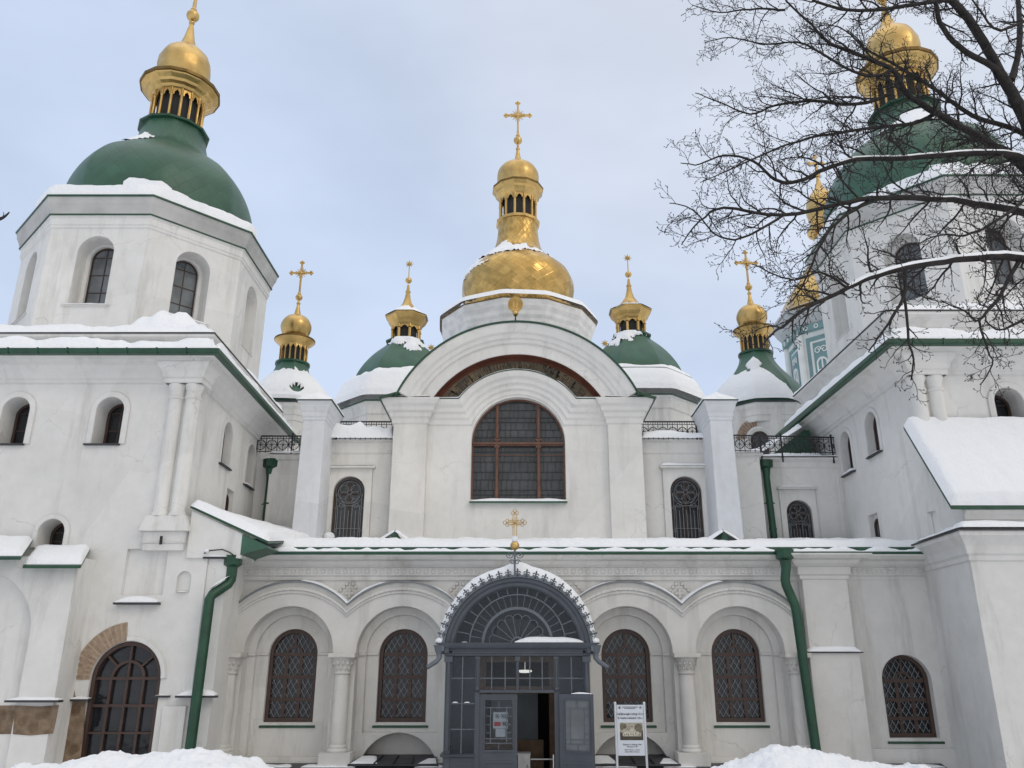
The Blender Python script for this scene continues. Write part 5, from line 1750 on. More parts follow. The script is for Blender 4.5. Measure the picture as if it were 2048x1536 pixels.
# ---- lower works of the left tower
def left_lower():
    t, Y = tower_l, 16.0
    # arched grille window with exposed masonry
    m = MB()
    fr = face(Y)
    zs = 3.14 - 0.65
    cx = -7.20
    arch_frame(m, fr, cx, 1.29, 0.5, zs, 0.07, 0.05, 0.18, bottom=False)
    for k in (-1, 0, 1): fbar(m, fr, cx + k * 0.30, 0.5, cx + k * 0.30, zs, 0.045, 0.085, 0.15)
    for zz in (zs, 2.02, 1.56, 1.1): fbar(m, fr, cx - 0.6, zz, cx + 0.6, zz, 0.05 if zz > 2 else 0.035, 0.083, 0.15)
    ring_band(m, fr, cx, zs, 0.27, 0.32, 0.086, 0.15)
    fbar(m, fr, cx, zs, cx, 3.08, 0.04, 0.087, 0.15)
    for a in (0.75, PI - 0.75): fbar(m, fr, cx + 0.32 * math.cos(a), zs + 0.32 * math.sin(a), cx + 0.60 * math.cos(a), zs + 0.60 * math.sin(a), 0.035, 0.088, 0.15)
    w = m.build('window', 'window_wood', t, label='tall brown arched grille window with a fan of bars on top')
    m = MB()
    m.prism(arch(cx, 1.25, 0.5, zs), fr, 0.16, 0.2)
    m.build('pane', 'dark_glass', w)
    m = MB()
    for k in range(13):
        a = PI * 0.545 + (PI * 0.47) * k / 13
        a2 = a + PI * 0.47 / 13 * 0.56
        for r0, r1 in ((0.66, 0.74), (0.76, 0.98)):
            pts = [(cx + r * math.cos(q), zs + r * math.sin(q)) for q, r in ((a, r0), (a, r1), (a2, r1), (a2, r0))][::-1]
            m.prism(pts, face(Y - 0.022), 0, 0.03)
    a = m.build('brick_arch', 'thin_brick', t)
    m = MB()
    m.arc_sweep(fr, cx, zs, [(0.655, 0.0), (0.655, -0.012), (1.0, -0.012), (1.0, 0.0)], PI * 0.535, PI * 1.01, 20)
    m.build('mortar', 'lime_mortar', a)
    # bare masonry: a band and a ragged pier
    m = MB()
    def patch(poly, y): m.prism(poly, face(y), 0, 0.02)
    p = lambda u, v, y=Y: (XX(u, v, y), ZZ(v, y))
    patch([p(105, 1525), p(160, 1525), p(166, 1480), p(172, 1400), p(150, 1392), p(148, 1352), p(126, 1345), p(122, 1400), p(112, 1440)], Y - 0.015)
    yb = 15.35
    patch([p(26, 1468, yb), p(60, 1471, yb), p(106, 1467, yb), p(112, 1440, yb), p(118, 1410, yb), p(80, 1413, yb), p(31, 1411, yb)], yb - 0.012)
    patch([p(-200, 1468, 15.48), p(27, 1468, 15.48), p(33, 1411, 15.48), p(-200, 1411, 15.48)], 15.48 - 0.012)
    m.build('exposed_masonry', 'exposed_stone', t)
    m = MB()
    q0, q1 = p(130, 1385), p(141, 1352)
    m.prism([(q0[0], q0[1]), (q0[0] + 0.10, q0[1]), (q0[0] + 0.12, q0[1] + 0.10), (q0[0] + 0.04, q1[1])], face(Y - 0.018), 0, 0.01)
    m.build('beam_hole', 'interior_dark', t)
    # ledges and small niches
    m = MB(); ms = MB(); mt = MB()
    def ledge(u0, u1, v, y=Y, h=0.10, d=0.12, sd=0.0):
        a, b, z = XX(u0, v, y), XX(u1, v, y), ZZ(v, y)
        mt = MB()
        mt.box((a, y - d, z - 0.035), (b, y + 0.02, z))
        tin = mt.build('ledge', 'dark_tin', t)
        ms = MB()
        snow_ridge(ms, [(a + 0.02, y - d + 0.01, z), (b - 0.02, y - d + 0.01, z)], d + 0.04, h, u0 + sd, rough=0.35, fr=1.5, out=0.004, taper=0.2)
        ms.build('ledge_snow', 'snow', tin, smooth=70)
    ledge(234, 322, 1206, h=0.12, d=0.16)
    ledge(142, 183, 1398, h=0.05)
    ledge(310, 341, 1391, h=0.015, d=0.06)
    # projecting wall strip carrying the drainpipe, and the lean-to gable above it
    YB = Y - 0.0
    m.prism([(-5.95, 0), (-5.58, 0), (-5.58, 4.66), (-5.95, 4.66)], face(Y + 0.03), 0, 1.2)
    m.prism([(-6.36, 4.66), (-5.30, 4.66), (-5.30, 5.12), (-6.36, 5.58)], face(Y - 0.05), 0, 0.8)
    m.box((-6.42, Y - 0.06, 0), (-6.0, Y + 0.01, 2.02))
    ledge(356, 436, 1391, y=Y - 0.03, h=0.10, d=0.14, sd=2)
    a, b = XX(390, 1122, Y), XX(452, 1122, Y)
    mt.box((-6.03, Y - 0.06, 4.655), (-5.45, Y + 0.2, 4.685))
    snow_ridge(ms, [(-6.02, Y - 0.05, 4.687), (-5.46, Y - 0.05, 4.687)], 0.2, 0.05, 3, rough=0.6)
    snow_ridge(ms, [(-6.48, Y - 0.05, 4.032), (-6.25, Y - 0.05, 4.032)], 0.08, 0.02, 3, rough=0.6)
    # pier at the far left: a blind arch, a ledge and shed roofs
    yb_ = 15.35
    xe = XX(131, 1270, yb_)
    xc, zs_ = XX(-62, 1268, yb_), ZZ(1268, yb_)
    m.prism([(-14, 0), (xe, 0), (xe, 4.62), (-14, 4.62)], face(yb_), 0, 0.7, [arch(xc, 2.0 * W(121, 1268, yb_), 0.0005, zs_)])
    m.box((-14, yb_ + 0.13, 0), (xe - 0.1, yb_ + 0.3, 4.5))
    m.build('buttress', 'plaster', t)
    ledge(18, 126, 1400, y=15.35, h=0.05, d=0.14, sd=5)
    mt.build('ledge_tin', 'dark_tin', t)
    ms.build('ledge_snow', 'snow', t, smooth=70)
    # shed roofs
    m = MB(); ms = MB()
    def shed(u0, u1, vf, vb, yf, yb, sd, ur, bare=0.0):
        p0, p1 = P(u0, vf, yf), P(u1, vf, yf)
        p2 = P(ur, vb, yb)
        p3 = p2 - (p1 - p0)
        for k in (0.0,):
            m.hull8([p0 - Vector((0, 0, 0.05)), p1 - Vector((0, 0, 0.05)), p1, p0], [p3 - Vector((0, 0, 0.05)), p2 - Vector((0, 0, 0.05)), p2, p3])
        snow_sheet(ms, p0 + (p1 - p0) * bare + (p3 - p0) * 0.05, p1 + (p3 - p0) * 0.05, p2, p3.lerp(p2, bare), 0.10, sd, 34, 10, rough=0.4, edge=0.09)
    shed(46, 162, 1131, 1098, 15.1, 16.0, 4, 180)
    shed(-200, 42, 1114, 1079, 14.9, 15.9, 6, 66)
    # lean-to roof against the tower flank
    r0 = Vector((-6.38, Y - 0.10, 5.62)); r1 = Vector((-4.80, Y - 0.10, 4.93))
    m.hull8([r0, r1, r1 + Vector((0, 0, 0.04)), r0 + Vector((0, 0, 0.04))], [r0 + Vector((0, 4, 0.2)), r1 + Vector((0, 4, 0.6)), r1 + Vector((0, 4, 0.64)), r0 + Vector((0, 4, 0.24))])
    m.build('shed_roof', 'green_gutter', t)
    m = MB()
    m.hull8([(-5.32, Y - 0.06, 4.72), (-4.82, Y - 0.06, 4.86), (-4.82, Y - 0.06, 4.90), (-5.32, Y - 0.06, 5.12)], [(-5.32, Y + 2.2, 4.72), (-4.82, Y + 2.2, 4.86), (-4.82, Y + 2.2, 4.90), (-5.32, Y + 2.2, 5.12)])
    m.build('tin_gable', 'green_sheet', t)
    u4 = Vector((0, 0, 0.045))
    snow_sheet(ms, r1 + u4 + Vector((0, 4, 0.6)), r1 + u4, r0 + u4, r0 + u4 + Vector((0, 4, 0.2)), 0.15, 9, 40, 24, rough=0.4, edge=0.10, edges=(1, 1, 1, 0))
    ms.build('shed_snow', 'snow', t, smooth=75)
    # bent cable bracket with a dab of snow
    m = MB()
    pts = [P(u, v, 15.9) for u, v in ((408, 1107), (420, 1101), (445, 1099), (460, 1105), (470, 1113))]
    m.tube(pts, 0.012, 6)
    m.build('cable_bracket', 'iron', t)
    m = MB()
    m.ball(P(413, 1104, 15.9) + Vector((0, 0, 0.02)), 0.05, 10, 0.7)
    m.build('bracket_snow', 'snow', t, smooth=80)
    m = MB()
    q = P(323, 1072, 15.82)
    m.bar(q, q - Vector((0, -0.01, 0.16)), 0.04)
    m.build('wall_anchor', 'iron', t)
left_lower()

# ---- lower works of the right tower
def right_lower():
    t, Y = tower_r, 15.5
    m = MB()
    x0 = 7.86
    # lean-to on the front
    m.prism([(14.30 - 14.30, 4.9), (1.22, 4.9), (1.22, 7.06), (0.02, 5.32)], frame((x0, 14.42, 0), (0, 1, 0), (-1, 0, 0)), 0, 0.3)
    m.box((x0 + 0.003, 14.44, 4.7), (15, 15.5, 5.26))
    m.sweep([(x0, 14.44), (15, 14.44)], [(0, 5.12), (0.04, 5.14), (0.05, 5.22), (0.12, 5.30), (0, 5.32)])
    # big lower mass with its own cornice
    m.prism([(7.77, 0), (15, 0), (15, 4.6), (7.77, 4.6)], face(14.30), 0, 0.2)
    m.prism([(0, 0), (1.8, 0), (1.8, 4.6), (0, 4.6)], frame((7.77, 14.30, 0), (0.032, 0.9995, 0), (-0.9995, 0.032, 0)), 0, 0.2)
    m.sweep([(7.83, 16.05), (7.77, 14.30), (15, 14.30)], [(0, 4.40), (0.03, 4.42), (0.03, 4.50), (0.06, 4.53), (0.09, 4.66), (0.15, 4.76), (0.20, 4.82), (0.20, 4.90), (0, 4.94)])
    m.build('buttress', 'plaster', t)
    m = MB()
    m.sweep([(7.83, 16.05), (7.77, 14.30), (15, 14.30)], [(0.19, 4.90), (0.225, 4.90), (0.225, 4.925), (0, 4.96)])
    m.build('ledge_tin', 'dark_tin', t)
    r0, r1 = Vector((7.58, Y, 7.16)), Vector((7.58, 14.26, 5.36))
    r2, r3 = Vector((15, 14.26, 5.36)), Vector((15, Y, 7.16))
    d = Vector((0, 0, 0.07))
    m = MB()
    m.hull8([r1 - d, r2 - d, r2, r1], [r0 - d, r3 - d, r3, r0])
    m.build('shed_roof', 'green_gutter', t)
    m = MB()
    snow_sheet(m, r1, r2, r3, r0, 0.17, 2, 90, 24, rough=0.22, edge=0.16, edges=(1, 1, 0, 1))
    snow_ridge(m, [(7.62, 14.09, 4.955), (15, 14.09, 4.955)], 0.36, 0.14, 2, rough=0.35, fr=0.9, out=0.01)
    snow_ridge(m, [(7.66, 15.9, 4.955), (7.58, 14.12, 4.955)], 0.26, 0.07, 4, back=Vector((1, 0, 0)), rough=0.6, out=0.005)
    m.build('shed_snow', 'snow', t, smooth=75)
right_lower()
# the tower on the tree side is a little bigger than its twin and stands farther back
tower_r.scale = (1.06, 1.06, 1.06)
tower_r.location = (tower_r.location.x * 1.06, tower_r.location.y * 1.06, -0.16)

# ------------------------------------------------------------------ cupolas behind
def px_prof(Yc, rows): return [(W(px, v, Yc), ZZ(v, Yc)) for v, px in rows]

def smooth_prof(pr, sub=3):
    out = []
    for i in range(len(pr) - 1):
        for k in range(sub):
            u = k / sub
            p0, p1, p2, p3 = pr[max(0, i - 1)], pr[i], pr[i + 1], pr[min(len(pr) - 1, i + 2)]
            g = lambda a, b, c_, d: 0.5 * (2 * b + (c_ - a) * u + (2 * a - 5 * b + 4 * c_ - d) * u * u + (3 * b - a - 3 * c_ + d) * u ** 3)
            out.append((max(0.001, g(p0[0], p1[0], p2[0], p3[0])), g(p0[1], p1[1], p2[1], p3[1])))
    out.append(pr[-1])
    return out

def main_dome():
    Yc = 40.0
    X0 = 0.02
    c = (X0, Yc)
    t = thing('main_cupola', 'largest gold dome, tiled in diamond plates, rising behind the gabled front', 'dome', (X0, Yc, 12), 'church cupolas')
    n12 = dict(a0=PI / 12 + 0.09, a1=PI / 12 + 0.09 + 2 * PI)
    m = MB()
    k = 1 / math.cos(PI / 12)
    m.lathe([(3.5 * k, 8), (3.5 * k, 16.85), (3.52 * k, 17.85), (3.56 * k, 17.90), (3.56 * k, 18.35), (3.62 * k, 18.40)], c, 12, **n12)
    m.build('drum', 'plaster', t)
    m = MB()
    m.lathe([(3.58 * k, 18.35), (3.66 * k, 18.43), (3.68 * k, 18.60), (3.78 * k, 18.75), (3.80 * k, 18.95), (3.92 * k, 19.15), (3.94 * k, 19.27), (3.98 * k, 19.40), (3.98 * k, 19.49), (3.0, 19.75)], c, 12, **n12)
    # scalloped frieze
    for s in range(12):
        a = PI / 12 + 0.09 + (s + 0.5) * PI / 6
        nx, ny = math.cos(a), math.sin(a)
        fr = frame((X0 + nx * 3.575, Yc + ny * 3.575, 0), (-ny, nx, 0), (nx, ny, 0))
        for j in range(6):
            x = (j - 2.5) * 0.30
            m.arc_sweep(fr, x, 18.17, [(0.10, 0.02), (0.10, -0.09), (0.15, -0.09), (0.15, 0.02)], PI, 2 * PI, 8)
    m.build('cornice', 'cornice_lead', t)
    m = MB()
    m.lathe([(3.97 * k, 19.48), (4.02 * k, 19.49), (4.02 * k, 19.53), (3.1, 19.85)], c, 12, **n12)
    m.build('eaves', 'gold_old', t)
    pr = px_prof(Yc, [(645, 95), (625, 102), (608, 107), (592, 110.5), (578, 111), (565, 107.5), (553, 100), (543, 89.5), (533, 76), (523, 63), (512, 53), (501, 47), (488, 43), (474, 40.5), (460, 39.5), (452, 40)])
    m = MB()
    m.lathe(smooth_prof(pr), c, 96, oct_=0.6, sides=16, ph=0.11, uvk=(28, 2.1))
    dome = m.build('dome', 'gold_tiled', t, smooth=40)
    m = MB()
    m.lathe(px_prof(Yc, [(453, 40), (452, 44), (447, 44), (445, 37)]), c, 12, **n12)
    m.build('dome_collar', 'gold', dome)
    m = MB()
    def cov(a, s, z):
        d = abs((a + 2.3 + PI) % (2 * PI) - PI)
        return 0.75 - d * 0.42 + 0.55 * fbm(a * 4, s * 3) - abs(s - 0.5) * 1.5
    snow_lathe(m, px_prof(Yc, [(549, 95.5), (543, 89.5), (533, 76), (523, 63), (512, 53), (501, 47)]), c, 0.09, cov, n=110, oct_=0.6, sides=16, ph=0.11)
    def cov3(a, s, z):
        d = abs((a + 2.75 + PI) % (2 * PI) - PI)
        return 0.45 - d * 0.8 + 0.7 * fbm(a * 7, s * 4) - abs(s - 0.5) * 0.9
    snow_lathe(m, px_prof(Yc, [(578, 111), (565, 107.5), (553, 100), (543, 89.5)]), c, 0.06, cov3, n=110, oct_=0.6, sides=16, ph=0.11)
    def cov2(a, s, z): return 0.9 - s + 0.3 * fbm(math.cos(a) * 3, math.sin(a) * 3)
    snow_lathe(m, [(3.99, 19.55), (3.88, 19.82), (3.5, 20.0), (3.0, 20.2)], c, 0.16, cov2, n=96, oct_=0.9, sides=12, ph=0.09 + PI / 6)
    m.build('dome_snow', 'snow', dome, smooth=70)
    z0, z1, r = ZZ(446, Yc), ZZ(402, Yc), W(35, 425, Yc)
    lantern(t, c, z0, z1, r, 12, ph=PI / 12 + 0.09)
    m = MB()
    m.lathe(px_prof(Yc, [(405, 35), (402, 38), (398, 41), (394, 45), (390, 46), (385, 51)]), c, 12, **n12)
    rg = m.build('lantern_ring', 'gold', t)
    m = MB()
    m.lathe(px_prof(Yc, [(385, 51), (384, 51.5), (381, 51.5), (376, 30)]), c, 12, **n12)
    m.build('ring_edge', 'gold_old', rg)
    m = MB()
    m.lathe(smooth_prof(px_prof(Yc, [(388, 30), (380, 36), (369, 40.5), (357, 41.5), (346, 39), (337, 32), (330, 20), (326, 9)])), c, 60, oct_=0.55, sides=12, ph=0.09)
    m.build('bulb', 'gold', t, smooth=40)
    m = MB()
    m.lathe(px_prof(Yc, [(325, 8), (310, 4.5), (301, 2.8), (299, 4), (297, 4), (295, 2), (288, 2)]), c, 14)
    m.ball((X0, Yc, ZZ(281, Yc)), W(8.5, 281, Yc), 18)
    m.lathe(px_prof(Yc, [(274, 4), (271, 4), (269, 2.5), (262, 2.2)]), c, 10)
    sp = m.build('spire', 'gold', t, smooth=40)
    m = MB()
    zt, zb = ZZ(207, Yc), ZZ(270, Yc)
    zcr = ZZ(231, Yc)
    cross_mesh(m, (X0, Yc, zcr), zt - zb, W(23, 231, Yc), W(3.5, 231, Yc), drop=(zcr - zb) / (zt - zb), y_th=0.06)
    m.build('cross', 'gold', sp, smooth=40)
main_dome()

def star_cupola(Yc, X0, label, seed, dv):
    """green half-dome with an open gilded lantern, needle spire and star; dv shifts the picture rows it was measured on"""
    c = (X0, Yc)
    t = thing('star_cupola', label, 'cupola', (X0, Yc, 10), 'star-topped green cupolas')
    pp = lambda rows: px_prof(Yc, [(v + dv, px) for v, px in rows])
    o8 = dict(a0=PI / 8, a1=PI / 8 + 2 * PI)
    k = 1 / math.cos(PI / 8)
    kk = lambda pr: [(r * k, z) for r, z in pr]
    m = MB()
    r0 = W(114, 806 + dv, Yc)
    zb = ZZ(804 + dv, Yc - r0)
    m.lathe(kk([(r0, 7.0), (r0, zb - 0.5), (r0 + 0.05, zb - 0.48), (r0 + 0.05, zb - 0.3), (r0 + 0.12, zb - 0.1), (r0 + 0.2, zb - 0.05), (r0 + 0.2, zb)]), c, 8, **o8)
    r1 = W(97, 780 + dv, Yc)
    zd = ZZ(789 + dv, Yc)
    m.lathe(kk([(r1, zb), (r1, zd - 0.12), (r1 + 0.16, zd - 0.04)]), c, 8, **o8)
    m.build('drum', 'plaster', t)
    m = MB()
    m.lathe(kk([(r1 + 0.15, zd - 0.05), (r1 + 0.20, zd - 0.03), (r1 + 0.2, zd + 0.02), (r1 - 0.2, zd + 0.06)]), c, 8, **o8)
    m.lathe(kk([(r0 + 0.19, zb - 0.02), (r0 + 0.24, zb - 0.01), (r0 + 0.24, zb + 0.03), (r1, zb + 0.1)]), c, 8, **o8)
    m.build('eaves', 'green_gutter', t)
    m = MB()
    m.lathe(kk(smooth_prof(pp([(790, 95), (776, 93), (758, 86.5), (741, 77), (727, 67), (715, 56.5), (705, 46), (697, 37), (690, 32)]))), c, 8, **o8)
    dome = m.build('dome', 'green_sheet', t, smooth=24)
    m = MB()
    m.lathe(kk(pp([(692, 30), (690, 37), (686, 37), (684, 28)])), c, 8, **o8)
    m.build('dome_collar', 'green_gutter', dome)
    lantern(t, c, ZZ(686 + dv, Yc), ZZ(657 + dv, Yc), W(26, 670 + dv, Yc), 8, ph=PI / 8)
    m = MB()
    m.lathe(kk(pp([(659, 25), (655, 29), (651, 31), (646, 36), (640, 39), (638, 39)])), c, 8, **o8)
    m.build('lantern_ring', 'gold', t)
    m = MB()
    m.lathe(kk(pp([(639, 39.5), (637, 39.5), (630, 27), (620, 17), (608, 9), (596, 5.5), (586, 4), (585, 5), (583, 5), (582, 3.4), (570, 2)])), c, 8, **o8)
    m.ball((X0, Yc, ZZ(561 + dv, Yc)), W(6.5, 561 + dv, Yc), 14)
    sp = m.build('spire', 'gold', t, smooth=24)
    m = MB()
    zs_ = ZZ(528 + dv, Yc)
    m.tube([(X0, Yc, ZZ(556 + dv, Yc)), (X0, Yc, zs_)], 0.022, 6)
    star_mesh(m, (X0, Yc, zs_), W(9.5, 528 + dv, Yc), th=0.05)
    m.build('star', 'gold', sp)
    m = MB()
    def cA(a, s, z): return 0.80 + 0.25 * fbm(math.cos(a) * 2 + seed, math.sin(a) * 2, s) - s + (0.15 if seed < 2 else 0)
    snow_lathe(m, [(r1 + 0.19, zd + 0.02), (r1 + 0.10, zd + 0.14), (r1 - 0.02, zd + 0.28), (r1 - 0.10, zd + 0.52)], c, 0.13, cA, oct_=0.95)
    m.build('eaves_snow', 'snow', dome, smooth=70)
    m = MB()
    def cB(a, s, z):
        d = abs((a + 1.25 + (0.9 if seed > 2 else 0.0) + PI) % (2 * PI) - PI)
        return 0.80 - d * 0.62 + 0.45 * fbm(a * 3 + seed, s * 2) - s
    snow_lathe(m, list(reversed(pp([(733, 71), (715, 56.5), (705, 46), (697, 37), (690, 33)]))), c, 0.12, cB, oct_=0.95)
    m.build('shoulder_snow', 'snow', dome, smooth=70)
    m = MB()
    def cC(a, s, z): return 0.9 - s + 0.3 * fbm(a * 3, s)
    snow_lathe(m, pp([(638, 39.5), (630, 27), (622, 18.5), (616, 14)] if seed < 2 else [(638, 39.5), (634, 32), (630, 27)]), c, 0.06, cC, oct_=0.95)
    m.build('spire_snow', 'snow', sp, smooth=70)
    m = MB()
    pr = [(r0 + 0.22, zb + 0.02), (r0 + 0.16, zb + 0.3), (r1 + 0.30, zd - 0.35), (r1 + 0.14, zd - (0.0 if seed < 2 else 0.10))]
    snow_lathe(m, pr, c, 0.24, lambda a, s, z: 1.0, oct_=0.95)
    m.build('roof_snow', 'snow', t, smooth=70)
    return t
star_cupola(33.2, XX(813, 650, 33.2), 'star-topped green cupola between the gabled front and the snow-covered cupola with a cross', 1.0, 0)
star_cupola(32.4, XX(1261, 640, 32.4), 'star-topped green cupola on the tree side of the gabled front, its green dome mostly bare', 5.0, -12)
def far_star(u, v, Yc, label):
    X0 = XX(u, v, Yc)
    t = thing('star_finial', label, 'star finial', (X0, Yc, ZZ(v, Yc) - 2.5), 'small gold stars behind the gable')
    z = ZZ(v, Yc)
    m = MB()
    star_mesh(m, (X0, Yc, z), W(9, v, Yc), th=0.05)
    m.build('star', 'gold', t)
    m = MB()
    m.tube([(X0, Yc, z), (X0, Yc, z - 1.2)], 0.022, 6)
    m.ball((X0, Yc, z - 1.3), 0.14, 12)
    m.lathe([(0.03, z - 1.4), (0.12, z - 1.9), (0.4, z - 2.5)], (X0, Yc), 8)
    m.build('spire', 'gold', t)
far_star(862, 695, 36.5, 'tiny gold star just showing above the gable beside the snowy cupola')
far_star(1210, 687, 36.5, 'tiny gold star just showing above the gable on the tree side')

def pear_cupola(Yc, X0, label, seed, dv, brick=False, rot=0.0):
    c = (X0, Yc)
    t = thing('pear_cupola', label, 'cupola', (X0, Yc, 9), 'cross-topped cupolas beside the towers')
    pp = lambda rows: px_prof(Yc, [(v + dv, px) for v, px in rows])
    o8 = dict(a0=PI / 8, a1=PI / 8 + 2 * PI)
    k = 1 / math.cos(PI / 8)
    kk = lambda pr: [(r * k, z) for r, z in pr]
    ap = W(86, 812 + dv, Yc)
    ze = ZZ(806, Yc - ap)
    m = MB()
    hw = ap * math.tan(PI / 8)
    for s in range(8):
        a = -PI / 2 + s * PI / 4 + rot
        nx, ny = math.cos(a), math.sin(a)
        fr = frame((X0 + nx * ap, Yc + ny * ap, 0), (-ny, nx, 0), (nx, ny, 0))
        zt = ze - 0.90
        m.prism(rect(-hw, hw, 7.0, ze), fr, 0, 0.3, [archtop(0, 0.56, 8.6, zt)])
        if s in (0, 1, 7): 
            m.arc_sweep(fr, 0, zt - 0.28, [(0.34, 0.0), (0.34, -0.03), (0.42, -0.03), (0.42, 0.0)], 0.0, PI, 14)
    m.lathe(kk([(ap, ze - 0.62), (ap + 0.04, ze - 0.6), (ap + 0.04, ze - 0.42), (ap + 0.07, ze - 0.4), (ap + 0.07, ze - 0.22), (ap + 0.14, ze - 0.12), (ap + 0.14, ze)]), c, 8, **o8)
    m.build('drum', 'plaster', t)
    for s in (0, 1, 7):
        a = -PI / 2 + s * PI / 4 + rot
        nx, ny = math.cos(a), math.sin(a)
        fr = frame((X0 + nx * ap, Yc + ny * ap, 0), (-ny, nx, 0), (nx, ny, 0))
        plain_window(t, fr, 0, 0.56, 8.62, ze - 0.91, 0.14, rows=3, glass='grey_glass', mat='window_wood')
        if brick and s == 0:
            m = MB()
            for q in range(9):
                a1, a2 = PI * (0.52 + 0.052 * q), PI * (0.52 + 0.052 * q + 0.040)
                for r0_, r1_ in ((0.44, 0.58), (0.60, 0.72)):
                    m.prism([(r * math.cos(z_), ze - 1.18 + r * math.sin(z_)) for z_, r in ((a1, r0_), (a2, r0_), (a2, r1_), (a1, r1_))], fr, -0.035, 0)
            m.build('brick_arch', 'exposed_brick', t)
    m = MB()
    m.lathe(kk([(ap + 0.13, ze - 0.01), (ap + 0.18, ze), (ap + 0.18, ze + 0.03), (ap - 0.1, ze + 0.1)]), c, 8, **o8)
    m.build('eaves', 'dark_tin', t)
    pr = smooth_prof([(ap + 0.06, ze + 0.04), (ap + 0.06, ze + 0.2)] + pp([(800, 85), (784, 77), (769, 66), (755, 54), (743, 44), (731, 36), (721, 31.5), (712, 30)]))
    m = MB()
    m.lathe(pr, c, 64, oct_=0.75)
    dome = m.build('dome', 'green_sheet', t, smooth=18)
    m = MB()
    m.lathe(pp([(714, 29), (712, 34), (708, 34), (706, 28)]), c, 24)
    m.build('dome_collar', 'green_gutter', dome)
    lantern(t, c, ZZ(708 + dv, Yc), ZZ(674 + dv, Yc), W(26, 690 + dv, Yc), 16)
    m = MB()
    m.lathe(pp([(676, 26), (673, 29), (670, 31), (667, 36), (664, 39)]), c, 32)
    rg = m.build('lantern_ring', 'gold', t, smooth=50)
    m = MB()
    m.lathe(pp([(664, 39), (663, 40), (661, 40), (656, 22)]), c, 32)
    m.build('ring_edge', 'gold_old', rg, smooth=40)
    m = MB()
    m.lathe(smooth_prof(pp([(659, 18), (652, 24), (642, 28.5), (632, 29.5), (623, 26), (616, 19), (611, 9)])), c, 40, oct_=0.35, sides=10)
    m.build('bulb', 'gold', t, smooth=40)
    m = MB()
    m.lathe(pp([(612, 7.5), (600, 4.5), (590, 2.6), (588, 4), (586, 4), (585, 2.2), (580, 2)]), c, 12)
    m.ball((X0, Yc, ZZ(575 + dv, Yc)), W(7, 575 + dv, Yc), 16)
    m.lathe(pp([(569, 3.4), (566, 3.4), (564, 2)]), c, 10)
    sp = m.build('spire', 'gold', t, smooth=40)
    m = MB()
    zt, zb, zc_ = ZZ(506 + dv, Yc), ZZ(566 + dv, Yc), ZZ(526 + dv, Yc)
    cross_mesh(m, (X0, Yc, zc_), zt - zb, W(19, 526, Yc), W(3.3, 526, Yc), drop=(zc_ - zb) / (zt - zb))
    m.build('cross', 'gold', sp, smooth=40)
    m = MB()
    if not brick:
        def cA(a, s, z):
            d = abs((a + 1.15 + PI) % (2 * PI) - PI)
            hole = 0.9 * max(0, 1 - ((d / 0.16) ** 2 + ((s - 0.36) / 0.09) ** 2))
            return 0.82 + 0.10 * fbm(a * 5, s * 4) - s - hole
    else:
        def cA(a, s, z):
            d = (a + 0.75 + PI) % (2 * PI) - PI
            lim = 0.56 - 0.80 * max(0, min(1, (d + 0.85) / 0.95))
            return max(lim - s, 0.42 - 1.1 * abs(d + 1.25) - abs(s - 0.70) * 2.0) + 0.06 * fbm(a * 5, s * 4)
    snow_lathe(m, pr[:-1], c, 0.13, cA, n=96, oct_=0.5, sub=2)
    m.build('dome_snow', 'snow', dome, smooth=70)
pear_cupola(27.9, XX(589, 690, 27.9), 'cross-topped pear-shaped cupola almost wholly under snow beside the tower with the clear green dome', 1.0, 20)
pear_cupola(27.0, XX(1506, 660, 27.0), 'cross-topped pear-shaped cupola with a bare green flank and a brick patch, behind the branches', 3.0, 0, True, -0.40)

def church_body():
    t = thing('church_body', 'white church body with snowy roofs behind the gabled front', 'church', (0, 34, 0))
    m = MB()
    m.box((-10.5, 24.2, 0), (10.5, 48, 8.4)); m.box((-3.0, 21.3, 0), (3.0, 44, 9.6))
    m.build('wall', 'plaster', t)
    m = MB()
    snow_sheet(m, (-10.5, 24.0, 8.42), (10.5, 24.0, 8.42), (10.5, 48, 9.0), (-10.5, 48, 9.0), 0.2, 3, 60, 40)
    m.build('roof_snow', 'snow', t, smooth=70)
church_body()

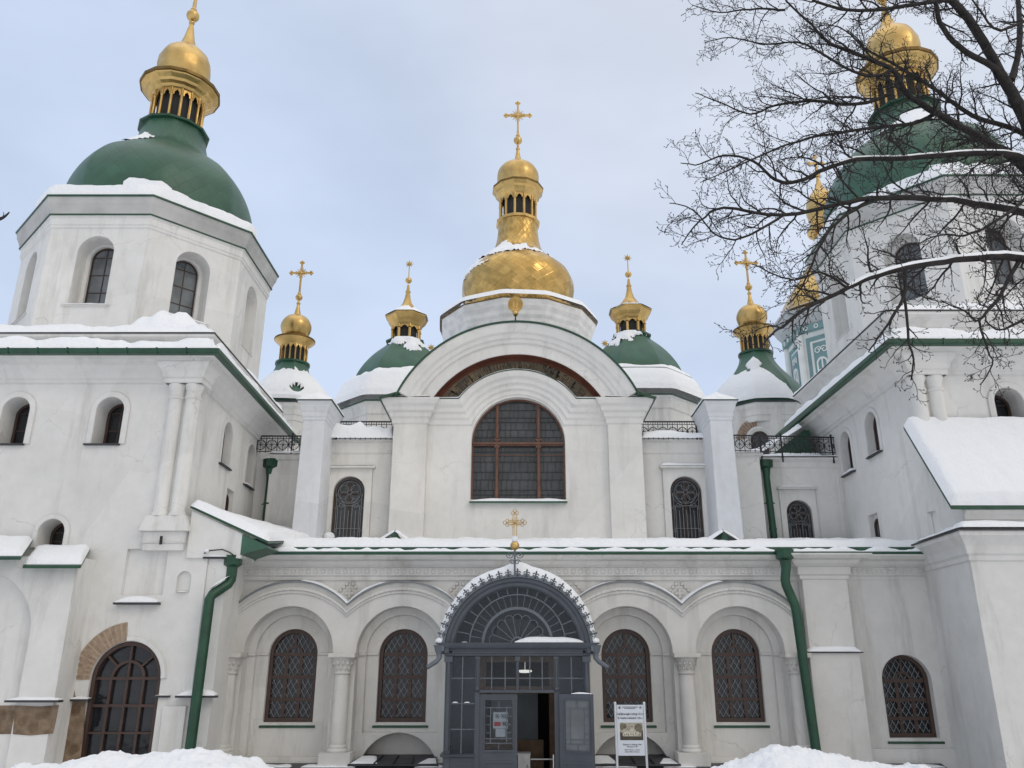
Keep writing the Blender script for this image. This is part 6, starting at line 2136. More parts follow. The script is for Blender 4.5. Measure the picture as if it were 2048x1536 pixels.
# ------------------------------------------------------------------ far bell tower
def bell_tower():
    Yc = 92.0
    ux = 1683
    X0 = XX(ux, 700, Yc)
    t = thing('bell_tower', 'distant pale bell tower with turquoise panels and gold dome and spire', 'bell tower', (X0, Yc, 0))
    c = (X0, Yc)
    k = 1 / math.cos(PI / 8)
    o8 = dict(a0=PI / 8, a1=PI / 8 + 2 * PI)
    pp = lambda rows: px_prof(Yc, [(v, px) for v, px in rows])
    kk = lambda pr: [(r * k, z) for r, z in pr]
    ap = W(95, 740, Yc)
    ze = ZZ(668, Yc)
    m = MB()
    m.lathe(kk([(ap, 0), (ap, ze)]), c, 8, **o8)
    m.build('wall', 'bell_white', t)
    m = MB()
    m.lathe(kk([(ap, ze - 1.2), (ap + 0.3, ze - 1.0), (ap + 0.4, ze - 0.4), (ap + 1.0, ze + 0.4), (ap + 1.3, ze + 1.0), (ap + 1.4, ze + 1.6), (ap, ze + 2.2)]), c, 8, **o8)
    m.build('cornice', 'bell_grey', t)
    m = MB()
    m.lathe(kk([(ap, ze - 12.5), (ap + 0.5, ze - 12.2), (ap + 0.9, ze - 11.6), (ap, ze - 11.3)]), c, 8, **o8)
    m.build('string_course', 'bell_grey', t)
    hw = ap * math.tan(PI / 8)
    mt, mw, md = MB(), MB(), MB()
    for s in range(8):
        a = -PI / 2 + s * PI / 4 
        nx, ny = math.cos(a), math.sin(a)
        fr = frame((X0 + nx * ap, Yc + ny * ap, 0), (-ny, nx, 0), (nx, ny, 0))
        mt.prism(rect(-hw * 0.97, hw * 0.97, ze - 1.15, ze - 0.4), fr, -0.62, 0)
        mt.prism(rect(-hw * 0.72, hw * 0.72, ze - 9.8, ze - 1.8), fr, -0.08, 0, [rect(-hw * 0.55, hw * 0.55, ze - 9.3, ze - 2.3)])
        mt.prism(rect(-hw * 0.40, hw * 0.40, ze - 9.0, ze - 2.6), fr, -0.08, 0)
        mt.prism(rect(-hw * 0.5, hw * 0.5, ze - 15.5, ze - 13.0), fr, -0.08, 0)
        mw.prism(archtop(0, hw * 0.56, ze - 7.9, ze - 4.5), fr, -0.2, 0, [archtop(0, hw * 0.42, ze - 7.7, ze - 4.75)])
        fbar(mw, fr, 0, ze - 7.8, 0, ze - 4.7, 0.16, -0.18, 0); fbar(mw, fr, -hw * 0.24, ze - 6.0, hw * 0.24, ze - 6.0, 0.14, -0.17, 0)
        for zz, sgn in ((ze - 3.6, 1), (ze - 8.5, -1)):
            scroll(mw, fr, -hw * 0.16, zz, 0.45, 1.3, 1, -0.12, 0.14, 0); scroll(mw, fr, hw * 0.16, zz, 0.45, 1.3, -1, -0.12, 0.14, PI)
        for q in range(3): ring(mw, fr, (q - 1) * hw * 0.55, ze - 0.8, 0.22, -0.66, 0.14, 10)
        b = a + PI / 8
        mw.tube([(X0 + math.cos(b) * ap * 1.09, Yc + math.sin(b) * ap * 1.09, ze - 11.2), (X0 + math.cos(b) * ap * 1.09, Yc + math.sin(b) * ap * 1.09, ze - 1.0)], 0.42, 10)
    mt.build('painted_panel', 'teal_paint', t)
    mw.build('stucco_ornament', 'bell_white', t)
    m = MB()
    m.lathe(smooth_prof(pp([(650, 106), (630, 103), (605, 95), (580, 80), (555, 60), (530, 42), (505, 32), (490, 28)])), c, 48, oct_=0.8)
    m.build('dome', 'gold', t, smooth=20)
    m = MB()
    m.lathe(pp([(490, 28), (470, 22), (466, 34), (458, 34), (450, 22), (440, 28), (425, 31), (405, 29), (390, 20), (378, 9), (365, 4.5), (357, 3), (350, 6), (344, 6), (340, 2.5), (334, 2)]), (X0, Yc), 16)
    sp = m.build('spire', 'gold', t, smooth=40)
    m = MB()
    zt, zb, z_ = ZZ(314, Yc), ZZ(345, Yc), ZZ(327, Yc)
    cross_mesh(m, (X0, Yc, z_), zt - zb, W(13, 327, Yc), W(3, 327, Yc), rays=False, drop=(z_ - zb) / (zt - zb), y_th=0.12)
    m.build('cross', 'gold', sp)
    m = MB()
    snow_lathe(m, [((ap + 1.4) * 1.0, ze + 1.62), (ap + 0.6, ze + 1.9), (ap, ze + 2.2)], c, 0.35, lambda a, s, z: 0.8, n=64, oct_=0.95)
    m.build('ledge_snow', 'snow', t, smooth=70)
bell_tower()

# ------------------------------------------------------------------ glazed entrance porch
def build_porch():
    Y = 15.5
    t = thing('entrance_porch', 'grey glazed iron porch with a snow-topped round roof, fanlight and one door leaf folded open', 'porch', (0, Y, 0))
    f = face(Y)
    zb, zt, zp, zd = 2.87, 3.10, 1.27, 2.26
    XH = 1.28
    cz = 2.93          # the barrel springs a little below the beam
    cf = 3.08          # the fan of glazing bars is struck from the beam
    m = MB()
    # posts
    for x in (-XH + 0.05, XH - 0.05):
        m.box((x - 0.055, Y - 0.02, 0), (x + 0.055, Y + 0.09, zb))
        m.tube([(x, Y - 0.04, zp + 0.05), (x, Y - 0.04, zb - 0.08)], 0.04, 10)
        m.box((x - 0.075, Y - 0.085, zb - 0.1), (x + 0.075, Y - 0.02, zb - 0.002))
        m.box((x - 0.055, 16.90, 0), (x + 0.055, 16.99, zb))
    for x in (-0.71, 0.69):
        m.box((x - 0.04, Y - 0.025, 0), (x + 0.04, Y + 0.06, zb))
        m.tube([(x, Y - 0.035, zd + 0.02), (x, Y - 0.035, zb - 0.06)], 0.025, 8)
        m.ball((x, Y - 0.04, zd + 0.06), 0.045, 10)
    m.tube([(0.0, Y - 0.012, zd), (0.0, Y - 0.012, zb)], 0.028, 8)
    m.box((-0.045, Y - 0.05, zb - 0.08), (0.045, Y + 0.03, zb - 0.003))
    # beams
    m.sweep([(-XH, 17.0), (-XH, Y), (XH, Y), (XH, 17.0)], [(0.0, zb), (0.03, zb + 0.01), (0.03, zb + 0.045), (0.05, zb + 0.05), (0.05, zb + 0.12), (0.08, zb + 0.13), (0.12, zb + 0.18), (0.13, zt), (-0.08, zt), (-0.08, zb), (0.0, zb)])
    for k in range(62):
        x = -1.24 + k * 0.04
        m.box((x, Y - 0.072, zb + 0.085), (x + 0.02, Y - 0.05, zb + 0.125))
    m.sweep([(-XH, 16.98), (-XH, Y), (-0.75, Y)], [(0, zp - 0.06), (0.05, zp - 0.05), (0.06, zp - 0.01), (0.02, zp), (-0.05, zp), (-0.05, zp - 0.06), (0, zp - 0.06)])
    m.sweep([(0.73, Y), (XH, Y), (XH, 16.98)], [(0, zp - 0.06), (0.05, zp - 0.05), (0.06, zp - 0.01), (0.02, zp), (-0.05, zp), (-0.05, zp - 0.06), (0, zp - 0.06)])
    m.box((-0.67, Y - 0.05, zd), (0.65, Y + 0.05, zd + 0.045))
    # lower panels
    for a, b in ((-1.18, -0.75), (0.73, 1.18)):
        m.box((a, Y, 0.0), (b, Y + 0.04, zp - 0.061))
        m.prism(rect(a + 0.06, b - 0.06, 0.25, zp - 0.14), face(Y - 0.012), 0, 0.013, [rect(a + 0.10, b - 0.10, 0.29, zp - 0.18)])
    for x in (-XH, XH):
        m.box((x - 0.02, Y + 0.1, 0), (x + 0.02, 16.9, zp - 0.061))
    # rim of the barrel front
    m.arc_sweep(f, 0, cz, [(1.14, 0.03), (1.14, -0.02), (1.17, -0.05), (1.22, -0.05), (1.25, -0.08), (1.31, -0.08), (1.31, 0.03)], 0, PI, 48)
    m.build('frame', 'porch_paint', t, smooth=30)
    m = MB()
    for xs, z0, z1, zz in (((-1.0 + 0.02,), zp, zb, (1.66, 2.08, 2.50)), ((0.96,), zp, zb, (1.66, 2.08, 2.50)), ((-0.46, -0.22, 0.22, 0.44), zd + 0.04, zb, (2.50,))):
        for x in xs: fbar(m, f, x, z0, x, z1, 0.018, -0.004, 0.012)
        xa, xb = (-1.19, -0.74) if xs[0] < -0.9 else ((0.72, 1.19) if xs[0] > 0.9 else (-0.68, 0.66))
        for z in zz: fbar(m, f, xa, z, xb, z, 0.018, -0.005, 0.011)
    for x in (-XH, XH):
        for q in (15.95, 16.45): m.box((x - 0.012, q - 0.01, zp), (x + 0.012, q + 0.01, zb))
        for z in (1.66, 2.08, 2.50): m.box((x - 0.012, Y + 0.1, z - 0.01), (x + 0.012, 16.9, z + 0.01))
    m.build('glazing_bar', 'porch_paint_pale', t)
    # fanlight
    m = MB()
    for r0, r1 in ((0.855, 0.875), (0.60, 0.65), (0.10, 0.13)): m.arc_sweep(f, 0, cf, [(r0, 0.012), (r0, -0.012), (r1, -0.012), (r1, 0.012)], 0, PI, 40)
    for k in range(1, 16):
        a = PI * k / 16
        fbar(m, f, 0.87 * math.cos(a), cf + 0.87 * math.sin(a), (1.17 - 0.13 * math.sin(a)) * math.cos(a), cf + (1.17 - 0.13 * math.sin(a)) * math.sin(a), 0.014, -0.006, 0.01)
    for k in range(1, 20):
        a = PI * k / 20
        fbar(m, f, 0.64 * math.cos(a), cf + 0.64 * math.sin(a), 0.86 * math.cos(a), cf + 0.86 * math.sin(a), 0.010, -0.005, 0.01)
    for k in range(9):
        a0, a1 = PI * k / 9, PI * (k + 1) / 9
        am = (a0 + a1) / 2
        w = 0.45 * math.tan((a1 - a0) / 2) * 1.02
        pts = [f(0.12 * math.cos(a0), cf + 0.12 * math.sin(a0), 0), f(0.44 * math.cos(a0), cf + 0.44 * math.sin(a0), 0)]
        c_ = (0.44 * math.cos(am), cf + 0.44 * math.sin(am))
        for q in range(1, 9):
            b = a0 - PI / 2 + am * 0 + (a0 - a0)
            ang = am - PI / 2 + PI * q / 9
            pts.append(f(c_[0] + w * math.cos(ang), c_[1] + w * math.sin(ang), 0))
        pts += [f(0.44 * math.cos(a1), cf + 0.44 * math.sin(a1), 0), f(0.12 * math.cos(a1), cf + 0.12 * math.sin(a1), 0)]
        m.tube(pts, 0.008, 5)
    fan = m.build('fanlight', 'porch_paint_pale', t)
    m = MB()
    pts = [(1.16 * math.cos(PI * k / 40), cz + 1.16 * math.sin(PI * k / 40)) for k in range(41)]
    m.prism(pts, f, 0.015, 0.022)
    m.build('pane', 'clear_glass', fan)
    m = MB()
    for a, b, z0, z1 in ((-1.19, -0.75, zp, zb), (0.73, 1.19, zp, zb), (-0.67, 0.65, zd + 0.045, zb)):
        m.prism(rect(a, b, z0, z1), f, 0.02, 0.026)
    for x in (-XH, XH):
        m.prism(rect(0.1, 1.4, zp, zb), frame((x, Y, 0), (0, 1, 0), (1 if x > 0 else -1, 0, 0)), 0.0, 0.006)
    m.build('pane', 'clear_glass', t)
    # barrel roof
    m = MB()
    m.arc_sweep(f, 0, cz, [(1.28, 1.6), (1.28, 0.02), (1.345, -0.10), (1.345, 1.6)], -0.02, PI + 0.02, 40)
    m.build('barrel_roof', 'porch_paint', t, smooth=30)
    m = MB()
    n, nv = 96, 14
    vs = []
    for j in range(nv + 1):
        for i in range(n + 1):
            a = PI * (0.03 + 0.94 * i / n)
            v = j / nv
            top = math.sin(a)
            th = 0.10 + 0.12 * max(0, top) ** 1.5 + 0.05 * max(0, 1 - abs(a - PI / 2) / 0.16)
            th *= 1 + 0.12 * fbm(a * 3, v * 2, 4)
            k = min(1, v / 0.10)
            k = math.sqrt(max(0, 1 - (1 - k) ** 2))
            e = min(1, min(i, n - i) / 4)
            r = 1.346 + th * (0.15 + 0.85 * k) * (0.3 + 0.7 * e) if j else 1.346
            vs.append(f(r * math.cos(a), cz + r * math.sin(a), -0.05 - 0.04 * ns(a * 4, 1, 2) * k + 1.5 * v))
    m.add(vs, [(j * (n + 1) + i, j * (n + 1) + i + 1, (j + 1) * (n + 1) + i + 1, (j + 1) * (n + 1) + i) for j in range(nv) for i in range(n)])
    snow_ridge(m, [(-0.05, Y - 0.11, zt + 0.004), (1.18, Y - 0.11, zt + 0.004)], 0.12, 0.085, 1, rough=0.35, fr=1.4, taper=0.25, out=0.0)
    snow_ridge(m, [(-1.0, Y - 0.11, zt + 0.004), (-0.9, Y - 0.11, zt + 0.004)], 0.1, 0.02, 2)
    for x0, x1, z in ((-1.15, -1.05, 2.09), (-0.94, -0.84, 2.09)): snow_ridge(m, [(x0, Y - 0.012, z), (x1, Y - 0.012, z)], 0.02, 0.022, x0, rough=0.2, taper=0.05, out=0.004)
    for sg in (-1, 1): m.ball((sg * 1.40, Y - 0.06, 3.13), 0.075, 12, 0.8)
    m.build('roof_snow', 'snow', t, smooth=75)
    # cresting of fleurs-de-lis along the rim
    m = MB()
    N = 25
    y = Y - 0.105
    fr = face(y)
    for k in range(N):
        a = PI * (0.035 + 0.93 * k / (N - 1))
        ca, sa = math.cos(a), math.sin(a)
        def q(r, s_): return (r * ca - s_ * sa, cz + r * sa + s_ * ca)
        a_, b_ = q(1.33, 0), q(1.45, 0)
        fbar(m, fr, a_[0], a_[1], b_[0], b_[1], 0.022, -0.012, 0.012)
        m.prism([q(1.42, 0.0), q(1.45, -0.020), q(1.485, 0), q(1.45, 0.020)], fr, -0.012, 0.012)
        for s_ in (-1, 1):
            pts = []
            for i in range(9):
                w = i / 8 * 4.4
                rr = 0.042 * (1 - 0.09 * i)
                c_ = (1.40, s_ * 0.040)
                z_ = q(c_[0] + rr * math.sin(w - 1.1), c_[1] - s_ * rr * math.cos(w - 1.1))
                pts.append(fr(z_[0], z_[1], 0))
            m.tube(pts, 0.011, 5)
        if k < N - 1:
            da = PI * 0.93 / (N - 1)
            pts = []
            for i in range(7):
                u = i / 6
                aa = a + da * (0.16 + 0.68 * u)
                r = 1.39 - 0.05 * math.sin(PI * u)
                pts.append(fr(r * math.cos(aa), cz + r * math.sin(aa), 0))
            m.tube(pts, 0.014, 5)
    m.arc_sweep(fr, 0, cz, [(1.315, 0.012), (1.315, -0.012), (1.36, -0.012), (1.36, 0.012)], 0.02, PI - 0.02, 48)
    m.build('cresting', 'porch_paint_pale', t)
    # rain spouts
    for sg in (-1, 1):
        m = MB()
        m.lathe([(0.05, 2.90), (0.075, 2.95), (0.10, 3.04), (0.11, 3.06), (0.09, 3.06)], (sg * 1.40, Y - 0.04), 8)
        m.tube([(sg * 1.40, Y - 0.04, 2.93), (sg * 1.40, Y - 0.05, 2.84), (sg * 1.45, Y - 0.08, 2.78), (sg * 1.60, Y - 0.14, 2.68)], [0.05, 0.047, 0.045, 0.04], 10)
        m.build('rain_spout', 'porch_paint_pale', t, smooth=40)
    # finial: scrolled stem, ball, openwork cross
    m = MB()
    m.tube([(-0.05, Y - 0.10, 4.30), (-0.05, Y - 0.10, 4.75)], 0.018, 8)
    for sg in (-1, 1):
        scroll(m, fr, -0.05 + sg * 0.085, 4.66, 0.075, 1.3, -sg, 0, 0.016, PI / 2 * (1 + sg) + PI)
        scroll(m, fr, -0.05 + sg * 0.05, 4.52, 0.05, 1.2, sg, 0, 0.016, PI / 2 * (1 + sg) + PI)
    st = m.build('finial_stem', 'porch_paint_pale', t)
    m = MB()
    cx, zc = -0.05, 5.25
    m.ball((cx, Y - 0.10, 4.82), 0.085, 20)
    y0 = Y - 0.10
    frc = face(y0)
    w = 0.035
    for dx, dz, L in ((1, 0, 0.19), (-1, 0, 0.19), (0, 1, 0.23), (0, -1, 0.30)):
        px, pz = -dz, dx
        for s_ in (-1, 1, 0):
            a_ = (cx + px * s_ * w + dx * 0.03, zc + pz * s_ * w + dz * 0.03)
            b_ = (cx + px * s_ * w + dx * (L - 0.06), zc + pz * s_ * w + dz * (L - 0.06))
            fbar(m, frc, a_[0], a_[1], b_[0], b_[1], 0.016 if s_ else 0.012, -0.008, 0.008)
        if dz >= 0:
            ex, ez = cx + dx * (L - 0.035), zc + dz * (L - 0.035)
            for ox, oz, r in ((dx * 0.03, dz * 0.03, 0.034), (px * 0.04 - dx * 0.015, pz * 0.04 - dz * 0.015, 0.03), (-px * 0.04 - dx * 0.015, -pz * 0.04 - dz * 0.015, 0.03)):
                ring(m, frc, ex + ox, ez + oz, r, 0, 0.012, 14)
            m.ball((ex, y0, ez), 0.018, 8)
    for k in range(20):
        a = PI / 10 * k + 0.1
        if min(abs(math.sin(2 * a)), 1) > 0.3: fbar(m, frc, cx, zc, cx + 0.10 * math.cos(a), zc + 0.10 * math.sin(a), 0.008, -0.004, 0.004)
    m.ball((cx, y0, zc), 0.03, 12)
    m.box((cx - 0.03, y0 - 0.02, 4.94), (cx + 0.03, y0 + 0.02, 4.99))
    m.build('cross', 'gold', t, smooth=40)
    m = MB()
    m.lathe([(0.001, 4.895), (0.055, 4.895), (0.06, 4.93), (0.055, 4.985), (0.001, 4.99)], (cx, y0), 10)
    m.build('finial_snow', 'snow', t, smooth=60)
    # closed leaf and folded-back leaf
    def leaf(fr, w, name, label, kind):
        m = MB()
        m.prism(rect(0, w, 0.02, zd - 0.02), fr, 0, 0.045, [rect(0.10, w - 0.08, 1.33, zd - 0.12)])
        m.prism(rect(0.07, w - 0.06, 0.25, 1.16), (lambda x, z, d: fr(x, z, d - 0.012)), 0, 0.013, [rect(0.11, w - 0.10, 0.29, 1.12)])
        m.prism(rect(0.08, w - 0.06, 1.30, zd - 0.10), (lambda x, z, d: fr(x, z, d - 0.014)), 0, 0.015, [rect(0.10, w - 0.08, 1.3305, zd - 0.1205)])
        lf = m.build(name, 'porch_paint', t, label=label)
        m = MB()
        x0, x1 = 0.10, w - 0.08
        H = zd - 0.12 - 1.33
        for z in (0.10, 0.22, 0.84): fbar(m, fr, x0, 1.33 + H * z if z > .2 else 1.33 + H * 0.13, x1, 1.33 + H * z if z > .2 else 1.33 + H * 0.13, 0.014, 0.008, 0.03)
        for x in (0.2, 0.78): fbar(m, fr, x0 + (x1 - x0) * x, 1.33 + H * 0.13, x0 + (x1 - x0) * x, 1.33 + H * 0.86, 0.014, 0.007, 0.03)
        fbar(m, fr, (x0 + x1) / 2, 1.33, (x0 + x1) / 2, 1.33 + H * 0.13, 0.012, 0.007, 0.03)
        fbar(m, fr, (x0 + x1) / 2, 1.33 + H * 0.84, (x0 + x1) / 2, zd - 0.12, 0.012, 0.007, 0.03)
        for z in (0.34, 0.5, 0.67):
            fbar(m, fr, x0, 1.33 + H * z, x0 + (x1 - x0) * 0.2, 1.33 + H * z, 0.012, 0.009, 0.03)
            fbar(m, fr, x0 + (x1 - x0) * 0.78, 1.33 + H * z, x1, 1.33 + H * z, 0.012, 0.009, 0.03)
        m.build('glazing_bar', 'porch_paint_pale', lf)
        m = MB()
        m.prism(rect(x0 - 0.01, x1 + 0.01, 1.32, zd - 0.11), fr, 0.02, 0.026)
        m.build('pane', kind, lf)
        return lf
    leaf(frame((-0.67, Y, 0)), 0.665, 'door', 'closed grey door leaf carrying paper notices', 'clear_glass')
    ang = R(-14)
    fo = frame((0.73, Y - 0.10, 0), (math.cos(ang), math.sin(ang), 0), (math.sin(ang), -math.cos(ang), 0))
    lf = leaf(fo, 0.60, 'door', 'open grey door leaf folded back against the side light', 'sky_glass')
    m = MB()
    snow_ridge(m, [fo(0.22, zd - 0.018, 0), fo(0.58, zd - 0.018, 0)], 0.045, 0.04, 2, rough=0.4, taper=0.25, out=0.0)
    m.build('snow_cap', 'snow', lf, smooth=70)
    m = MB()
    m.tube([(0.62, Y - 0.03, 0.9), (0.62, Y - 0.03, 1.26)], 0.012, 8)
    m.build('door_handle', 'aluminium', t)
    # painted lining of the porch against the old wall, with the doorway left open
    m = MB()
    m.prism(rect(-1.22, 1.22, 0.0, 3.06), face(16.88), 0, 0.05, [rect(-0.80, 0.80, 0.0005, 2.98)])
    m.prism([(1.24 * math.cos(PI * k / 32), cz + 1.24 * math.sin(PI * k / 32)) for k in range(33)], face(16.88), 0, 0.05, [arch(0, 1.0, cz + 0.20, cz + 0.25, 16)])
    m.build('lining', 'porch_paint', t)
    m = MB()
    m.prism(arch(0, 1.1, cz + 0.16, cz + 0.22, 16), face(16.95), 0, 0.02)
    m.build('lunette_glass', 'dark_glass', t)
    # floor of the porch
    m = MB()
    m.box((-1.2, Y + 0.1, -0.02), (1.2, 16.95, 0.01))
    m.build('porch_floor', 'dark_tin', t)
    return t
build_porch()

def notices():
    Y = 15.535
    t = thing('notice_sheet', 'white notice with prohibition symbols and a red block, taped inside the closed door', 'notice', (-0.3, Y, 1.7), 'paper notices on the porch door')
    p0, p1 = P(986, 1457, Y), P(1016, 1424, Y)
    m = MB(); m.box((p0.x, Y, p0.z), (p1.x, Y + 0.003, p1.z))
    m.build('sheet', 'paper', t)
    fr = face(Y - 0.002)
    m = MB()
    w, h = p1.x - p0.x, p1.z - p0.z
    def g(a, b): return (p0.x + a * w, p0.z + b * h)
    for a, b in ((0.28, 0.75), (0.66, 0.75), (0.9, 0.72), (0.72, 0.28), (0.93, 0.28)):
        c = g(a, b); ring(m, fr, c[0], c[1], w * 0.13, 0, 0.007, 16)
        fbar(m, fr, c[0] - w * 0.08, c[1] + w * 0.08, c[0] + w * 0.08, c[1] - w * 0.08, 0.006, -0.001, 0.001)
        m.prism([(c[0] - w * 0.06, c[1] - w * 0.07), (c[0] + w * 0.06, c[1] - w * 0.07), (c[0] + w * 0.04, c[1] + w * 0.04), (c[0], c[1] + w * 0.08), (c[0] - w * 0.05, c[1] + w * 0.02)], fr, -0.0005, 0.0005)
    m.build('symbols', 'ink', t)
    a, b = g(0.07, 0.14), g(0.52, 0.40)
    m = MB(); m.prism([(a[0] + 0.01, a[1]), (b[0] - 0.01, a[1]), (b[0], a[1] + 0.012), (b[0], b[1] - 0.012), (b[0] - 0.01, b[1]), (a[0] + 0.01, b[1]), (a[0], b[1] - 0.012), (a[0], a[1] + 0.012)], fr, -0.001, 0.001)
    m.build('red_block', 'red_ink', t)
    m = MB()
    p0, p1 = P(991, 1474, Y), P(1011, 1458, Y)
    m.box((p0.x, Y, p0.z), (p1.x, Y + 0.003, p1.z))
    tag(m.build('notice_sheet', 'paper'), 'small plain white sheet taped below the notice with symbols', 'notice', 'paper notices on the porch door')
notices()

def turnstile():
    Y = 16.2
    p = P(1048, 1512, Y)
    t = thing('turnstile', 'low grey turnstile cabinet with a white switch and steel bar inside the open doorway', 'turnstile', (p.x, Y, 0))
    z = ZZ(1506, Y)
    m = MB()
    m.box((p.x - 0.11, Y - 0.1, 0), (p.x + 0.11, Y + 0.25, z - 0.02)); m.box((p.x - 0.12, Y - 0.11, z - 0.02), (p.x + 0.12, Y + 0.26, z))
    m.build('cabinet', 'cornice_lead', t)
    m = MB(); m.box((p.x - 0.025, Y - 0.12, z - 0.12), (p.x + 0.03, Y - 0.1, z - 0.04)); m.build('switch', 'paper', t)
    m = MB()
    m.tube([(p.x + 0.12, Y - 0.05, z - 0.10), (p.x + 0.52, Y - 0.05, z - 0.10)], 0.014, 8)
    m.tube([(p.x + 0.06, Y - 0.12, z - 0.18), (p.x + 0.09, Y - 0.2, z - 0.5)], 0.012, 8)
    m.build('bar', 'aluminium', t)
turnstile()

# ------------------------------------------------------------------ drainpipes
def drainpipe(label, pts, r, funnel, mat='green_gutter', brackets=()):
    p0 = Vector(pts[0])
    t = thing('drainpipe', label, 'drainpipe', (pts[-1][0], pts[-1][1], 0), 'green drainpipes')
    m = MB()
    # rounded elbows
    q = [Vector(p) for p in pts]
    out = [q[0]]
    for i in range(1, len(q) - 1):
        a, b = (q[i - 1] - q[i]), (q[i + 1] - q[i])
        e = min(r * 0.6, a.length * 0.4, b.length * 0.4)
        out += [q[i] + a.normalized() * e, q[i] + b.normalized() * e]
    out.append(q[-1])
    m.tube(out, r, 16)
    n = int(abs(q[-1].z - q[-2].z) / 0.62)
    for k in range(1, n + 1):
        c = q[-2].lerp(q[-1], k / (n + 0.6))
        m.tube([c + Vector((0, 0, 0.02)), c - Vector((0, 0, 0.02))], r * 1.15, 16)
        if k % 2: m.bar(c + Vector((-r * 1.7, 0.04, 0)), c + Vector((r * 1.7, 0.04, 0)), 0.02)
    m.build('pipe', mat, t, smooth=40)
    m = MB()
    fw, fh, box = funnel
    z = p0.z
    m.lathe([(r, z - 0.04), (fw * 0.62, z + fh * 0.40), (fw, z + fh * 0.52), (fw * 1.03, z + fh * 0.95), (fw * 1.08, z + fh), (fw * 0.9, z + fh), (r * 0.8, z + fh * 0.5)], (p0.x, p0.y), 8 if not box else 16, a0=PI / 8, a1=PI / 8 + 2 * PI)
    m.build('rain_hopper', mat, t, smooth=30)
    return t
yl, yr = 15.78, 16.62
dp1 = drainpipe('green drainpipe with a long snow-lined elbow, between the brick-patched tower and the arcade',
          [P(463, 1150, yl + 0.3), P(461, 1165, yl + 0.3), P(420, 1192, yl), P(380, 1500, yl), (XX(372, 1560, yl), yl, 0.1)], 0.095, (0.165, 0.36, False))
m = MB()
a_, b_ = P(458, 1164, yl + 0.2), P(420, 1189, yl - 0.02)
snow_ridge(m, [b_ + Vector((0, -0.03, 0.10)), a_ + Vector((0, -0.03, 0.10))], 0.12, 0.05, 3, rough=0.4)
m.build('pipe_snow', 'snow', dp1, smooth=70)
drainpipe('green drainpipe kinked down beside the stepped pilaster at the tree end of the arcade',
          [P(1572, 1136, yr), P(1570, 1165, yr), P(1591, 1213, yr), P(1632, 1500, yr), (XX(1640, 1560, yr), yr, 0.1)], 0.092, (0.175, 0.36, False))
drainpipe('short green downpipe with a boxy hopper tucked in the corner under the short railing',
          [P(541, 951, 20.35), P(541, 958, 20.35), P(527, 1090, 20.35)], 0.10, (0.21, 0.40, False))
drainpipe('short green downpipe with a round snow-filled hopper beside the narrow grille window',
          [P(1533, 948, 20.45), P(1533, 955, 20.45), P(1550, 1090, 20.45)], 0.085, (0.18, 0.34, True))

# ------------------------------------------------------------------ railings
def railing(label, p0, p1, h, posts, cell):
    p0, p1 = Vector(p0), Vector(p1)
    d = (p1 - p0)
    L = d.length
    d.normalize()
    t = thing('roof_railing', label, 'railing', p0, 'wrought-iron roof railings')
    fr = frame(p0 - Vector((0, 0, 0)), d, Vector((d.y, -d.x, 0)))
    fr0 = lambda x, z, dd=0.0: fr(x, z, dd)
    m = MB()
    m.bar(fr(-0.02, h), fr(L + 0.02, h), 0.04, 0.03)
    m.bar(fr(0, h * 0.86), fr(L, h * 0.86), 0.014)
    m.bar(fr(0, h * 0.12), fr(L, h * 0.12), 0.018)
    m.build('rail', 'iron', t)
    m = MB()
    n = max(1, round(L / cell))
    cw = L / n
    for i in range(n):
        x = (i + 0.5) * cw
        r = min(cw * 0.44, h * 0.33)
        ring(m, fr, x, h * 0.5, r, 0.0, 0.02, 18)
        ring(m, fr, x, h * 0.5, r * 0.22, 0.0, 0.014, 10)
        m.bar(fr(x, h * 0.02), fr(x, h), 0.014)
        m.bar(fr(x - r, h * 0.5), fr(x + r, h * 0.5), 0.012)
        for sx in (-1, 1):
            for sz in (-1, 1):
                ring(m, fr, x + sx * r * 0.48, h * 0.5 + sz * r * 0.48, r * 0.22, 0, 0.010, 8)
        m.bar(fr(i * cw, h * 0.05), fr(i * cw, h), 0.016)
        for k in (0.25, 0.75): m.bar(fr(i * cw + k * cw, h * 0.86), fr(i * cw + k * cw, h), 0.010)
    m.bar(fr(L, h * 0.05), fr(L, h), 0.016)
    m.build('scroll_panel', 'iron', t)
    for x in posts:
        m = MB()
        m.bar(fr(x, -0.22), fr(x, h + 0.05), 0.036)
        m.ball(fr(x, h + 0.06), 0.03, 8)
        m.build('post', 'iron', t)
railing('short iron railing of three rings above the downpipe with a boxy hopper', (-6.75, 20.45, 7.86), (-5.32, 20.45, 7.86), 0.46, (0.05, 0.95), 0.26)
railing('iron railing half buried under a thick ragged snow heap', (-4.72, 20.5, 8.20), (-3.14, 20.5, 8.20), 0.52, (0.04, 1.55), 0.26)
railing('iron railing with light snow against its scrolls, between the gable and the capped buttress', (3.14, 20.5, 8.20), (4.66, 20.5, 8.20), 0.52, (0.03, 1.5), 0.26)
railing('long iron railing with a row of wheel-like rings reaching the tree-side tower', (5.30, 20.35, 7.86), (8.2, 20.6, 7.86), 0.46, (0.03, 0.95, 1.5, 2.85), 0.255)

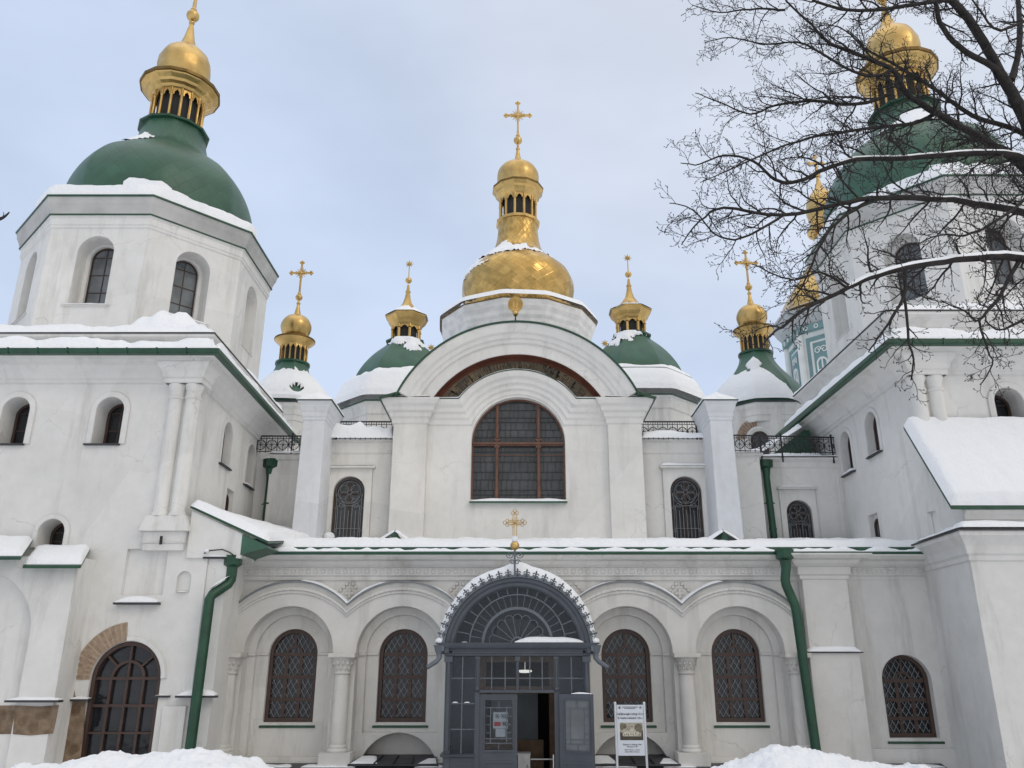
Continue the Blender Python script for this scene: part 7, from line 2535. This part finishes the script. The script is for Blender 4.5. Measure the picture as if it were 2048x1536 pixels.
def roof_hatch():
    t = thing('roof_hatch', 'small dark green roof hatch under snow behind the long railing', 'roof hatch', (7.55, 21.5, 7.8))
    m = MB()
    q = [(6.9, 21.5), (8.0, 21.5), (8.0, 23), (6.9, 23)]
    m.hull8([(6.6, 21.4, 7.9), (7.9, 21.4, 7.9), (7.9, 21.4, 8.75), (7.75, 21.4, 8.75)], [(6.6, 23, 7.9), (7.9, 23, 7.9), (7.9, 23, 8.75), (7.75, 23, 8.75)])
    m.build('hood', 'green_gutter', t)
    m = MB()
    snow_sheet(m, (6.3, 21.35, 7.98), (7.7, 21.35, 8.82), (7.7, 23, 8.82), (6.3, 23, 7.98), 0.16, 2, 24, 10, rough=0.5, edges=(1, 0, 0, 0))
    m.build('hood_snow', 'snow', t, smooth=70)
roof_hatch()

# ------------------------------------------------------------------ information board
def info_board():
    Y = 14.5
    zt, zb = 2.10, 1.335
    x0, x1 = XX(1234, 1440, Y), XX(1287, 1440, Y)
    cx, w = (x0 + x1) / 2, x1 - x0
    t = thing('info_board', 'white information board on two aluminium posts with a sepia picture of a church', 'sign', (cx, Y, 0))
    for sg in (-1, 1):
        m = MB()
        x = cx + sg * (w / 2 + 0.022)
        m.tube([(x, Y, -0.02), (x, Y, zt + 0.02)], 0.021, 12)
        m.ball((x, Y, zt + 0.025), 0.024, 10)
        m.build('post', 'aluminium', t, smooth=40)
    m = MB()
    m.box((cx - w / 2, Y - 0.008, zb), (cx + w / 2, Y + 0.012, zt))
    m.build('panel', 'white_board', t)
    H = zt - zb
    y = Y - 0.0095
    def T(s, size, fx, fz, **k): return text_mesh('lettering', s, size, (cx + fx * w, y, zt - fz * H), 'ink', t, **k)
    T("НАЦІОНАЛЬНИЙ ЗАПОВІДНИК", 0.021, 0.0, 0.045, wscale=0.8)
    T("«СОФІЯ КИЇВСЬКА»", 0.021, 0.0, 0.072, wscale=0.9)
    T("Софійський собор XI ст.", 0.047, 0.0, 0.185, bold=0.0006, wscale=0.86)
    T("St. Sophia Cathedral 11th c.", 0.045, 0.0, 0.262, bold=0.0006, wscale=0.82)
    T("Відкрито з 10.00 до 18.00", 0.031, 0.03, 0.785, wscale=0.85)
    T("каса до 17.30", 0.031, 0.03, 0.825, wscale=0.9)
    T("Open 10 a.m. – 6 p.m.", 0.031, 0.03, 0.885, wscale=0.9)
    T("ticket office 5.30 p.m.", 0.031, 0.03, 0.925, wscale=0.9)
    fr = face(y)
    m = MB()
    ring(m, fr, cx - 0.39 * w, zt - 0.055 * H, 0.017, 0, 0.004, 14)
    m.prism([(cx - 0.39 * w - 0.011, zt - 0.072 * H), (cx - 0.39 * w + 0.011, zt - 0.072 * H), (cx - 0.39 * w + 0.007, zt - 0.045 * H), (cx - 0.39 * w, zt - 0.035 * H), (cx - 0.39 * w - 0.007, zt - 0.045 * H)], fr, -0.0005, 0.0005)
    ring(m, fr, cx + 0.40 * w, zt - 0.055 * H, 0.019, 0, 0.004, 14)
    m.prism([(cx + 0.4 * w - 0.009, zt - 0.065 * H), (cx + 0.4 * w + 0.009, zt - 0.065 * H), (cx + 0.4 * w + 0.009, zt - 0.045 * H), (cx + 0.4 * w - 0.009, zt - 0.045 * H)], fr, -0.0005, 0.0005)
    m.build('emblem', 'ink', t)
    # sepia picture: sky, trees, a pale many-domed church, ground
    px0, px1, pz0, pz1 = cx - 0.41 * w, cx + 0.46 * w, zt - 0.70 * H, zt - 0.355 * H
    mk('sepia_sky', (0.36, 0.33, 0.26), 0.6, vary=0.25, vscale=14, bstr=0)
    mk('sepia_tree', (0.15, 0.125, 0.085), 0.6, vary=0.5, vscale=40, bstr=0)
    mk('sepia_pale', (0.50, 0.46, 0.38), 0.6, vary=0.3, vscale=40, bstr=0)
    mk('sepia_dark', (0.06, 0.045, 0.03), 0.6, vary=0.4, vscale=20, bstr=0)
    m = MB(); m.prism(rect(px0, px1, pz0, pz1), fr, 0, 0.0008)
    pic = m.build('picture', 'sepia_sky', t)
    pw, ph = px1 - px0, pz1 - pz0
    g = lambda a, b: (px0 + a * pw, pz0 + b * ph)
    def blob(m, a, b, ra, rb, d, sd):
        m.prism([g(a + ra * math.cos(q) * (1 + 0.25 * ns(q * 2, sd, 1)), b + rb * math.sin(q) * (1 + 0.25 * ns(q * 2, sd, 5))) for q in [2 * PI * i / 22 for i in range(22)]], fr, d, d + 0.0003)
    m = MB()
    blob(m, 0.80, 0.72, 0.17, 0.22, -0.0004, 1); blob(m, 0.10, 0.78, 0.09, 0.20, -0.0004, 2); blob(m, 0.90, 0.45, 0.09, 0.22, -0.0005, 3); blob(m, 0.22, 0.80, 0.08, 0.15, -0.0005, 4)
    m.build('picture_trees', 'sepia_tree', pic)
    m = MB()
    m.prism([g(0.0, 0.0), g(1, 0.0), g(1, 0.22), g(0.0, 0.22)], fr, -0.0006, 0)
    m.prism([g(0.0, 0.22), g(0.12, 0.22), g(0.10, 0.44), g(0.0, 0.46)], fr, -0.0007, 0)
    m.prism([g(0.93, 0.22), g(0.999, 0.22), g(0.999, 0.6), g(0.95, 0.5)], fr, -0.0007, 0)
    m.build('picture_ground', 'sepia_dark', pic)
    m = MB()
    m.prism([g(0.13, 0.23), g(0.90, 0.23), g(0.90, 0.42), g(0.78, 0.44), g(0.74, 0.54), g(0.62, 0.54), g(0.60, 0.66), g(0.53, 0.78), g(0.47, 0.66), g(0.44, 0.52), g(0.38, 0.52), g(0.34, 0.64), g(0.28, 0.52), g(0.22, 0.46), g(0.13, 0.42)], fr, -0.0009, 0)
    m.build('picture_church', 'sepia_pale', pic)
    m = MB()
    for a, b in ((0.2, 0.3), (0.28, 0.36), (0.36, 0.3), (0.47, 0.34), (0.58, 0.32), (0.68, 0.36), (0.78, 0.3), (0.85, 0.32)): m.prism([g(a - 0.015, b - 0.05), g(a + 0.015, b - 0.05), g(a + 0.015, b + 0.04), g(a, b + 0.07), g(a - 0.015, b + 0.04)], fr, -0.0012, 0)
    for a, b in ((0.34, 0.63), (0.53, 0.78), (0.74, 0.54)): m.prism([g(a - 0.045, b - 0.04), g(a + 0.045, b - 0.04), g(a, b + 0.05)], fr, -0.0012, 0)
    m.build('picture_openings', 'sepia_tree', pic)
info_board()

# ------------------------------------------------------------------ bare trees
def crv(pts, per=4):
    out = []
    n = len(pts)
    for i in range(n - 1):
        p0, p1, p2, p3 = pts[max(0, i - 1)], pts[i], pts[i + 1], pts[min(n - 1, i + 2)]
        for k in range(per):
            u = k / per
            out.append(0.5 * (2 * p1 + (p2 - p0) * u + (2 * p0 - 5 * p1 + 4 * p2 - p3) * u * u + (3 * p1 - p0 - 3 * p2 + p3) * u ** 3))
    out.append(pts[-1])
    return out

class Tree:
    def __init__(s, seed):
        s.r = random.Random(seed)
        s.limb, s.twig, s.snow = MB(), MB(), MB()
        s.n = 0
    def twigs(s, pts, rads, level, L0, spacing, fan=1.0, start=0.1, end=1.0):
        r = s.r
        seg = [0.0]
        for i in range(1, len(pts)): seg.append(seg[-1] + (pts[i] - pts[i - 1]).length)
        tot = seg[-1]
        d = tot * start + r.random() * spacing
        sgn = r.choice((-1, 1))
        while d < tot * end:
            k = 1
            while k < len(seg) - 1 and seg[k] < d: k += 1
            t = (d - seg[k - 1]) / max(1e-6, seg[k] - seg[k - 1])
            p = pts[k - 1].lerp(pts[k], t)
            tan = (pts[k] - pts[k - 1]).normalized()
            rad = rads[k - 1] * (1 - t) + rads[k] * t
            sgn = -sgn
            axis = tan.cross(Vector((0.25 * r.gauss(0, 1), 1, 0.25 * r.gauss(0, 1)))).normalized()
            side = axis * sgn
            side = (side + Vector((0, r.gauss(0, 0.55), 0))).normalized()
            ang = R(r.uniform(30, 62))
            dr = (tan * math.cos(ang) + side * math.sin(ang)).normalized()
            fall = 1 - 0.45 * d / tot
            s.branch(p, dr, L0 * r.uniform(0.55, 1.15) * fall, min(rad * 0.62, 0.016 if level == 1 else 0.0085), level)
            d += spacing * r.uniform(0.6, 1.4)
    def branch(s, p, dr, L, rad, level):
        r = s.r
        s.n += 1
        n = {1: 7, 2: 5, 3: 3}[level]
        pts, q, d = [p.copy()], p.copy(), dr.copy()
        for i in range(n):
            kink = {1: 0.20, 2: 0.26, 3: 0.22}[level]
            d = (d + Vector((r.gauss(0, kink), r.gauss(0, kink), r.gauss(0, kink) + (0.05 if level > 1 else -0.02)))).normalized()
            q = q + d * (L / n)
            pts.append(q.copy())
        rmin = 0.0026
        rads = [max(rmin, rad * (1 - 0.72 * i / n)) for i in range(n + 1)]
        s.twig.tube(pts, rads, 5 if level == 1 else (4 if level == 2 else 3), cap=False)
        if level == 3:      # a bud
            e = pts[-1]
            s.twig.tube([e, e + d * 0.012, e + d * 0.024], [0.004, 0.0065, 0.002], 4, cap=False)
        if level == 1: s.twigs(pts, rads, 2, L * 0.52, 0.066, start=0.10)
        if level == 2: s.twigs(pts, rads, 3, max(0.06, L * 0.42), 0.050, start=0.15)

def right_tree():
    T = Tree(11)
    base = Vector((9.4, 10.6, 0.0))
    t = thing('bare_tree', 'dark bare winter tree whose snow-lined branches spread in front of a tower', 'tree', base)
    # limbs as surveyed against the picture: (u, v, distance), radii in metres
    L = []
    def limb(pix, r0, r1, snow=None, tw=(0.95, 0.14), st=0.06):
        pts = crv([P(u, v, y) for u, v, y in pix], 4)
        n = len(pts)
        rads = [r0 + (r1 - r0) * (i / (n - 1)) ** 0.8 for i in range(n)]
        pts = [p + Vector((ns(i * 0.6, r0 * 90, pix[0][1]) * 0.02, 0, ns(i * 0.6, 7, pix[0][1]) * 0.02)) for i, p in enumerate(pts)]
        T.limb.tube(pts, rads, 9)
        T.twigs(pts, rads, 1, tw[0], tw[1], start=st)
        if snow:
            for a, b, h in snow:
                seg, hw = pts[int(a * n):int(b * n)], rads[int(a * n):int(b * n)]
                if len(seg) > 2:
                    rows = []
                    m_ = 7
                    for i, p in enumerate(seg):
                        tn = (seg[min(i + 1, len(seg) - 1)] - seg[max(i - 1, 0)]).normalized()
                        sd = tn.cross(Vector((0, 0, 1))).normalized()
                        up = sd.cross(tn)
                        tp = min(1, min(i, len(seg) - 1 - i) / 2 + 0.15) * (1 + 0.5 * ns(i * 0.5, a, b))
                        rows.append([p + sd * (math.cos(PI * k / (m_ - 1)) * hw[i] * 0.92) + up * (hw[i] * 0.25 + math.sin(PI * k / (m_ - 1)) * (hw[i] * 0.80 + h * tp)) for k in range(m_)])
                    T.snow.add([q for r_ in rows for q in r_], [(i * m_ + k, i * m_ + k + 1, (i + 1) * m_ + k + 1, (i + 1) * m_ + k) for i in range(len(rows) - 1) for k in range(m_ - 1)])
        return pts
    limb([(2140, 420, 10.5), (2048, 236, 10.3), (2031, 199, 10.2), (2005, 155, 10.1), (1984, 117, 10.0), (1946, 50, 9.9), (1902, 0, 9.8), (1860, -60, 9.7)], 0.105, 0.05, tw=(0.8, 0.3))
    limb([(2160, 470, 10.5), (2048, 336, 10.2), (1990, 293, 10.1), (1917, 252, 10.0), (1858, 217, 9.9), (1814, 187, 9.8), (1785, 140, 9.7), (1712, 108, 9.6), (1653, 82, 9.5), (1624, 50, 9.5), (1571, 0, 9.4)], 0.075, 0.012, snow=[(0.02, 0.22, 0.022)], tw=(0.95, 0.12))
    limb([(2150, 340, 10.8), (2048, 267, 10.6), (1946, 231, 10.6), (1858, 170, 10.6), (1800, 135, 10.6), (1735, 100, 10.6), (1690, 60, 10.6), (1640, 45, 10.6)], 0.05, 0.006, tw=(0.85, 0.12))
    limb([(2150, 470, 10.0), (2048, 425, 9.7), (1946, 407, 9.5), (1887, 398, 9.4), (1756, 396, 9.2), (1682, 407, 9.1), (1565, 431, 9.0), (1448, 416, 8.9), (1400, 442, 8.9), (1362, 490, 8.9)], 0.065, 0.006, snow=[(0.1, 0.4, 0.014)], tw=(0.9, 0.14))
    limb([(2120, 360, 9.9), (2034, 311, 9.8), (1917, 308, 9.7), (1814, 316, 9.6), (1712, 319, 9.5), (1653, 337, 9.4), (1595, 363, 9.4), (1550, 360, 9.3), (1507, 322, 9.3), (1448, 311, 9.3), (1400, 328, 9.3), (1362, 326, 9.3)], 0.055, 0.006, snow=[(0.08, 0.45, 0.012)], tw=(0.9, 0.14))
    limb([(1946, 50, 9.9), (1908, 3, 9.8), (1829, 9, 9.6), (1756, 20, 9.5), (1682, 18, 9.4), (1624, 0, 9.4)], 0.040, 0.018, tw=(0.85, 0.12))
    limb([(1870, 5, 9.7), (1887, 59, 9.8), (1931, 103, 9.9), (1984, 132, 10.0), (2010, 160, 10.1)], 0.03, 0.05, tw=(0.7, 0.2))
    limb([(2036, 0, 10.4), (2040, 60, 10.3), (2034, 120, 10.2), (2022, 160, 10.1)], 0.035, 0.05, tw=(0.7, 0.2))
    limb([(2170, 540, 9.0), (2048, 517, 8.8), (1975, 513, 8.7), (1887, 523, 8.6), (1811, 535, 8.5), (1741, 555, 8.4), (1697, 576, 8.4), (1612, 617, 8.3), (1571, 649, 8.3), (1543, 668, 8.3), (1520, 700, 8.3)], 0.060, 0.008, snow=[(0.0, 0.62, 0.022)], tw=(0.75, 0.15))
    limb([(1811, 541, 8.5), (1808, 588, 8.45), (1785, 634, 8.4), (1756, 678, 8.4), (1735, 705, 8.4)], 0.026, 0.007, tw=(0.5, 0.12))
    limb([(1808, 592, 8.45), (1817, 681, 8.4), (1826, 719, 8.4), (1822, 760, 8.4)], 0.018, 0.008, tw=(0.5, 0.10), st=0.35)
    limb([(2037, 524, 8.8), (1999, 590, 8.7), (1958, 640, 8.6), (1930, 622, 8.6), (1880, 600, 8.6)], 0.028, 0.006, tw=(0.5, 0.10), st=0.25)
    limb([(1958, 640, 8.6), (1972, 690, 8.6), (1985, 730, 8.6), (1960, 770, 8.6)], 0.014, 0.006, tw=(0.5, 0.09))
    limb([(1741, 400, 9.2), (1697, 428, 9.1), (1653, 467, 9.0), (1624, 526, 9.0), (1603, 576, 9.0), (1575, 610, 9.0)], 0.028, 0.007, tw=(0.7, 0.11))
    limb([(1872, 226, 10.0), (1829, 246, 10.0), (1756, 255, 9.9), (1638, 272, 9.8), (1565, 293, 9.8), (1480, 330, 9.8), (1400, 365, 9.8)], 0.034, 0.006, tw=(0.85, 0.13))
    limb([(1785, 187, 9.8), (1712, 209, 9.8), (1624, 202, 9.7), (1550, 211, 9.7), (1500, 228, 9.6), (1440, 205, 9.6), (1390, 185, 9.6)], 0.03, 0.006, tw=(0.85, 0.13))
    limb([(1785, 140, 9.7), (1750, 152, 9.65), (1706, 143, 9.6), (1635, 102, 9.5), (1595, 85, 9.5), (1530, 88, 9.5), (1460, 75, 9.5), (1410, 85, 9.5)], 0.026, 0.006, tw=(0.8, 0.13))
    limb([(1571, 20, 9.4), (1500, 18, 9.4), (1440, 25, 9.4), (1385, 10, 9.4)], 0.018, 0.006, tw=(0.7, 0.13))
    limb([(1565, 431, 9.0), (1500, 470, 9.0), (1440, 475, 9.0), (1385, 420, 9.0), (1340, 405, 9.0)], 0.018, 0.006, tw=(0.6, 0.12))
    limb([(1697, 576, 8.4), (1640, 545, 8.4), (1590, 560, 8.4), (1540, 545, 8.4), (1505, 528, 8.4)], 0.016, 0.006, tw=(0.5, 0.10))
    limb([(2100, 20, 9.9), (2000, 60, 9.8), (1960, 20, 9.8), (1930, -20, 9.8)], 0.025, 0.01, tw=(0.7, 0.15))
    limb([(2120, 330, 9.6), (2048, 400, 9.4), (1980, 450, 9.2), (1930, 470, 9.1), (1880, 470, 9.0), (1830, 490, 8.9)], 0.028, 0.007, tw=(0.6, 0.11))
    limb([(2120, 610, 8.9), (2048, 640, 8.8), (2000, 660, 8.7), (1970, 640, 8.7)], 0.024, 0.007, tw=(0.55, 0.11))
    # trunk off to the side, carrying the limbs
    tr = [base, base + Vector((0.05, 0.02, 1.5)), base + Vector((-0.05, 0, 4.0)), Vector((9.15, 10.6, 6.6)), Vector((8.6, 10.55, 8.4)), P(2140, 420, 10.5)]
    trb = MB()
    trb.tube(crv(tr, 6), [0.34 - 0.235 * (i / 30) for i in range(31)], 16)
    for a, ra in ((P(2160, 470, 10.5), 0.075), (P(2150, 340, 10.8), 0.05), (P(2150, 470, 10.0), 0.065), (P(2120, 360, 9.9), 0.055), (P(2170, 540, 9.0), 0.06), (P(2120, 330, 9.6), 0.028), (P(2120, 610, 8.9), 0.024), (P(2100, 20, 9.9), 0.025)):
        b0 = Vector((9.2, 10.6, max(5.0, a.z - 1.3)))
        trb.tube(crv([b0, b0.lerp(a, 0.5) + Vector((0, 0, 0.15)), a], 5), [ra * 1.5, ra * 1.45, ra * 1.4, ra * 1.35, ra * 1.3, ra * 1.25, ra * 1.2, ra * 1.15, ra * 1.1, ra * 1.05, ra], 9)
    trb.build('trunk', 'bark', t, smooth=60)
    T.limb.build('limbs', 'bark', t, smooth=60)
    T.twig.build('twigs', 'bark_thin', t, smooth=60)
    T.snow.build('branch_snow', 'snow', t, smooth=70)
right_tree()

def left_tree():
    T = Tree(5)
    base = Vector((-8.6, 8.0, 1.0))
    t = thing('bare_tree', 'bare tree showing one lone twig tip against the sky by the clear green dome', 'tree', base)
    top = base + Vector((-0.2, 0, 6.5))
    tip = P(10, 428, 8.0)
    mb = MB()
    mb.tube(crv([base, base + Vector((0, 0, 3)), top], 6), [0.25 - 0.17 * i / 12 for i in range(13)], 12)
    mb.build('trunk', 'bark', t, smooth=60)
    pts = crv([base + Vector((-0.1, 0, 4.5)), base.lerp(tip, 0.6) + Vector((-0.6, 0, 1.5)), P(-40, 445, 8.0), P(-8, 440, 8.0), P(8, 434, 8.0), P(19, 424, 8.0)], 4)
    T.limb.tube(pts, [0.05 - 0.044 * i / (len(pts) - 1) for i in range(len(pts))], 6)
    T.twig.tube([P(4, 436, 8.0), P(8, 428, 8.0), P(6, 424, 8.0)], [0.006, 0.005, 0.003], 4)
    for z in (5.0, 6.0, 6.5): T.branch(base + Vector((-0.15, 0, z)), Vector((-0.8, 0.2, 0.6)).normalized(), 1.6, 0.016, 1)
    T.limb.build('limbs', 'bark', t, smooth=60)
    T.twig.build('twigs', 'bark_thin', t, smooth=60)
left_tree()
